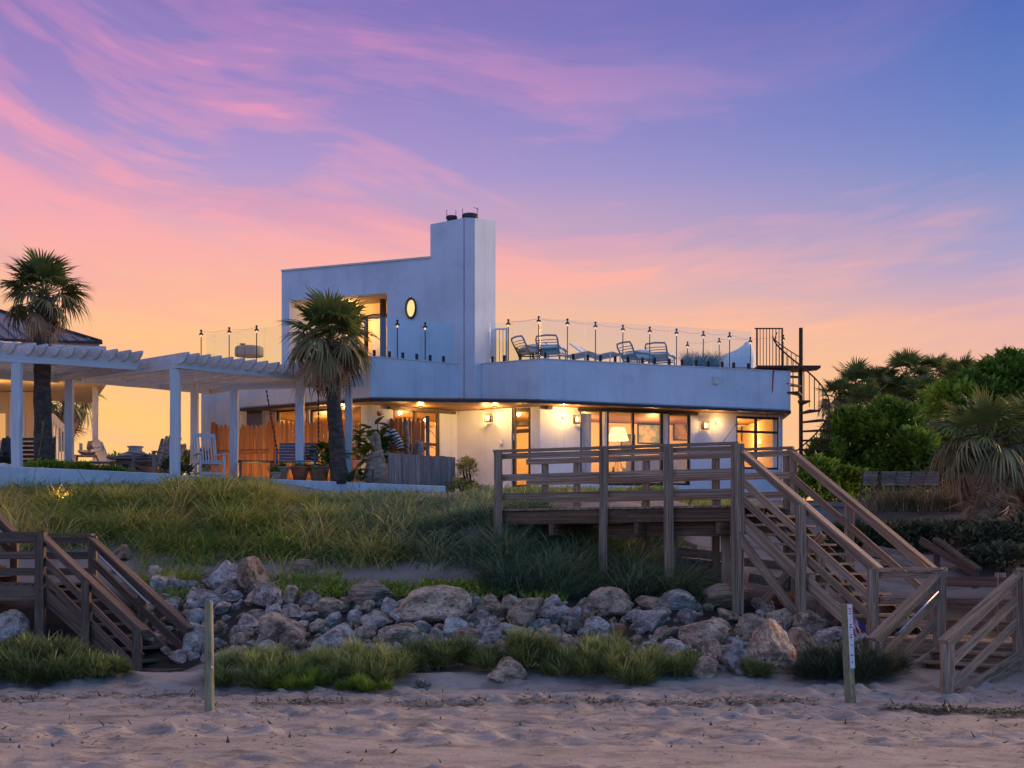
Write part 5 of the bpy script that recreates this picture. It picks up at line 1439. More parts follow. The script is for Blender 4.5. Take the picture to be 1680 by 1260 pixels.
def boulderish(px, d, r, label, name, mat, z=GZ + .1):
    mb = MB(); c = V((X(px, d), d, z)); mb.lathe(c, [(r * .7, 0), (r, r * .35), (r * .92, r * .7), (r * .6, r * 1.0), (r * .2, r * 1.12)], 14); solo(name, mb, M[mat], label, name.replace('_', ' '), c, smooth=True)
boulderish(41, 32.6, .15, 'pale round cushion on the patio right of the white post', 'cushion', 'cushion', GZ + .16)
boulderish(6, 32.0, .16, 'pale rounded cushion low at the left edge behind the wall', 'cushion', 'cushion', GZ + .16)

def pot(px, py, d, r, h, mat, label, plant=True, seed=0):
    b = V((X(px, d), d, Z(py, d))); t = thing('flower_pot', label, 'flower pot', b, 'flower pots along the low wall'); mb = MB()
    mb.lathe(b, [(r * .62, 0), (r * .92, h * .75), (r * .95, h * .82), (r * 1.05, h * .83), (r * 1.05, h), (r * .9, h), (r * .88, h * .9)], 18); part('pot', mb, M[mat], t, True)
    if plant:
        rng = np.random.default_rng(seed); N = 110
        base = np.array(b + V((0, 0, h * .85)))[None] + np.stack([rng.normal(0, r * .3, N), rng.normal(0, r * .3, N), np.zeros(N)], -1)
        blade_object('foliage', [(blades(base, rng.uniform(.16, .36, N), rng.uniform(.010, .02, N), .8, rng, .6), np.clip(rng.normal(.4, .2, N), 0, 1))], M['hedge'], None, parent=t)
pot(463, 786, 34.9, .20, .30, 'pale_pot', 'pale square shouldered pot with spiky plant under the bench swing', True, 1)
pot(492, 788, 34.7, .24, .34, 'terracotta', 'orange terracotta pot with a leafy plant left of the palm', True, 2)
pot(522, 789, 34.9, .26, .36, 'carved', 'big brown glazed pot lying beside the palm trunk', False, 3)
pot(452, 788, 34.5, .13, .2, 'pale_pot', 'small pale pot left of the square shouldered pot', True, 4)

# ------------------------------------------------------------------ carved bird statue, driftwood ornaments
def statue():
    d = 35.0; b = P(613, 790, d); t = thing('bird_statue', 'weathered carved wooden bird with curved neck resting on a stump', 'statue', b)
    k = d / FPX; q = lambda px, py, dy=0.0: P(px, py, d + dy)
    mb = MB(); pts = [q(618, 796), q(617, 770), q(614, 757), q(608, 750)]
    mb.tube(pts, [21 * k, 20 * k, 15 * k, 8 * k], 14); part('stump', mb, M['carved'], t, True)
    mb = MB(); mb.tube([q(624, 760), q(622, 745), q(620, 732), q(620, 722), q(618, 714)], [9.5 * k, 7.5 * k, 5.5 * k, 4.8 * k, 5.2 * k], 12)
    mb.tube([q(619, 717), q(615, 713.5), q(611.5, 715)], [5.2 * k, 6.8 * k, 4.5 * k], 12)
    part('body', mb, M['carved'], t, True)
    mb = MB(); mb.tube([q(612, 717, -.02), q(611, 726, -.06), q(613, 736, -.08)], [3.5 * k, 3 * k, 1.2 * k], 8); part('beak', mb, M['carved'], t, True)
    mb = MB(); mb.tube([q(622, 742, -.05), q(612, 748, -.14), q(602, 752, -.18), q(594, 751, -.2)], [6 * k, 4.5 * k, 3 * k, 1.6 * k], 8); part('wing', mb, M['carved'], t, True)
    mb = MB(); mb.tube([q(603, 790, -.25), q(606, 775, -.24), q(611, 766, -.22)], [9 * k, 9 * k, 5 * k], 10); part('root', mb, M['carved'], t, True)
    for z in (772, 776, 780):
        mb = MB(); mb.bar(q(604, z, -.33), q(613, z + .3, -.33), .03, .035); part('tread_plate', mb, M['charcoal'], t)
statue()
def driftpost(px0, py0, px1, py1, d, r, label):
    mb = MB(); a, b = P(px0, py0, d), P(px1, py1, d); n = 7
    pts = [a.lerp(b, i / n) + V((.02 * sin(i * 1.9), 0, 0)) for i in range(n + 1)]
    mb.tube(pts, [r * (1 - .25 * i / n) * (1 + .1 * sin(i * 2.3)) for i in range(n + 1)], 9); solo('driftwood_post', mb, M['grey_wood'], label, 'driftwood', a, smooth=True)
driftpost(688.5, 760, 689, 724, 35.9, .11, 'blunt grey driftwood stump behind the plank screen')
driftpost(670, 760, 668, 690, 36.2, .05, 'upright grey driftwood pole at the fence end')
driftpost(673, 756, 677, 726, 35.8, .025, 'thin pale driftwood stick leaning behind the plank screen')
driftpost(679, 756, 684, 727, 35.9, .028, 'forked pale driftwood stick just left of the stump')
def zebra_ornament():
    d = 35.7; t = thing('striped_ornament', 'black and white striped curved ornament beside the banana like plant', 'ornament', P(650, 745, d))
    pts = [P(644, 705, d), P(647, 715, d), P(651, 724, d), P(655, 731, d), P(657, 738, d)]
    for i in range(14):
        f0, f1 = i / 14 * 4, (i + 1) / 14 * 4; s = lambda f: pts[min(int(f), 3)].lerp(pts[min(int(f), 3) + 1], f - min(int(f), 3))
        mb = MB(); r = .07 + .06 * sin(pi * i / 14); mb.tube([s(f0), s(f1)], [r, r * 1.02], 10); part('band', mb, M['charcoal'] if i % 2 else M['flag_white'], t, True)
zebra_ornament()
mbx = MB(); _c = P(884, 800, 37.2)
mbx.box(_c, (.30, .22, .20), rz=.3); mbx.box(_c + V((0, 0, .11)), (.32, .24, .03), rz=.3, mi=1)
solo('cooler_box', mbx, [M['blue_paint'], M['flag_white']], 'small blue box with white lid by the entrance corner', 'box', _c)

def path_light(px, py, d, label, e):
    b = V((X(px, d), d, gz(X(px, d), d))); t = thing('path_light', label, 'garden light', b, None); top = Z(py, d)
    mb = MB(); mb.tube([b - V((0, 0, .1)), V((b.x, b.y, top))], .014, 6); part('stake', mb, M['black_metal'], t)
    mb = MB(); mb.lathe(V((b.x, b.y, top + .05)), [(.085, 0), (.05, .035), (.012, .05)], 12); part('hood', mb, M['black_metal'], t)
    mb = MB(); mb.lathe(V((b.x, b.y, top - .01)), [(.02, 0), (.03, .02), (.02, .05)], 8); part('bulb', mb, M['bulb'], t); lamp_at(V((b.x, b.y - .08, top - .06)), e, rad=.04)
path_light(107, 812, 30.0, 'glowing garden light in the tall grass below the left pergola', 22)

def uplight(px, d, z, label, e, col=(1.0, .55, .2)):
    b = V((X(px, d), d, z)); t = thing('uplight', label, 'garden light', b, 'small uplights in the planting')
    mb = MB(); mb.lathe(b, [(.05, 0), (.07, .05), (.06, .07)], 12); part('housing', mb, M['black_metal'], t)
    mb = MB(); mb.lathe(b + V((0, 0, .07)), [(.05, 0), (.03, .012)], 12); part('lens', mb, M['shade_dim'], t); lamp_at(b + V((0, -.02, .16)), e, col, rad=.05)
uplight(415, 35.9, GZ + .02, 'small uplight on the patio before the left half of the orange fence', 30)
uplight(520, 35.8, GZ + .02, 'small uplight on the patio before the right half of the orange fence', 24)
uplight(245, 35.6, GZ + .12, 'small uplight on the patio behind the fire table', 26)
uplight(95, 35.4, GZ + .12, 'small uplight on the patio behind the left palm', 18)
uplight(1440, 34.2, 3.1, 'small uplight behind the folding chairs', 22)
# ------------------------------------------------------------------ beach boardwalk with its two flights
def v3(p, z): return V((p[0], p[1], z))
def rail_line(t, a, b, za, zb, mat, cap=True, rails=(.20, .50), cap_z=1.04, w=.04, h=.118, side=None, capw=.145):
    """cap and rails between two plan points; za/zb = walking level there"""
    a, b = V((a[0], a[1], 0)), V((b[0], b[1], 0)); x = (b - a); ln = x.length; x.normalize()
    n = V((x.y, -x.x, 0)) if side is None else side
    if cap: lumber('cap_rail', v3(a - x * .05, za + cap_z), v3(b + x * .05, zb + cap_z), capw, .042, mat, t)
    lumber('rail', v3(a + n * .005, za + cap_z - .095), v3(b + n * .005, zb + cap_z - .095), w, h - .02, mat, t)
    for r in rails:
        lumber('rail', v3(a + n * .003, za + r), v3(b + n * .003, zb + r), w, h, mat, t)
def post(t, p, z0, z1, w, mat): lumber('post', (p[0], p[1], z0), (p[0] + random.uniform(-.012, .012), p[1], z1), w, w, mat, t, up=(0, 1, 0))

def boardwalk():
    mat = 'deck_wood'
    DZ = 2.745; CAP = 1.04
    t = thing('beach_boardwalk', 'weathered brown timber boardwalk with railings and stairs down to the sand', 'boardwalk', (3.8, 24.0, 1.2))
    N0, N1 = V((-.27, 25.66, 0)), V((3.78, 24.0, 0))
    F0, F1 = V((.28, 27.0, 0)), V((4.88, 24.9, 0))
    run = (N1 - N0).normalized(); back = V((-run.y, run.x, 0))
    # deck planks across, stringers and bearers beneath
    L = (N1 - N0).length; n = int(L / .145)
    for i in range(n):
        f = (i + .5) / n; a, b = N0.lerp(N1, f), F0.lerp(F1, f)
        lumber('deck_plank', v3(a - back * .02, DZ - .02), v3(b + back * .02, DZ - .02), .137, .038, mat, t)
    for off in (.03, .5, .97):
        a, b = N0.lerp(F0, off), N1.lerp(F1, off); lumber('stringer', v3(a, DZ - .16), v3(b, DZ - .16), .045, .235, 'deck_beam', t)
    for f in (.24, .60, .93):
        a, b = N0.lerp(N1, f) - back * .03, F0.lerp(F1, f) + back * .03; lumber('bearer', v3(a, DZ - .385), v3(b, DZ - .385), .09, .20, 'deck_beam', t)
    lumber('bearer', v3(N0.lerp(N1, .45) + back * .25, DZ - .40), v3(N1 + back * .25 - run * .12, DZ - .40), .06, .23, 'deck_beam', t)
    for px, w in ((820, .15), (991, .14), (1098.5, .15), (1211, .20)):
        p = pt_px(px, N0, N1); g = gz(p[0], p[1]); q = V((p[0], p[1], 0)) - back * .055
        post(t, q, g - .3, DZ + CAP - .02, w, mat)
    for f in (.07, .20, .47, .73, .985):
        p = F0.lerp(F1, f); g = gz(p.x, p.y); post(t, p + back * .07, g - .3, DZ + CAP - .05, .13, mat)
    for f in (.70, .93): # inner legs that show under the deck
        p = N0.lerp(N1, f) + back * (.55 if f > .8 else .7); g = gz(p.x, p.y); post(t, p, g - .3, DZ - .27, .14, mat)
    rail_line(t, N0, N1, DZ, DZ, mat, rails=(.22, .56), side=back * 1.0)
    rail_line(t, F0, F1, DZ, DZ, mat, rails=(.22, .56), side=-back)
    # upper flight
    B0, B1 = V((5.60, 21.77, 0)), V((6.70, 22.67, 0)); LZ = 1.61 - .98
    s = (B0 - N1); sl = s.length; sx = s.normalized(); wd = (F1 - N1).normalized()
    ns = 12
    for k in range(1, ns + 1):
        f = k / (ns + 1); z = DZ + (LZ - DZ) * f
        a, b = N1.lerp(B0, f), F1.lerp(B1, f)
        for dd in (-.07, .07): lumber('stair_tread', v3(a + sx * dd + wd * .03, z - .02), v3(b + sx * dd - wd * .03, z - .02), .132, .038, mat, t)
    for off in (.02, .5, .98):
        a, b = N1.lerp(F1, off), B0.lerp(B1, off); lumber('stair_stringer', v3(a, DZ - .20), v3(b, LZ - .20), .045, .21, mat, t)
    rail_line(t, N1, B0, DZ, LZ, mat, rails=(.20, .50), side=wd)
    rail_line(t, F1, B1, DZ, LZ, mat, rails=(.56,), side=-wd)
    for f, w in ((.50, .15), (.985, .15)):
        p = N1.lerp(B0, f); zz = DZ + (LZ - DZ) * f; post(t, p - wd * .06, gz(p.x, p.y) - .3, zz + CAP - .03, w, mat)
    for f in (.0, .42, .99):
        p = F1.lerp(B1, f); zz = DZ + (LZ - DZ) * f; post(t, p + wd * .07, gz(p.x, p.y) - .3, zz + CAP - .03, .14, mat)
    # cross bracing between the tall corner post and the next one
    a, b = N1 - wd * .06, N1.lerp(B0, .5) - wd * .06
    lumber('brace', v3(a + sx * .05, DZ - .46), v3(b + sx * .0, gz(b.x, b.y) + .12), .04, .16, mat, t)
    a2, b2 = a + wd * .55, b + wd * .55
    lumber('brace', v3(a2, gz(a.x, a.y) + .02), v3(b2, DZ - .52), .04, .15, mat, t)
    post(t, b2 - sx * .06, gz(b2.x, b2.y) - .3, DZ - .75, .14, mat)
    # landing
    L1_ = V((6.31, 20.9, 0)); run2 = sx; far = wd
    c0, c1 = B0, B0 + run2 * 3.9
    d0, d1 = B1, B1 + run2 * 3.9
    k = int(3.9 / .145)
    for i in range(k):
        f = (i + .5) / k; lumber('deck_plank', v3(c0.lerp(c1, f) - far * .02, LZ - .02), v3(d0.lerp(d1, f) + far * .02, LZ - .02), .137, .038, mat, t)
    for off in (.03, .97): lumber('stringer', v3(c0.lerp(d0, off), LZ - .15), v3(c1.lerp(d1, off), LZ - .15), .045, .22, mat, t)
    rail_line(t, B0, L1_, LZ, LZ, mat, rails=(.22, .56), side=wd)
    R1 = L1_ + run2 * 1.30
    rail_line(t, R1, c1, LZ, LZ, mat, rails=(.34, .70), side=wd)
    # solid board backing on the far side of the landing
    for z in (.16, .50, .84): lumber('back_board', v3(d0 + run2 * .2, LZ + z), v3(d1, LZ + z), .035, .15, 'stair_wood', t)
    for f in (.3, .62, .98): p = d0.lerp(d1, f); post(t, p + far * .06, -.2, LZ + .98, .13, mat)
    for p in (L1_, R1, R1 + run2 * 1.2): post(t, p - far * .06, gz(p.x, p.y) - .3, LZ + CAP - .03, .15, mat)
    # lower flight towards the beach
    dn = -wd; S0, S1 = L1_, R1; E0, E1 = L1_ + dn * 1.62, R1 + dn * 1.85
    z_end = -.36; ns = 6
    fl = lambda f: LZ + (z_end - LZ) * f
    for k in range(1, ns + 1):
        f = k / (ns + .6); z = max(fl(f) , .02) if k < ns else .06
        a, b = S0.lerp(E0, f * .86), S1.lerp(E1, f * .86)
        for dd in (-.065, .065): lumber('stair_tread', v3(a + dn * dd + run2 * .03, z), v3(b + dn * dd - run2 * .03, z), .125, .038, mat, t)
        lumber('stair_riser', v3(a - dn * .02 + run2 * .03, z - .085), v3(b - dn * .02 - run2 * .03, z - .085), .022, .13, mat, t)
    for a, b in ((S0, E0), (S1 + run2 * .04, E1 + run2 * .04)): lumber('stair_stringer', v3(a, LZ - .19), v3(b, z_end + .22), .045, .25, mat, t)
    rail_line(t, S0, E0, LZ, -.35, mat, rails=(.36, .68), side=run2, capw=.15)
    rail_line(t, S1, E1, LZ, -.32, mat, rails=(.36, .68), side=run2, capw=.15)
    for p, zz in ((E1 - dn * .06, -.32), (E0 - dn * .06, -.35)): post(t, p, -.35, zz + CAP - .03, .15, mat)
    # grab rail of bright pipe on the left rail of the lower flight
    mb = MB(); p, q = S0 + dn * .22 + run2 * .09, S0 + dn * 1.15 + run2 * .09; zf = lambda pp: fl((pp - S0).length / 1.62)
    mb.tube([v3(p - run2 * .06, LZ + .80 - .12), v3(p, LZ + .80 - .10), v3(q, LZ + .80 - .66), v3(q - run2 * .06, LZ + .80 - .69)], .020, 8); part('grab_rail', mb, M['galvanised'], t, True)
boardwalk()

def left_stairs():
    mat = 'stair_wood'
    t = thing('beach_stairs', 'dark timber beach stairs with a landing, at the left of the boulders', 'stairs', (-6.6, 22.8, .2))
    A, Bp = V((-7.59, 23.0, 0)), V((-7.07, 23.83, 0)); CAP = .80
    wd = (Bp - A).normalized(); A2, B2 = V((-5.65, 21.75, 0)), V((-5.13, 22.55, 0))
    DZ = 2.24 - CAP; EZ = .72 - CAP + .0
    s = (A2 - A).normalized()
    # landing towards the left
    L0, L1_ = A - s * 2.6, Bp - s * 2.6
    L0 = V((-11.2, 23.4, 0)); L1_ = V((-10.9, 24.4, 0))
    n = 24
    for i in range(n):
        f = (i + .5) / n; lumber('deck_plank', v3(L0.lerp(A, f), DZ - .02), v3(L1_.lerp(Bp, f), DZ - .02), .142, .038, mat, t)
    for off in (.02, .98): lumber('stringer', v3(L0.lerp(L1_, off), DZ - .17), v3(A.lerp(Bp, off), DZ - .17), .05, .25, mat, t)
    rail_line(t, L0, A, DZ, DZ, mat, rails=(.18, .45), cap_z=CAP)
    rail_line(t, A, Bp, DZ, DZ, mat, rails=(.45,), cap_z=CAP) if False else None
    rail_line(t, L1_, Bp, DZ, DZ, mat, rails=(.18, .45), cap_z=CAP, side=V((0, -1, 0)))
    for f in (.35, .72, 1.0): p = L0.lerp(A, f); post(t, p - wd * .05, gz(p.x, p.y) - .5, DZ + CAP - .02, .14, mat)
    for f in (.4, 1.0): p = L1_.lerp(Bp, f); post(t, p + wd * .05, gz(p.x, p.y) - .4, DZ + CAP - .02, .13, mat)
    # flight down
    ns = 8; fl = lambda f: DZ + (EZ - DZ) * f
    for k in range(1, ns + 1):
        f = k / (ns + .25); a, b = A.lerp(A2, f), Bp.lerp(B2, f); z = fl(f) + (.16 if k == ns else .1)
        for dd in (-.065, .065): lumber('stair_tread', v3(a + s * dd + wd * .02, z - .02), v3(b + s * dd - wd * .02, z - .02), .125, .038, mat, t)
    lumber('bottom_board', v3(A2 + s * .22, .10), v3(B2 + s * .30 + wd * .1, .10), .20, .045, mat, t)
    for off in (.02, .98): a, b = A.lerp(Bp, off), A2.lerp(B2, off); lumber('stair_stringer', v3(a, DZ - .17), v3(b, EZ + .02), .05, .26, mat, t)
    rail_line(t, A, A2, DZ, EZ, mat, rails=(.12, .40), cap_z=CAP)
    rail_line(t, Bp, B2, DZ, EZ, mat, rails=(.12, .40), cap_z=CAP, side=-wd)
    for f in (.48, .97): 
        p = A.lerp(A2, f); post(t, p - wd * .05, gz(p.x, p.y) - .4, fl(f) + CAP - .02, .13, mat)
    for f in (.52, .985): p = Bp.lerp(B2, f); post(t, p + wd * .05, gz(p.x, p.y) - .4, fl(f) + CAP - .02, .13, mat)
    mb = MB(); p0, p1 = Bp.lerp(B2, .14) - wd * .09, Bp.lerp(B2, .66) - wd * .09
    mb.tube([v3(p0 + wd * .05, fl(.14) + .71), v3(p0, fl(.14) + .66), v3(p1, fl(.66) + .66), v3(p1 + wd * .05, fl(.66) + .70)], .018, 8); part('grab_rail', mb, M['galvanised'], t, True)
    # upper flight that comes in from the left
    c0, c1 = V((-9.3, 24.9, 0)), V((-8.2, 24.15, 0))
    a, b = P(-60, 790, 25.0), P(24, 873, 24.4); a2 = a + wd * .9; 
    for sft in (0, -.9):
        lumber('cap_rail', a + wd * sft, b + wd * sft, .15, .045, mat, t); lumber('rail', a + wd * sft - V((0, 0, .11)), b + wd * sft - V((0, 0, .11)), .04, .12, mat, t)
        lumber('rail', a + wd * sft - V((0, 0, .38)), b + wd * sft - V((0, 0, .38)), .04, .12, mat, t)
        lumber('stair_stringer', a + wd * sft - V((0, 0, .95)), b + wd * sft - V((0, 0, .95)), .05, .25, mat, t)
        post(t, (b.x + wd.x * sft, b.y + wd.y * sft), DZ - .3, b.z - .02, .12, mat)
    for k in range(6):
        f = (k + .5) / 6; p = a.lerp(b, f) - V((0, 0, .82)); lumber('stair_tread', p, p - wd * .9, .25, .04, mat, t)
    mb = MB(); mb.tube([a + V((.08, -.08, -.05)), b + V((-.12, -.1, -.12))], .018, 8); part('grab_rail', mb, M['galvanised'], t, True)
left_stairs()

# ------------------------------------------------------------------ the two stakes on the beach
def stakes():
    d = 16.72; b = P(343.5, 1170, d); b.z = gz(b.x, b.y); t = thing('beach_stake', 'round topped plain wooden stake standing in the sand before the left stairs', 'stake', b, 'wooden stakes on the open beach')
    mb = MB(); k = d / FPX; n = 14; rd = random.Random(2)
    pts = [P(344, 1180, d).lerp(P(342.5, 987, d), i / n) for i in range(n + 1)]
    mb.tube([p + V((rd.uniform(-.002, .002), 0, 0)) for p in pts] + [P(342.5, 985, d)], [8.0 * k * (1 + rd.uniform(-.02, .02)) * (1 - .12 * i / n) for i in range(n + 1)] + [5 * k], 14); part('pole', mb, M['post_wood'], t, True)
    mb = MB(); c = P(347.5, 1095, d - .06); mb.lathe(c, [(.012, -.01), (.016, 0), (.012, .012)], 8); part('reflector', mb, M['flag_white'], t)
    d = 17.6; a, c = P(1396, 1158, d), P(1388.5, 991, d); k = d / FPX
    b = V((a.x, a.y, gz(a.x, a.y))); t = thing('beach_stake', 'square wooden stake with a narrow white sign strip, before the right stairs', 'stake', b, 'wooden stakes on the open beach')
    lumber('pole', a - V((0, 0, .08)), c, .095, .095, 'post_wood', t, up=V((.82, .57, 0)))
    # white strip with faded print on the face that looks right
    x = (c - a).normalized(); nrm = V((.57, -.82, 0)).normalized(); sd = V((.82, .57, 0))
    p0, p1 = a.lerp(c, .37), a.lerp(c, .995); mb = MB(); mb.bar(p0 + nrm * .053, p1 + nrm * .053, .086, .006, up=nrm); part('sign_strip', mb, M['strip'], t)
    mb = MB()
    for i, f in enumerate((.955, .93, .905, .80, .775, .70, .675, .60, .50, .43)):
        q = a.lerp(c, f); w = (.045, .03, .05, .035, .05, .03, .045, .03, .05, .03)[i]; mb.bar(q + nrm * .0565 - sd * w / 2, q + nrm * .0565 + sd * w / 2, .001, .014, up=x, mi=0 if i < 3 else 1)
    part('print', mb, [M['flag_red'], M['charcoal']], t)
M['strip'] = pbr('strip', (.74, .73, .76), (.58, .56, .58), scale=18, rough=.7)
stakes()

def small_flag():
    d = 21.2; a, b = P(1399, 1022, d), P(1424, 1044, d); t = thing('small_flag', 'small red white and blue flag leaning among rocks behind the signed stake', 'flag', a)
    mb = MB(); mb.tube([P(1403, 1018, d), P(1416, 1036, d), P(1428, 1052, d)], .012, 6); part('stick', mb, M['flag_white'], t)
    mb = MB(); n, r = 8, 7
    for j in range(r):
        for i in range(n):
            def q(u, v): return P(1402 + 12 * u * 1.0 - 5 * v + 2 * u, 1018 + 20 * u + 0 * v, d).lerp(P(1393 + 4 * u, 1024 + 22 * u, d), v) + V((0, .035 * sin(u * 6 + v * 4) - .03, .02 * sin(v * 5)))
            u0, u1, v0, v1 = i / n, (i + 1) / n, j / r, (j + 1) / r
            mb.add([q(u0, v0), q(u1, v0), q(u1, v1), q(u0, v1)], [(0, 1, 2, 3)], 0 if j % 2 == 0 else 1)
    part('cloth', mb, [M['flag_red'], M['flag_white']], t)
    mb = MB(); mb.add([P(1406, 1018, d - .02), P(1420, 1026, d - .02), P(1421, 1040, d - .05), P(1411, 1031, d - .02)], [(0, 1, 2, 3)]); mb.add([P(1406, 1018, d - .015), P(1420, 1026, d - .015), P(1421, 1040, d - .045), P(1411, 1031, d - .015)], [(3, 2, 1, 0)]); part('canton', mb, M['flag_blue'], t)
small_flag()

# ------------------------------------------------------------------ terrace on the right: sea wall, row of folding chairs
def right_terrace():
    d = 30.2; A, B = V((X(1316, d), d, 0)), V((X(1760, 31.0), 31.0, 0)); zt = Z(823, d)
    mb = MB(); tv, n, L = frame_of(A, B); k = 14; vs = []; rd = random.Random(8)
    for i in range(k + 1):
        q = V((A.x, A.y, 0)).lerp(V((B.x, B.y, 0)), i / k); z = zt + rd.uniform(-.015, .01)
        for o_, zz in ((0, z - 1.2), (.01, z - .10), (-.04, z - .095), (-.04, z), (.32, z), (.32, z - 1.2)): vs.append(q - n * o_ + V((0, 0, zz)))
    fs = [(i * 6 + j, i * 6 + 6 + j, i * 6 + 7 + j, i * 6 + 1 + j) for i in range(k) for j in range(5)] + [(0, 1, 2, 3, 4, 5)]
    mb.add(vs, fs); solo('sea_wall', mb, M['concrete'], 'low concrete wall below the row of folding chairs', 'wall', (A.x, A.y, zt - 1.2))
    mb = MB(); mb.prism([(X(1290, 30.6), 30.53), (X(1760, 31.4), 31.33), (X(1800, 38), 38), (X(1290, 38), 38)], zt - .3, zt - .035); o = part('terrace_paving', mb, M['concrete']); o['kind'] = 'structure'
    zf = zt - .03
    xs = [(1424, 31.5), (1453, 31.45), (1479, 31.5), (1503, 31.5), (1527, 31.5), (1574, 31.6), (1599 - 22 + 10, 31.7)]
    words_ = ['first from the stairs, paler than the rest', 'second from the stairs', 'third from the stairs', 'fourth from the stairs', 'fifth from the stairs, left of the table', 'first to the right of the table', 'at the far right end of the row']
    xs = [(1424, 31.5), (1452, 31.45), (1478, 31.5), (1502, 31.5), (1526, 31.5), (1571, 31.6), (1584, 31.9)]
    xs[6] = (1588, 31.75)
    for (px, dd), wds in zip(xs, words_):
        b = V((X(px, dd), dd, zf)); t = thing('folding_chair', 'grey slatted folding chair ' + wds, 'chair', b, 'folding chairs in a row on the sea wall terrace', R(180 + random.uniform(-8, 8))); W = WM[t.name]; g = lambda x, y, z: W @ V((x, y, z)); X3 = W.to_3x3() @ V((1, 0, 0))
        zb = Z(775, dd) - zf
        for k2 in range(5): lumber('back_slat', g(-.155, .21 + .012 * k2, zb - .27 + k2 * .062), g(.155, .21 + .012 * k2, zb - .27 + k2 * .062), .016, .052, 'grey_wood', t)
        for k2 in range(4): lumber('seat_slat', g(-.155, -.17 + k2 * .095, .30), g(.155, -.17 + k2 * .095, .30), .08, .02, 'grey_wood', t)
        for s in (-1, 1):
            lumber('back_leg', g(s * .165, -.2, 0), g(s * .165, .265, zb + .01), .03, .035, 'stair_wood', t, up=X3)
            lumber('front_leg', g(s * .14, .2, 0), g(s * .14, -.2, .29), .03, .03, 'stair_wood', t, up=X3)
    b = V((X(1549, 32.4), 32.4, zf)); t = thing('folding_table', 'slatted wooden table standing among the folding chairs', 'table', b)
    zt2 = Z(779, 32.4)
    for k2 in range(5): lumber('top_slat', (X(1532, 32.4), 32.1 + k2 * .14, zt2), (X(1567, 32.4), 32.1 + k2 * .14, zt2), .13, .03, 'grey_wood', t)
    for s in (1535, 1564):
        for yy in (32.15, 32.6): lumber('leg', (X(s, 32.4), yy, zf), (X(s, 32.4), yy, zt2 - .015), .045, .045, 'stair_wood', t, up=(0, 1, 0))
right_terrace()
# wooden chute boards half buried in the scrub right of the stairs
_t = thing('old_handrail', 'old dark timber handrail slanting through the scrub behind the landing', 'handrail', P(1560, 900, 26.5))
lumber('rail', P(1535, 884, 26.6), P(1606, 934, 25.4), .14, .05, 'stair_wood', _t)
lumber('side_board', P(1510, 886, 26.9), P(1600, 940, 25.5), .05, .13, 'stair_wood', _t)
for q in ((1537, 890, 26.6), (1600, 935, 25.5)): lumber('post', P(q[0], q[1] + 45, q[2]), P(*q), .1, .1, 'stair_wood', _t, up=(0, 1, 0))

# driftwood and old planks under the boardwalk
for i, (x0, y0, x1, y1, d, w, h, lab) in enumerate((
        (1106, 904, 1200, 915, 26.0, .22, .16, 'long grey driftwood log under the deck, topmost of the pile'), (1104, 922, 1182, 930, 25.6, .24, .18, 'thick pale driftwood log under the deck, middle of the pile'),
        (1122, 940, 1188, 947, 25.3, .22, .16, 'reddish driftwood log at the foot of the pile under the deck'), (1222, 922, 1296, 930, 25.6, .25, .14, 'bleached driftwood slab behind the cross braces'),
        (1232, 948, 1290, 958, 24.9, .25, .15, 'pale driftwood slab in front of the cross braces'), (1120, 890, 1142, 898, 26.4, .08, .07, 'short splintered stick on top of the driftwood pile'),
        (1420, 902, 1480, 915, 24.6, .3, .2, 'grey driftwood log seen through the stair treads'), (1452, 918, 1495, 935, 24.2, .3, .22, 'pale driftwood block behind the upper stairs'))):
    o = lumber('driftwood_log', P(x0, y0, d), P(x1, y1, d + .1), w, h, 'driftwood', None); tag(o, lab, 'driftwood', 'driftwood under the boardwalk')
# ------------------------------------------------------------------ palms
def fan_leaf_mesh(seed, mat, pet=.55, rad=.62, n=26, spread=115, droop=.35, fold=.25, w=.030):
    """fan palm leaf: petiole along +X, stiff ribs fanning out, tips hanging"""
    rd = random.Random(seed); mb = MB()
    for a, b, r0 in ((0, pet, .016),):
        for s in (1, -1): pass
        mb.add([(0, -.014, 0), (0, .014, 0), (pet, .009, -.02), (pet, -.009, -.02)], [(0, 1, 2, 3)]); mb.add([(0, 0, .012), (pet, 0, -.01), (pet, 0, -.03), (0, 0, -.02)], [(0, 1, 2, 3)])
    for i in range(n):
        f = (i / (n - 1)) * 2 - 1; a = R(spread) * f + rd.uniform(-.03, .03)
        L = rad * (1 - .30 * abs(f) ** 1.6) * rd.uniform(.86, 1.1); dr = droop * rd.uniform(.5, 1.7)
        c, s_ = cos(a), sin(a); prev = None; vs = []
        for k, q in enumerate((0.0, .38, .72, 1.0)):
            r = L * q; x = pet + c * r * (1 - .12 * dr * q * q); y = s_ * r * (1 - .1 * dr * q); z = -.02 + abs(s_) * fold * r - dr * L * q ** 2.6 - .16 * r * q
            ww = w * (.45 + 1.5 * q) * (1 - q) * 1.35 + .004 if q < 1 else 0
            if q == 0: ww = w * .3
            px_, py_ = -s_ * ww, c * ww
            if q < 1: vs += [(x - px_, y - py_, z), (x + px_, y + py_, z)]
            else: vs.append((x, y, z))
        mb.add(vs, [(0, 1, 3, 2), (2, 3, 5, 4), (4, 5, 6)])
    return mesh_of('frond', mb, M[mat])
FRG = [fan_leaf_mesh(i, 'frond', droop=.10 + .10 * i, fold=.28 - .04 * i) for i in range(4)]
FRM = [fan_leaf_mesh(20 + i, 'frond_dull', droop=.55 + .15 * i, fold=.1, w=.026) for i in range(3)]
FRD = [fan_leaf_mesh(40 + i, 'frond_dead', droop=.9 + .2 * i, fold=-.1, spread=80, w=.022, n=22) for i in range(3)]
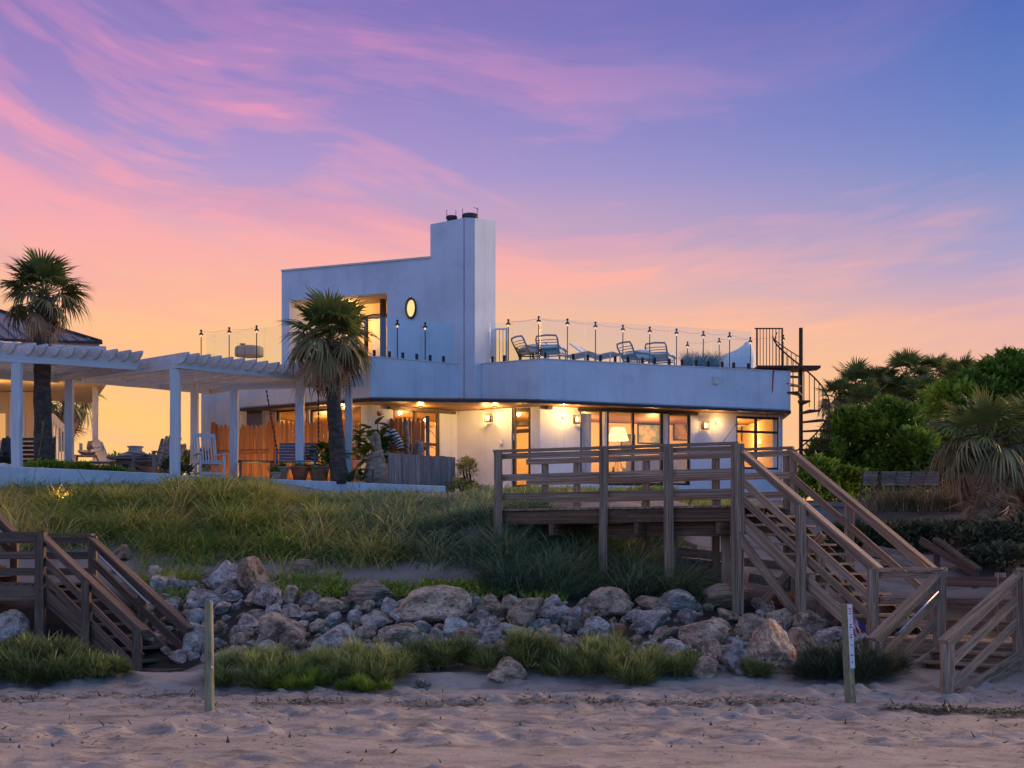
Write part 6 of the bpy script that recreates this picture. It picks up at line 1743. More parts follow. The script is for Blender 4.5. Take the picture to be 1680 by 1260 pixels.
def put_frond(t, me, name, c, dirv, roll, s):
    x = V(dirv).normalized(); y = V((0, 0, 1)).cross(x)
    if y.length < .05: y = V((1, 0, 0)).cross(x)
    y.normalize(); z = x.cross(y); q = Quaternion(x, roll); y, z = q @ y, q @ z
    return inst(name, me, t, c, Matrix((x, y, z)).transposed(), (s, s, s))
def palm(label, px_base, py_base, px_top, py_top, d, trunk_w, crown_r, seed, green=20, mid=16, dead=14, boots=True, up_bias=.25, skirt=0, group='cabbage palms round the house'):
    rd = random.Random(seed); b = P(px_base, py_base, d); top = P(px_top, py_top, d)
    t = thing('palm_tree', label, 'palm', b, group)
    k = d / FPX; n = 16; pts, rr = [], []
    bow = V((rd.uniform(-.06, .06), 0, 0))
    for i in range(n + 1):
        f = i / n; pts.append(b.lerp(top, f) + bow * sin(pi * f)); rr.append(trunk_w * k / 2 * (1.15 - .28 * f + .25 * max(0, .12 - f) * 8 * .3) * rd.uniform(.95, 1.05))
    mb = MB(); mb.tube(pts, rr, 14)
    rn = random.Random(seed + 1)
    mb.v = [tuple(V(v) + mnoise.noise_vector(V(v) * 6) * .018) for v in mb.v]
    part('trunk', mb, M['bark'], t, True)
    if boots:
        mb = MB()
        for i in range(26):
            f = .80 + .21 * i / 26; p = b.lerp(top, f); g = i * 2.4; r = trunk_w * k * .45
            o = p + V((cos(g) * r, sin(g) * r, 0)); e = o + V((cos(g) * rd.uniform(.10, .2), sin(g) * rd.uniform(.1, .2), rd.uniform(.12, .26)))
            mb.tube([o - V((0, 0, .06)), (o + e) / 2 + V((cos(g) * .03, sin(g) * .03, -.03)), e], [.05, .035, .012], 5)
        part('leaf_base', mb, M['boots'], t)
    s = crown_r * k / 1.17
    for i in range(green):
        g = i * 2.399 + rd.uniform(-.3, .3); el = R(88 - 78 * ((i + .5) / green) ** .8) + rd.uniform(-.12, .12)
        dv = V((cos(g) * cos(el), sin(g) * cos(el), sin(el))); put_frond(t, rd.choice(FRG[:2] if i < green * .45 else FRG[1:]), 'frond', top + dv * .06, dv, rd.uniform(-.4, .4), s * rd.uniform(.88, 1.12))
    for i in range(mid):
        g = i * 2.399 + 1 + rd.uniform(-.3, .3); el = R(18 - 48 * (i + .5) / mid) + rd.uniform(-.1, .1)
        dv = V((cos(g) * cos(el), sin(g) * cos(el), sin(el))); put_frond(t, rd.choice(FRM), 'frond', top - V((0, 0, .05)) + dv * .05, dv, rd.uniform(-.5, .5), s * rd.uniform(.82, 1.05))
    for i in range(dead):
        g = i * 2.399 + 2 + rd.uniform(-.4, .4); el = R(-28 - 44 * (i + .5) / dead) + rd.uniform(-.15, .15)
        dv = V((cos(g) * cos(el), sin(g) * cos(el), sin(el))); put_frond(t, rd.choice(FRD), 'dead_frond', top - V((0, 0, .14)) + dv * .05, dv, rd.uniform(-.7, .7), s * rd.uniform(.62, .95))
    for i in range(skirt):                                        # thatch hanging against the trunk
        g = i * 2.399; f = .9 - .5 * i / skirt; c = b.lerp(top, f); el = R(-62 - 22 * rd.random())
        dv = V((cos(g) * cos(el), sin(g) * cos(el), sin(el))); put_frond(t, rd.choice(FRD), 'dead_frond', c + V((cos(g), sin(g), 0)) * trunk_w * k * .4, dv, rd.uniform(-.8, .8), s * rd.uniform(.6, .85))
    return t
palm('cabbage palm with dark trunk at the left, in front of the pergola', 72, 762, 71, 487, 32.9, 27, 80, 3, 22, 12, 8)
palm('cabbage palm with leaning trunk in front of the white house', 557, 795, 541, 560, 34.4, 25, 92, 9, 24, 14, 11)
palm('small dark palm seen through the pergola behind the porch post', 104, 740, 110, 655, 46, 14, 62, 14, 10, 12, 12, False)
for i, (px, py, d, r, lab) in enumerate(((1402, 640, 52, 52, 'bushy palm at the left end of the clump beyond the hedge'), (1447, 640, 54, 48, 'second palm from the left in the clump beyond the hedge'), (1486, 618, 53, 52, 'tallest pointed palm in the middle of the clump beyond the hedge'),
        (1533, 622, 54, 52, 'palm right of the tallest one in the clump beyond the hedge'), (1578, 628, 52, 50, 'rightmost palm of the clump, rising behind the green bank'), (1424, 668, 50, 46, 'low palm in front of the clump beyond the hedge'), (1512, 655, 51, 48, 'low palm behind the hedge, right of the pointed one'))):
    palm(lab, px, 760, px, py, d, 12, r, 30 + i, 14, 10, 8, False, group='palms beyond the hedge')
for i, (px, py, d, r, lab) in enumerate(((1375, 655, 51, 40, 'small palm beside the spiral stair at the near end of the clump'), (1560, 648, 53, 48, 'palm with drooping fronds low in the gap left of the green bank'), (1465, 650, 52, 46, 'bushy low palm between the two left palms of the clump'))):
    palm(lab, px, 760, px, py, d, 12, r, 60 + i, 14, 10, 8, False, group='palms beyond the hedge')
palm('big shaggy palm with a skirt of hanging dead fronds at the right edge', 1640, 940, 1612, 728, 28.0, 40, 96, 77, 16, 16, 46, True, skirt=80)
palm('low drooping palm half hidden behind the shaggy one at the right edge', 1700, 905, 1690, 724, 28.8, 36, 92, 78, 14, 16, 34, False, skirt=40)

# ------------------------------------------------------------------ bushes made of leaf cards
def leafy(name, label, cat, lobes, n, size, mat, seed, group=None, berries=0, stemz=None):
    """lobes: (centre, radii) ellipsoids; leaves sit through their outer shells"""
    rng = np.random.default_rng(seed)
    c0 = lobes[0][0]; b = V((c0[0], c0[1], gz(c0[0], c0[1]) if stemz is None else stemz))
    t = thing(name, label, cat, b, group); wts = np.array([r[0] * r[2] for c, r in lobes]); wts = wts / wts.sum(); P_, D_ = [], []
    for (c, r), w in zip(lobes, wts):
        k = int(n * w); u = rng.normal(0, 1, (k, 3)); u /= np.linalg.norm(u, axis=1, keepdims=True); u[:, 2] = np.where(u[:, 2] < -.35, -u[:, 2], u[:, 2])
        rad = (1 - rng.random(k) ** 2.2 * .55)
        lump = 1 + .34 * _vn(u[:, 0] * 3 + u[:, 1] * 2 + seed, u[:, 2] * 3 + seed * .3, .75, seed % 7) + .2 * _vn(u[:, 0] * 5 - u[:, 1] * 3, u[:, 2] * 6, .7, seed % 5 + 1)
        P_.append(np.array(c)[None] + u * np.array(r)[None] * (rad * lump)[:, None]); D_.append(u + rng.normal(0, .55, (k, 3)) + np.array([0, 0, .35]))
    p = np.concatenate(P_); dd = np.concatenate(D_); N = len(p)
    L = size * rng.uniform(.6, 1.3, N)
    cl = _vn(p[:, 0] + p[:, 1] * .7, p[:, 2], .45, 3) * .7
    tint = np.clip(.45 + cl + rng.normal(0, .12, N), 0, 1)
    blade_object('foliage', [(blades(p, L, L * .24, .5, rng, .5, dd, seg=2), tint)], M[mat], None, parent=t)
    mb = MB()
    for (c, r) in lobes:
        for k in range(3):
            g = rng.uniform(0, 2 * pi); e = V(c) + V((cos(g) * r[0] * .5, sin(g) * r[1] * .5, r[2] * .3)); f = V((c[0] + cos(g) * .1, c[1], min(b.z, c[2] - r[2] * .6) - .1)); mb.tube([f, f.lerp(e, .5) + V((.05, 0, 0)), e], [.05, .035, .012], 6)
    part('stem', mb, M['bark'], t)
    if berries:
        mb = MB()
        for i in rng.integers(0, N, berries):
            q = V(p[i]); mb.lathe(q, [(.01, -.03), (.035, 0), (.01, .03)], 6)
        part('flower', mb, M['flag_red'], t)
    return t
def lob(px, py, d, rx, rz, ry=None): 
    k = d / FPX; return (tuple(P(px, py, d)), (rx * k, (ry or rx) * k * .8, rz * k))
leafy('hedge_bush', 'dense green flowering bush right of the spiral stair', 'bush', [lob(1395, 735, 41, 48, 62), lob(1360, 772, 40, 40, 50), lob(1400, 790, 40.5, 50, 50)], 9000, .23, 'hedge', 5, 'green bushes of the hedge beside the house', 7)
leafy('hedge_bush', 'dense green flowering bush above the row of folding chairs', 'bush', [lob(1462, 735, 40, 55, 72), lob(1500, 770, 39, 48, 60), lob(1450, 800, 39.5, 60, 50), lob(1530, 805, 39, 60, 48)], 10500, .23, 'hedge', 6, 'green bushes of the hedge beside the house', 9)
leafy('hedge_bush', 'low dark bush between the spiral stair and the boardwalk rail', 'bush', [lob(1345, 800, 36, 42, 45), lob(1395, 812, 36, 40, 40)], 5200, .19, 'hedge', 7, 'green bushes of the hedge beside the house', 2)
leafy('hedge_bush', 'tall green bank of bushes behind the shaggy palm', 'bush', [lob(1610, 815, 40, 70, 45), lob(1560, 690, 43, 62, 62), lob(1625, 672, 43, 62, 66), lob(1690, 665, 43, 70, 70), lob(1580, 760, 41, 70, 70), lob(1680, 770, 41, 80, 80)], 17000, .24, 'hedge', 8, 'green bushes of the hedge beside the house', 4)
leafy('scrub', 'dark tangled scrub below the concrete wall', 'scrub', [lob(1400, 892, 28.6, 55, 34), lob(1470, 890, 28.6, 60, 34), lob(1545, 893, 28.4, 60, 38)], 7000, .14, 'dark_scrub', 9, 'dark scrub on the right bank')
leafy('scrub', 'dark tangled scrub under the shaggy palm at the right edge', 'scrub', [lob(1625, 900, 27.0, 60, 42), lob(1700, 890, 27.0, 60, 50), lob(1650, 925, 26, 70, 30)], 7000, .14, 'dark_scrub', 10, 'dark scrub on the right bank')
def dry_tufts():
    rng = np.random.default_rng(31); N = 2600; x = rng.uniform(X(1430, 29.8), X(1640, 29.8), N); x = np.round(x * 3.2) / 3.2 + rng.normal(0, .07, N); y = 29.75 + rng.normal(0, .12, N)
    b = np.stack([x, y, np.full(N, 2.85)], -1); dr = np.stack([rng.normal(0, .3, N), rng.normal(0, .3, N), np.ones(N)], -1)
    blade_object('dry_grass', [(blades(b, rng.uniform(.3, .95, N), rng.uniform(.005, .011, N), .4, rng, .7, dr), np.clip(rng.normal(.78, .2, N), 0, 1))], M['dark_scrub'], 'dry straw coloured grass along the sea wall below the folding chairs', 'grass', kind='stuff')
dry_tufts()
# planting round the patio
leafy('patio_shrub', 'low dark shrubs along the back of the patio beyond the chairs', 'shrub', [lob(320, 765, 38.5, 36, 26), lob(255, 770, 39, 40, 22), lob(190, 768, 39, 40, 20)], 3000, .14, 'hedge', 12, 'patio planting')
leafy('patio_shrub', 'yellow green plants behind the low wall under the left palm', 'shrub', [lob(75, 772, 32.3, 40, 14, 16), lob(125, 776, 32.8, 40, 14, 16), lob(180, 780, 33.3, 42, 12, 14)], 2400, .13, 'purslane', 13, 'patio planting')
leafy('patio_shrub', 'reddish leaved plant at the foot of the right pergola post', 'shrub', [lob(283, 768, 33.1, 16, 14), lob(302, 775, 33.3, 16, 9)], 500, .15, 'dark_scrub', 14, 'patio planting')
leafy('patio_shrub', 'small leafy bush beside the door corner next to the plank screen', 'shrub', [lob(765, 775, 36.3, 17, 24), lob(758, 800, 36.0, 24, 14), lob(782, 806, 35.6, 22, 10)], 1500, .10, 'shrub', 15, 'patio planting')
leafy('patio_shrub', 'yellow green low plants behind the boardwalk rail', 'shrub', [lob(930, 815, 34.0, 60, 12, 20), lob(1060, 812, 33.5, 60, 12, 20), lob(860, 812, 34.0, 40, 10, 16)], 2600, .10, 'purslane', 16, 'patio planting')

# broad leaved bird of paradise with a red flower
def paddle_leaf(mb, base, tip, w, sag=.25, n=7):
    base, tip = V(base), V(tip); x = tip - base; L = x.length; x.normalize(); y = V((0, 0, 1)).cross(x)
    if y.length < .05: y = V((1, 0, 0))
    y.normalize(); z = x.cross(y); vs = []
    for i in range(n + 1):
        f = i / n; c = base + x * L * f - V((0, 0, sag * L * f * f)); ww = w * sin(pi * min(1, .06 + .94 * f) ** .8) ** .75 if f < 1 else .005
        vs += [c - y * ww + z * ww * .35, c - V((0, 0, .0)), c + y * ww + z * ww * .35]
    fs = [(i * 3 + k, i * 3 + k + 1, i * 3 + 4 + k, i * 3 + 3 + k) for i in range(n) for k in (0, 1)]
    mb.add(vs, fs)
def paradise(label, px, py, d, n, spread, h, seed, flower=True):
    rd = random.Random(seed); b = P(px, py, d); k = d / FPX; t = thing('broad_leaf_plant', label, 'plant', b, 'broad leaved plants round the palm trunk')
    for i in range(n):
        g = rd.uniform(0, 2 * pi); r = rd.uniform(.15, 1); hh = h * k * rd.uniform(.35, 1.0) * (1.05 - .35 * r); q = b + V((cos(g) * spread * k * r * .8, sin(g) * spread * k * r * .45, hh)); dv = V((cos(g) * .7, sin(g) * .7 - .12, rd.uniform(-.25, .6))).normalized()
        mb = MB(); paddle_leaf(mb, q, q + dv * rd.uniform(.28, .46), rd.uniform(.07, .125), rd.uniform(.05, .4)); part('leaf', mb, M['big_leaf'], t, True)
    mb = MB()
    for i in range(8):
        g = rd.uniform(0, 2 * pi); mb.tube([b, b + V((cos(g) * spread * k * .3, sin(g) * spread * k * .2, h * k * .7))], [.02, .01], 5)
    part('stem', mb, M['hedge_stem'], t)
    if flower:
        mb = MB(); c = P(620, 681, d - .2)
        mb.tube([b + V((.1, 0, .4)), c - V((0, 0, .1))], [.014, .01], 5); part('flower_stalk', mb, M['hedge_stem'], t)
        mb = MB()
        for dx, dz in ((.02, .14), (.12, .12), (.17, .04), (.10, -.02), (-.02, .10)):
            e = c + V((dx, -.04, dz)); s = (e - c).normalized().orthogonal() * .022; mb.add([c - s, c + s, e], [(0, 1, 2)]); mb.tube([c, (c + e) / 2, e], [.016, .022, .002], 5)
        part('flower', mb, M['flower_red'], t)
M['hedge_stem'] = pbr('hedge_stem', (.10, .13, .04), rough=.6)
M['flower_red'] = pbr('flower_red', (.55, .07, .02), rough=.5)
paradise('dark broad leaved plant with a red flower between palm and plank screen', 612, 792, 35.8, 120, 52, 100, 4)
paradise('broad leaved plant at the left side of the leaning palm trunk', 535, 790, 35.0, 46, 30, 62, 6, False)
paradise('low broad leaves in front of the swing post right of the palm', 574, 794, 34.6, 20, 26, 26, 8, False)
def indoor_plant():
    b = V((X(700, 38.3), 38.3, GZ + .08)); t = thing('indoor_plant', 'spiky leaved house plant standing behind the planter window', 'plant', b); rd = random.Random(3)
    mb = MB(); mb.lathe(b, [(.13, 0), (.18, .3), (.16, .3)], 12); part('pot', mb, M['pale_pot'], t)
    mb = MB(); mb.tube([b, b + V((0, 0, 1.65))], [.03, .02], 6); part('stem', mb, M['bark'], t)
    for i in range(34):
        g = i * 2.4; c = b + V((0, 0, 1.65 if i % 2 else 1.15)); e = c + V((cos(g), sin(g), rd.uniform(-.25, .7))).normalized() * rd.uniform(.28, .42); mb = MB(); paddle_leaf(mb, c, e, .018, .35, 5); part('leaf', mb, M['big_leaf'], t)
indoor_plant()

# tall seed stalks rising out of the dune grass
def oat(px, py, px2, py2, d, label, seed):
    rd = random.Random(seed); b, e = P(px, py, d), P(px2, py2, d); t = thing('sea_oat', label, 'grass stalk', b, 'tall dry seed stalks standing in the dune grass')
    pts = [b.lerp(e, f) + V((.08 * sin(f * 2.2) * (1 if px2 > px else -1), 0, .10 * sin(pi * f) * (e - b).length * .3)) for f in (0, .25, .5, .75, .92, 1)]
    mb = MB(); mb.tube(pts, [.008, .007, .006, .005, .004, .002], 5); part('stalk', mb, M['oat_straw'], t)
    mb = MB()
    for i in range(46):
        f = .68 + .32 * i / 46; k = min(int(f * 5), 4); q = pts[k].lerp(pts[k + 1], f * 5 - k); g = rd.uniform(0, 2 * pi); L = rd.uniform(.03, .075) * (1.15 - abs(f - .85) * 2); o_ = q + V((cos(g) * L * .6, sin(g) * L * .6, -L * .8)); s = V((-sin(g), cos(g), 0)) * .009
        mb.add([q - s * .2, q + s * .2, (q + o_) / 2 + s, o_, (q + o_) / 2 - s], [(0, 1, 2, 4), (2, 3, 4)])
    part('seed_head', mb, M['oat_straw'], t)
for i, (a, b_, c, e, d, lab) in enumerate(((1030, 915, 1062, 832, 25.2, 'arching seed stalk under the boardwalk, tallest and furthest right of its cluster'), (1040, 905, 1048, 822, 25.0, 'upright seed stalk in the middle of the cluster under the boardwalk'), (1075, 900, 1070, 838, 25.0, 'short seed stalk close to the boardwalk post'), (990, 870, 1000, 765, 25.2, 'slim seed stalk crossing the boardwalk rails'),
        (1105, 890, 1128, 815, 25.4, 'seed stalk bending right beyond the third boardwalk post'), (434, 800, 422, 692, 32.6, 'tall seed stalk before the orange fence, left of the pair'), (445, 800, 438, 672, 32.9, 'tallest seed stalk before the orange fence'), (590, 800, 590, 722, 33.6, 'upright yellow seed stalk left of the carved bird'), (148, 800, 122, 752, 31.0, 'seed stalk leaning left behind the low wall by the left palm'), (52, 800, 66, 690, 30.2, 'long curved seed stalk crossing the left palm trunk'), (1178, 735, 1205, 690, 30.0, 'seed stalk beside the spotlight above the boardwalk rail'), (560, 850, 580, 770, 32, 'bent seed stalk rising beside the palm base'))):
    oat(a, b_, c, e, d, lab, i)

# shrubs along the foot of the dune
for i, a in enumerate(((425, 1118, 175, 62, 'bushy yellow tipped shrub right of the plain beach stake', 61, 'shrub', 1.2, .55), (590, 1112, 185, 66, 'wide yellow tipped shrub below the rounded boulders', 62, 'shrub', 1.2, .55),
        (720, 1100, 150, 62, 'dark green shrub left of the lone rock on the sand', 63, 'shrub', 1.1, .40), (850, 1098, 120, 74, 'tall dark shrub right behind the lone rock on the sand', 64, 'shrub', 1.1, .42), (1005, 1106, 225, 60, 'widest shrub, at the foot of the middle boulders', 65, 'shrub', 1.3, .50),
        (1135, 1108, 70, 40, 'small green tuft left of the upright boulders', 66, 'shrub', .8, .35), (1237, 1112, 46, 30, 'little green tuft between the two upright boulders', 67, 'shrub', .7, .4), (1395, 1112, 180, 68, 'dark green shrub behind the signed beach stake', 68, 'dark_scrub', 1.3, .35),
        (70, 1106, 185, 70, 'dark bushy shrub under the left stairs', 69, 'shrub', 1.3, .32), (165, 1112, 90, 42, 'low grassy shrub at the foot of the left stairs', 70, 'shrub', .9, .45), (500, 1128, 120, 26, 'flat yellow green creeping patch on the sand', 71, 'purslane', .8, .5), (600, 1133, 90, 18, 'thin tail of the creeping patch running onto the sand', 72, 'purslane', .6, .5))):
    shore_shrub(a[0], a[1], a[2], a[3], a[4], a[5], a[6], a[7], a[8])

leafy('bank_bush', 'yellow green leafy bush on the bank right behind the shaggy palm crown', 'bush', [lob(1590, 668, 34, 62, 52), lob(1655, 640, 34.5, 66, 56), lob(1720, 630, 34.5, 70, 60)], 11000, .20, 'hedge', 21, 'bushes on the right bank')
leafy('bank_bush', 'dark dense bush filling the bank under the shaggy palm', 'bush', [lob(1600, 770, 32.5, 70, 55), lob(1680, 760, 32.5, 80, 80), lob(1560, 800, 33.5, 60, 36)], 6000, .17, 'dark_scrub', 22, 'bushes on the right bank')
# ------------------------------------------------------------------ boulders
def rock_mesh(seed, mat, sub=3, facets=9, pits=0, rough=.07, layered=False, pointy=0.0):
    rd = random.Random(seed); bm = bmesh.new(); bmesh.ops.create_icosphere(bm, subdivisions=sub, radius=1.0)
    pl = []
    for _ in range(facets):
        n = V((rd.gauss(0, 1), rd.gauss(0, 1), rd.gauss(0, .8))).normalized(); pl.append((n, rd.uniform(.44, .82)))
    pit = [(V((rd.gauss(0, 1), -abs(rd.gauss(0, 1)) - .2, rd.gauss(0, .7) + .3)).normalized(), rd.uniform(.10, .22)) for _ in range(pits)]
    o = V((seed * 3.1, seed * 1.7, seed * .9))
    for v in bm.verts:
        u = v.co.normalized(); r = 1.05
        for n, d in pl:
            c = u.dot(n)
            if c > .05: r = min(r, d / c)
        r += .06 * mnoise.noise(u * 1.4 + o) + rough * mnoise.noise(u * 4.2 + o) + rough * .7 * abs(mnoise.noise(u * 8 + o))
        ck = abs(mnoise.noise(u * 2.3 + o * 1.3)); r -= .07 * max(0, 1 - ck / .07)
        if layered: r += .02 * (1 if sin(u.z * 19 + 2 * mnoise.noise(u * 2 + o)) > .1 else -1)
        for p, w in pit:
            a = (u - p).length
            if a < w: r -= .16 * (1 - (a / w) ** 2)
        v.co = u * r
        if pointy: v.co.z *= 1 + pointy * max(0, u.z) ** 2
    me = bpy.data.meshes.new('rock'); bm.to_mesh(me); bm.free(); me.materials.append(M[mat])
    if sub >= 3:
        me.polygons.foreach_set('use_smooth', [True] * len(me.polygons)); me.set_sharp_from_angle(angle=R(20))
    return me
RK = {m: [rock_mesh(i * 13 + s, m, 3, 9 + i % 6, 5 if i % 3 == 1 else 0, pointy=.25 if i % 4 == 2 else 0) for i in range(k)] for m, k, s in (('rock_grey', 11, 1), ('rock_tan', 9, 2), ('rock_pale', 5, 3))}
def put_rock(px, py, w, h, me, label, group, seed, dd=0.0, dep=.85, tilt=.25, yaw=None, name='boulder'):
    """px,py = photo pixel of its middle, w,h its size there; the rock sits on the slope"""
    rd = random.Random(seed); p = ray_ground(px, min(py + h * .34, 1128), 17, 34); d = p.y + dd; k = d / FPX
    c = P(px, py, d); sx, sz = w * k / 2 * 1.12, h * k / 2 * 1.15; sy = (sx + sz) / 2 * dep * 1.25
    c.y += sy * .35
    q = Matrix.Rotation(rd.uniform(-tilt, tilt), 3, 'Y') @ Matrix.Rotation(rd.uniform(-.2, .2), 3, 'X')
    base = me; rz = rd.uniform(0, 2 * pi) if yaw is None else yaw
    # turn the mesh about its own upright axis before it is scaled
    W = Matrix.Translation(c) @ q.to_4x4() @ Matrix.Diagonal((sx, sy, sz, 1)) @ Matrix.Rotation(rz, 4, 'Z')
    o = bpy.data.objects.new(name, me); COL.objects.link(o)
    o.location = c; 
    # shear free: rotate about z by quarter turns only
    rq = round(rz / (pi / 2)) % 4; 
    s3 = (sx, sy, sz) if rq % 2 == 0 else (sy, sx, sz)
    o.matrix_basis = Matrix.Translation(c) @ q.to_4x4() @ Matrix.Rotation(rq * pi / 2, 4, 'Z') @ Matrix.Diagonal((*s3, 1))
    WM[o.name] = o.matrix_basis.copy()
    tag(o, label, 'rock', group); SIG.append((px, py, max(w, h)))
    return o
SIG = []
big = lambda s, m, **k: rock_mesh(s, m, 4, **k)
G0 = 'boulders of the heap below the dune'
sig = [
 (372, 945, 78, 62, big(101, 'rock_pale', facets=6, pits=14), 'large pale pitted boulder at the top of the heap, near the left stairs'),
 (411, 955, 66, 56, big(102, 'rock_tan', facets=8, pointy=.35), 'pointed brown tipped boulder leaning on the large pitted one'),
 (333, 985, 78, 50, big(103, 'rock_grey', facets=7, pits=10), 'broad pitted grey boulder below the large pale one'),
 (441, 985, 62, 54, big(104, 'rock_grey', facets=9, pits=4), 'smooth round grey boulder in the upper middle of the left heap'),
 (474, 978, 36, 46, big(105, 'rock_tan', facets=8), 'upright tan rock beside the smooth round grey boulder'),
 (478, 1010, 46, 36, big(106, 'rock_grey', facets=8), 'blocky grey rock below the upright tan one'),
 (510, 985, 56, 36, big(107, 'rock_grey', facets=9), 'flat topped grey rock under the yellow flowered mat'),
 (536, 1000, 60, 36, big(108, 'rock_tan', facets=8), 'wedge shaped tan rock right of the flat topped one'),
 (455, 1038, 82, 62, big(109, 'rock_tan', facets=7, pits=6), 'big hollowed boulder in the middle of the left heap'),
 (548, 1050, 92, 56, big(110, 'rock_grey', facets=8, pointy=.2), 'broad sloping boulder above the wide yellow tipped shrub'),
 (612, 975, 78, 56, big(111, 'rock_layered', facets=8, layered=True), 'split layered boulder under the green mat, left of the biggest boulder'),
 (612, 1020, 62, 42, big(112, 'rock_grey', facets=9), 'ridged grey boulder below the split layered one'),
 (646, 1042, 80, 46, big(113, 'rock_tan', facets=9), 'brown banded boulder below the biggest boulder'),
 (314, 1060, 44, 52, big(114, 'rock_pale', facets=6, pits=6), 'rounded pale boulder tucked beside the foot of the left stairs'),
 (712, 1000, 122, 70, big(115, 'rock_tan', facets=7, pits=5), 'biggest flat topped boulder in the middle of the heap'),
 (766, 1046, 46, 38, big(116, 'rock_tan', facets=9), 'squat brown boulder below the biggest one'),
 (800, 1027, 30, 28, big(117, 'rock_grey', facets=6), 'small round boulder in the dark gap right of the squat brown one'),
 (836, 1035, 58, 34, big(118, 'rock_pale', facets=9), 'pale cracked boulder above the tall dark shrub'),
 (812, 1005, 50, 38, big(119, 'rock_tan', facets=9), 'tan wedge boulder left of the humped one'),
 (862, 1010, 58, 70, big(120, 'rock_tan', facets=6, layered=True), 'humped boulder with curved ridges near the middle of the heap'),
 (912, 1042, 56, 32, big(121, 'rock_tan', facets=9), 'long brown slab boulder right of the humped one'),
 (905, 1012, 50, 34, big(122, 'rock_grey', facets=9), 'grey boulder behind the long brown slab'),
 (998, 995, 72, 58, big(123, 'rock_tan', facets=10), 'dark sided angular boulder at the top of the heap below the grass'),
 (982, 1030, 66, 40, big(124, 'rock_grey', facets=9), 'hooked grey boulder below the dark sided one'),
 (1018, 1042, 30, 40, big(125, 'rock_rust', facets=9), 'small orange faced rock among the grey ones'),
 (1070, 994, 62, 36, big(126, 'rock_tan', facets=9), 'sharp edged tan boulder below the blue green grass'),
 (1104, 988, 72, 42, big(127, 'rock_pale', facets=8, pits=4), 'pale bumpy boulder beside the sharp edged tan one'),
 (1070, 1022, 62, 50, big(128, 'rock_grey', facets=8), 'rounded two part boulder left of the biggest brown one'),
 (1143, 1040, 104, 64, big(129, 'rock_tan', facets=7), 'largest brown boulder in front of the layered log shaped rock'),
 (1190, 985, 100, 50, big(130, 'rock_layered', facets=6, layered=True), 'log shaped layered rock at the foot of the tall deck post'),
 (1254, 993, 40, 32, big(131, 'rock_pale', facets=7, pits=4), 'small pale rock between the log shaped rock and the rusty one'),
 (1294, 986, 54, 36, big(132, 'rock_rust', facets=8, pointy=.2), 'rust orange rock under the cross braces'),
 (1228, 1035, 66, 52, big(133, 'rock_tan', facets=7, pits=4), 'rounded banded boulder above the upright ones'),
 (1278, 1018, 50, 40, big(134, 'rock_tan', facets=9, pits=4), 'lumpy tan boulder below the small pale rock'),
 (1270, 1077, 78, 88, big(135, 'rock_tan', facets=7, layered=True, pointy=.25), 'tall ridged upright boulder standing on the sand'),
 (1207, 1086, 56, 66, big(136, 'rock_grey', facets=8, pointy=.3), 'leaning grey upright boulder left of the tallest one'),
 (1310, 1066, 58, 66, big(137, 'rock_tan', facets=8), 'grooved brown boulder right of the tallest upright one'),
 (1350, 1050, 42, 42, big(138, 'rock_grey', facets=8), 'cracked grey boulder at the right end of the heap'),
 (1330, 1022, 58, 40, big(139, 'rock_tan', facets=7), 'round tan boulder beneath the stair post'),
 (1160, 1103, 56, 36, big(140, 'rock_tan', facets=8, pointy=.3), 'brown mound shaped rock at the edge of the sand'),
 (1100, 1092, 56, 40, big(141, 'rock_grey', facets=8), 'grey slab sloping into the widest shrub'),
 (1100, 1068, 66, 36, big(142, 'rock_grey', facets=8), 'low grey boulder below the largest brown one'),
 (830, 1107, 66, 38, big(143, 'rock_tan', facets=9, pointy=.35), 'lone pointed rock half buried in the sand before the shrubs'),
 (14, 1032, 56, 58, big(144, 'rock_grey', facets=7, pits=5), 'large rounded boulder under the left landing at the photo edge'),
 (10, 1092, 28, 32, big(145, 'rock_grey', facets=7), 'small boulder at the bottom left beside the dark bushy shrub'),
 (200, 910, 34, 32, big(146, 'rock_tan', facets=8, pits=3), 'tan boulder on the slope behind the upper end of the left stairs'),
 (198, 935, 36, 26, big(147, 'rock_grey', facets=8), 'flat boulder below the tan one behind the left stairs'),
 (252, 945, 34, 26, big(148, 'rock_pale', facets=8, pointy=.2), 'small peaked rock beside the flowering mat behind the left stairs'),
 (693, 1120, 28, 14, big(149, 'rock_grey', facets=8), 'low flat stone on the sand left of the lone pointed rock'),
 (500, 930, 40, 26, big(150, 'rock_layered', facets=6, layered=True), 'weathered slab on the bare dune sand above the flowering mat'),
]
for i, (px, py, w, h, me, lab) in enumerate(sig):
    put_rock(px, py, w * .90, h * .92, me, lab, G0, 900 + i, yaw=0.0 if i % 2 else pi, tilt=.15)
put_rock(1190, 987, 1, 1, RK['rock_grey'][0], '', G0, 1) if False else None

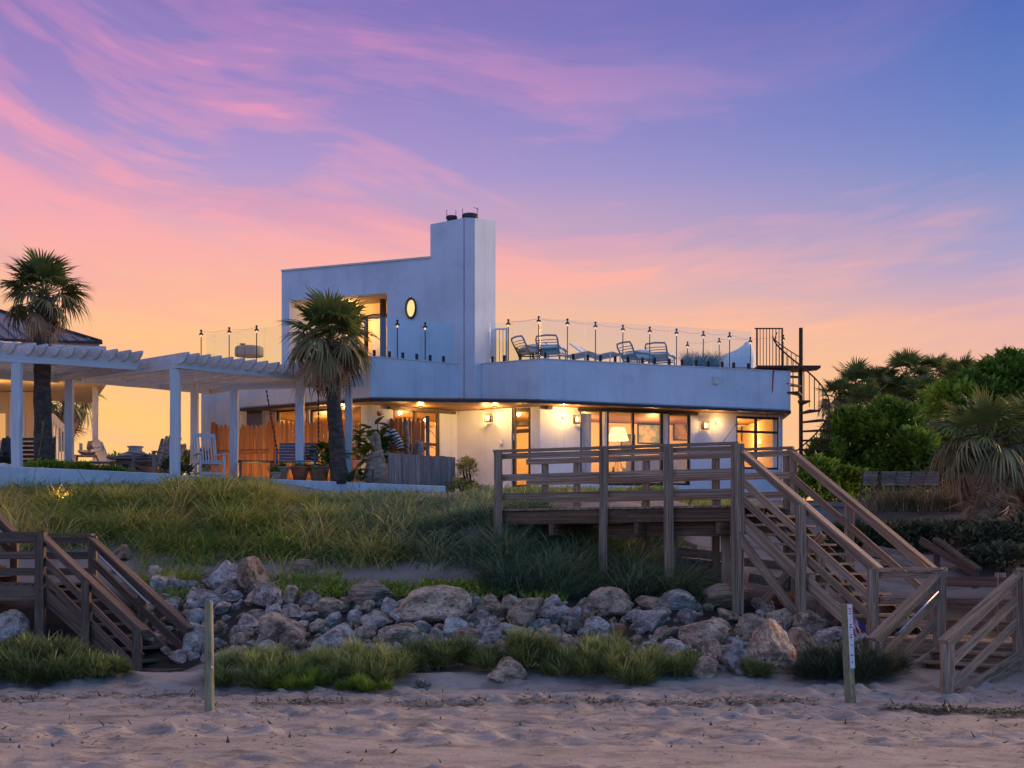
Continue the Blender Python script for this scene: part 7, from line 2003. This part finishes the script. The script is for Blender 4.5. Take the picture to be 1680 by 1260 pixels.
import re
SHORT = [(e[0], e[1], re.split(r' (?:at|leaning|below|in|beside|under|right|left|above|tucked|with|near|between|on|behind|among|standing|sloping|half|of|beneath)\b', e[5])[0]) for e in sig]
def fill_rocks():
    rd = random.Random(77); tx = [240, 330, 420, 560, 700, 850, 960, 1040, 1120, 1180, 1300, 1400]
    ty = [948, 955, 968, 985, 985, 985, 990, 988, 992, 1000, 1010, 1025]; by = [1090, 1085, 1075, 1072, 1068, 1062, 1066, 1085, 1095, 1100, 1090, 1075]
    left_edge = [(px, py) for px, py, _ in SIG]
    done = [(a, b, c * .8) for a, b, c in SIG]; n = 0
    for size in [40] * 90 + [32] * 240 + [23] * 360 + [17] * 520 + [13] * 520:
        px = rd.uniform(236, 1402); a, b = np.interp(px, tx, ty), np.interp(px, tx, by); py = rd.uniform(a, b); s = size * rd.uniform(.85, 1.2)
        if px < 330 and py > 985 + (px - 236) * .9 + 55: continue
        if any((px - q[0]) ** 2 + ((py - q[1]) * 1.45) ** 2 < (.335 * (s + q[2])) ** 2 for q in done): continue
        done.append((px, py, s)); n += 1
        tone = rd.choices(('rock_grey', 'rock_tan', 'rock_pale'), (5, 2.6, 2.6))[0]
        q = min(SHORT, key=lambda e: (e[0] - px) ** 2 + 1.6 * (e[1] - py) ** 2); dx, dy = px - q[0], (py - q[1]) * 1.25
        ns = 'above' if dy < -6 else 'below' if dy > 6 else ''; we = 'left' if dx < -8 else 'right' if dx > 8 else ''
        if abs(dx) > 2.2 * abs(dy): ns = ''
        if abs(dy) > 2.2 * abs(dx): we = ''
        where = f'{ns} and {we} of' if ns and we else ns if ns else f'{we} of' if we else 'beside'
        word = {'rock_grey': 'grey', 'rock_tan': 'brown', 'rock_pale': 'pale'}[tone]; sz = 'very small' if s < 17 else 'small' if s < 26 else 'medium'
        lab = f'{sz} {word} rock {where} the {q[2]}'
        put_rock(px, py, s * rd.uniform(1.0, 1.35), s * rd.uniform(.7, .95), rd.choice(RK[tone]), lab, lab, 2000 + n, tilt=.5, name='rock')
    return n
fill_rocks()
# seaweed wrack and clods on the beach
def wrack():
    rng = np.random.default_rng(4); parts = []
    pts = []
    for x0, x1, y, s, n in ((4.7, 7.6, 16.6, .12, 1500), (4.4, 5.4, 16.9, .1, 400), (5.4, 7.6, 16.2, .1, 700), (-3.2, 3.8, 17.5, .13, 1700), (-7, 7, 14.5, 1.2, 1500), (-8, 8, 17.6, .9, 1700), (-6.6, -4.2, 18.2, .09, 300), (-5, -1, 18.6, .1, 200)):
        x = rng.uniform(x0, x1, n); yy = y + rng.normal(0, s, n) + .08 * np.sin(x * 2.1); keep = _vn(x, yy * 0, .5, 2) > -.3; pts.append(np.stack([x[keep], yy[keep], ground_np(x[keep], yy[keep]) + rng.uniform(0, .05, keep.sum())], -1))
    b = np.concatenate(pts); N = len(b)
    parts.append((blades(b, rng.uniform(.04, .12, N), rng.uniform(.008, .02, N), 1.3, rng, .1, np.stack([rng.normal(0, 1, N), rng.normal(0, 1, N), rng.uniform(0, .25, N)], -1), seg=2), np.clip(rng.normal(.08, .1, N), 0, .9)))
    blade_object('seaweed', parts, M['dark_scrub'], 'dark line of dried seaweed strewn across the sand', 'seaweed', kind='stuff')
wrack()
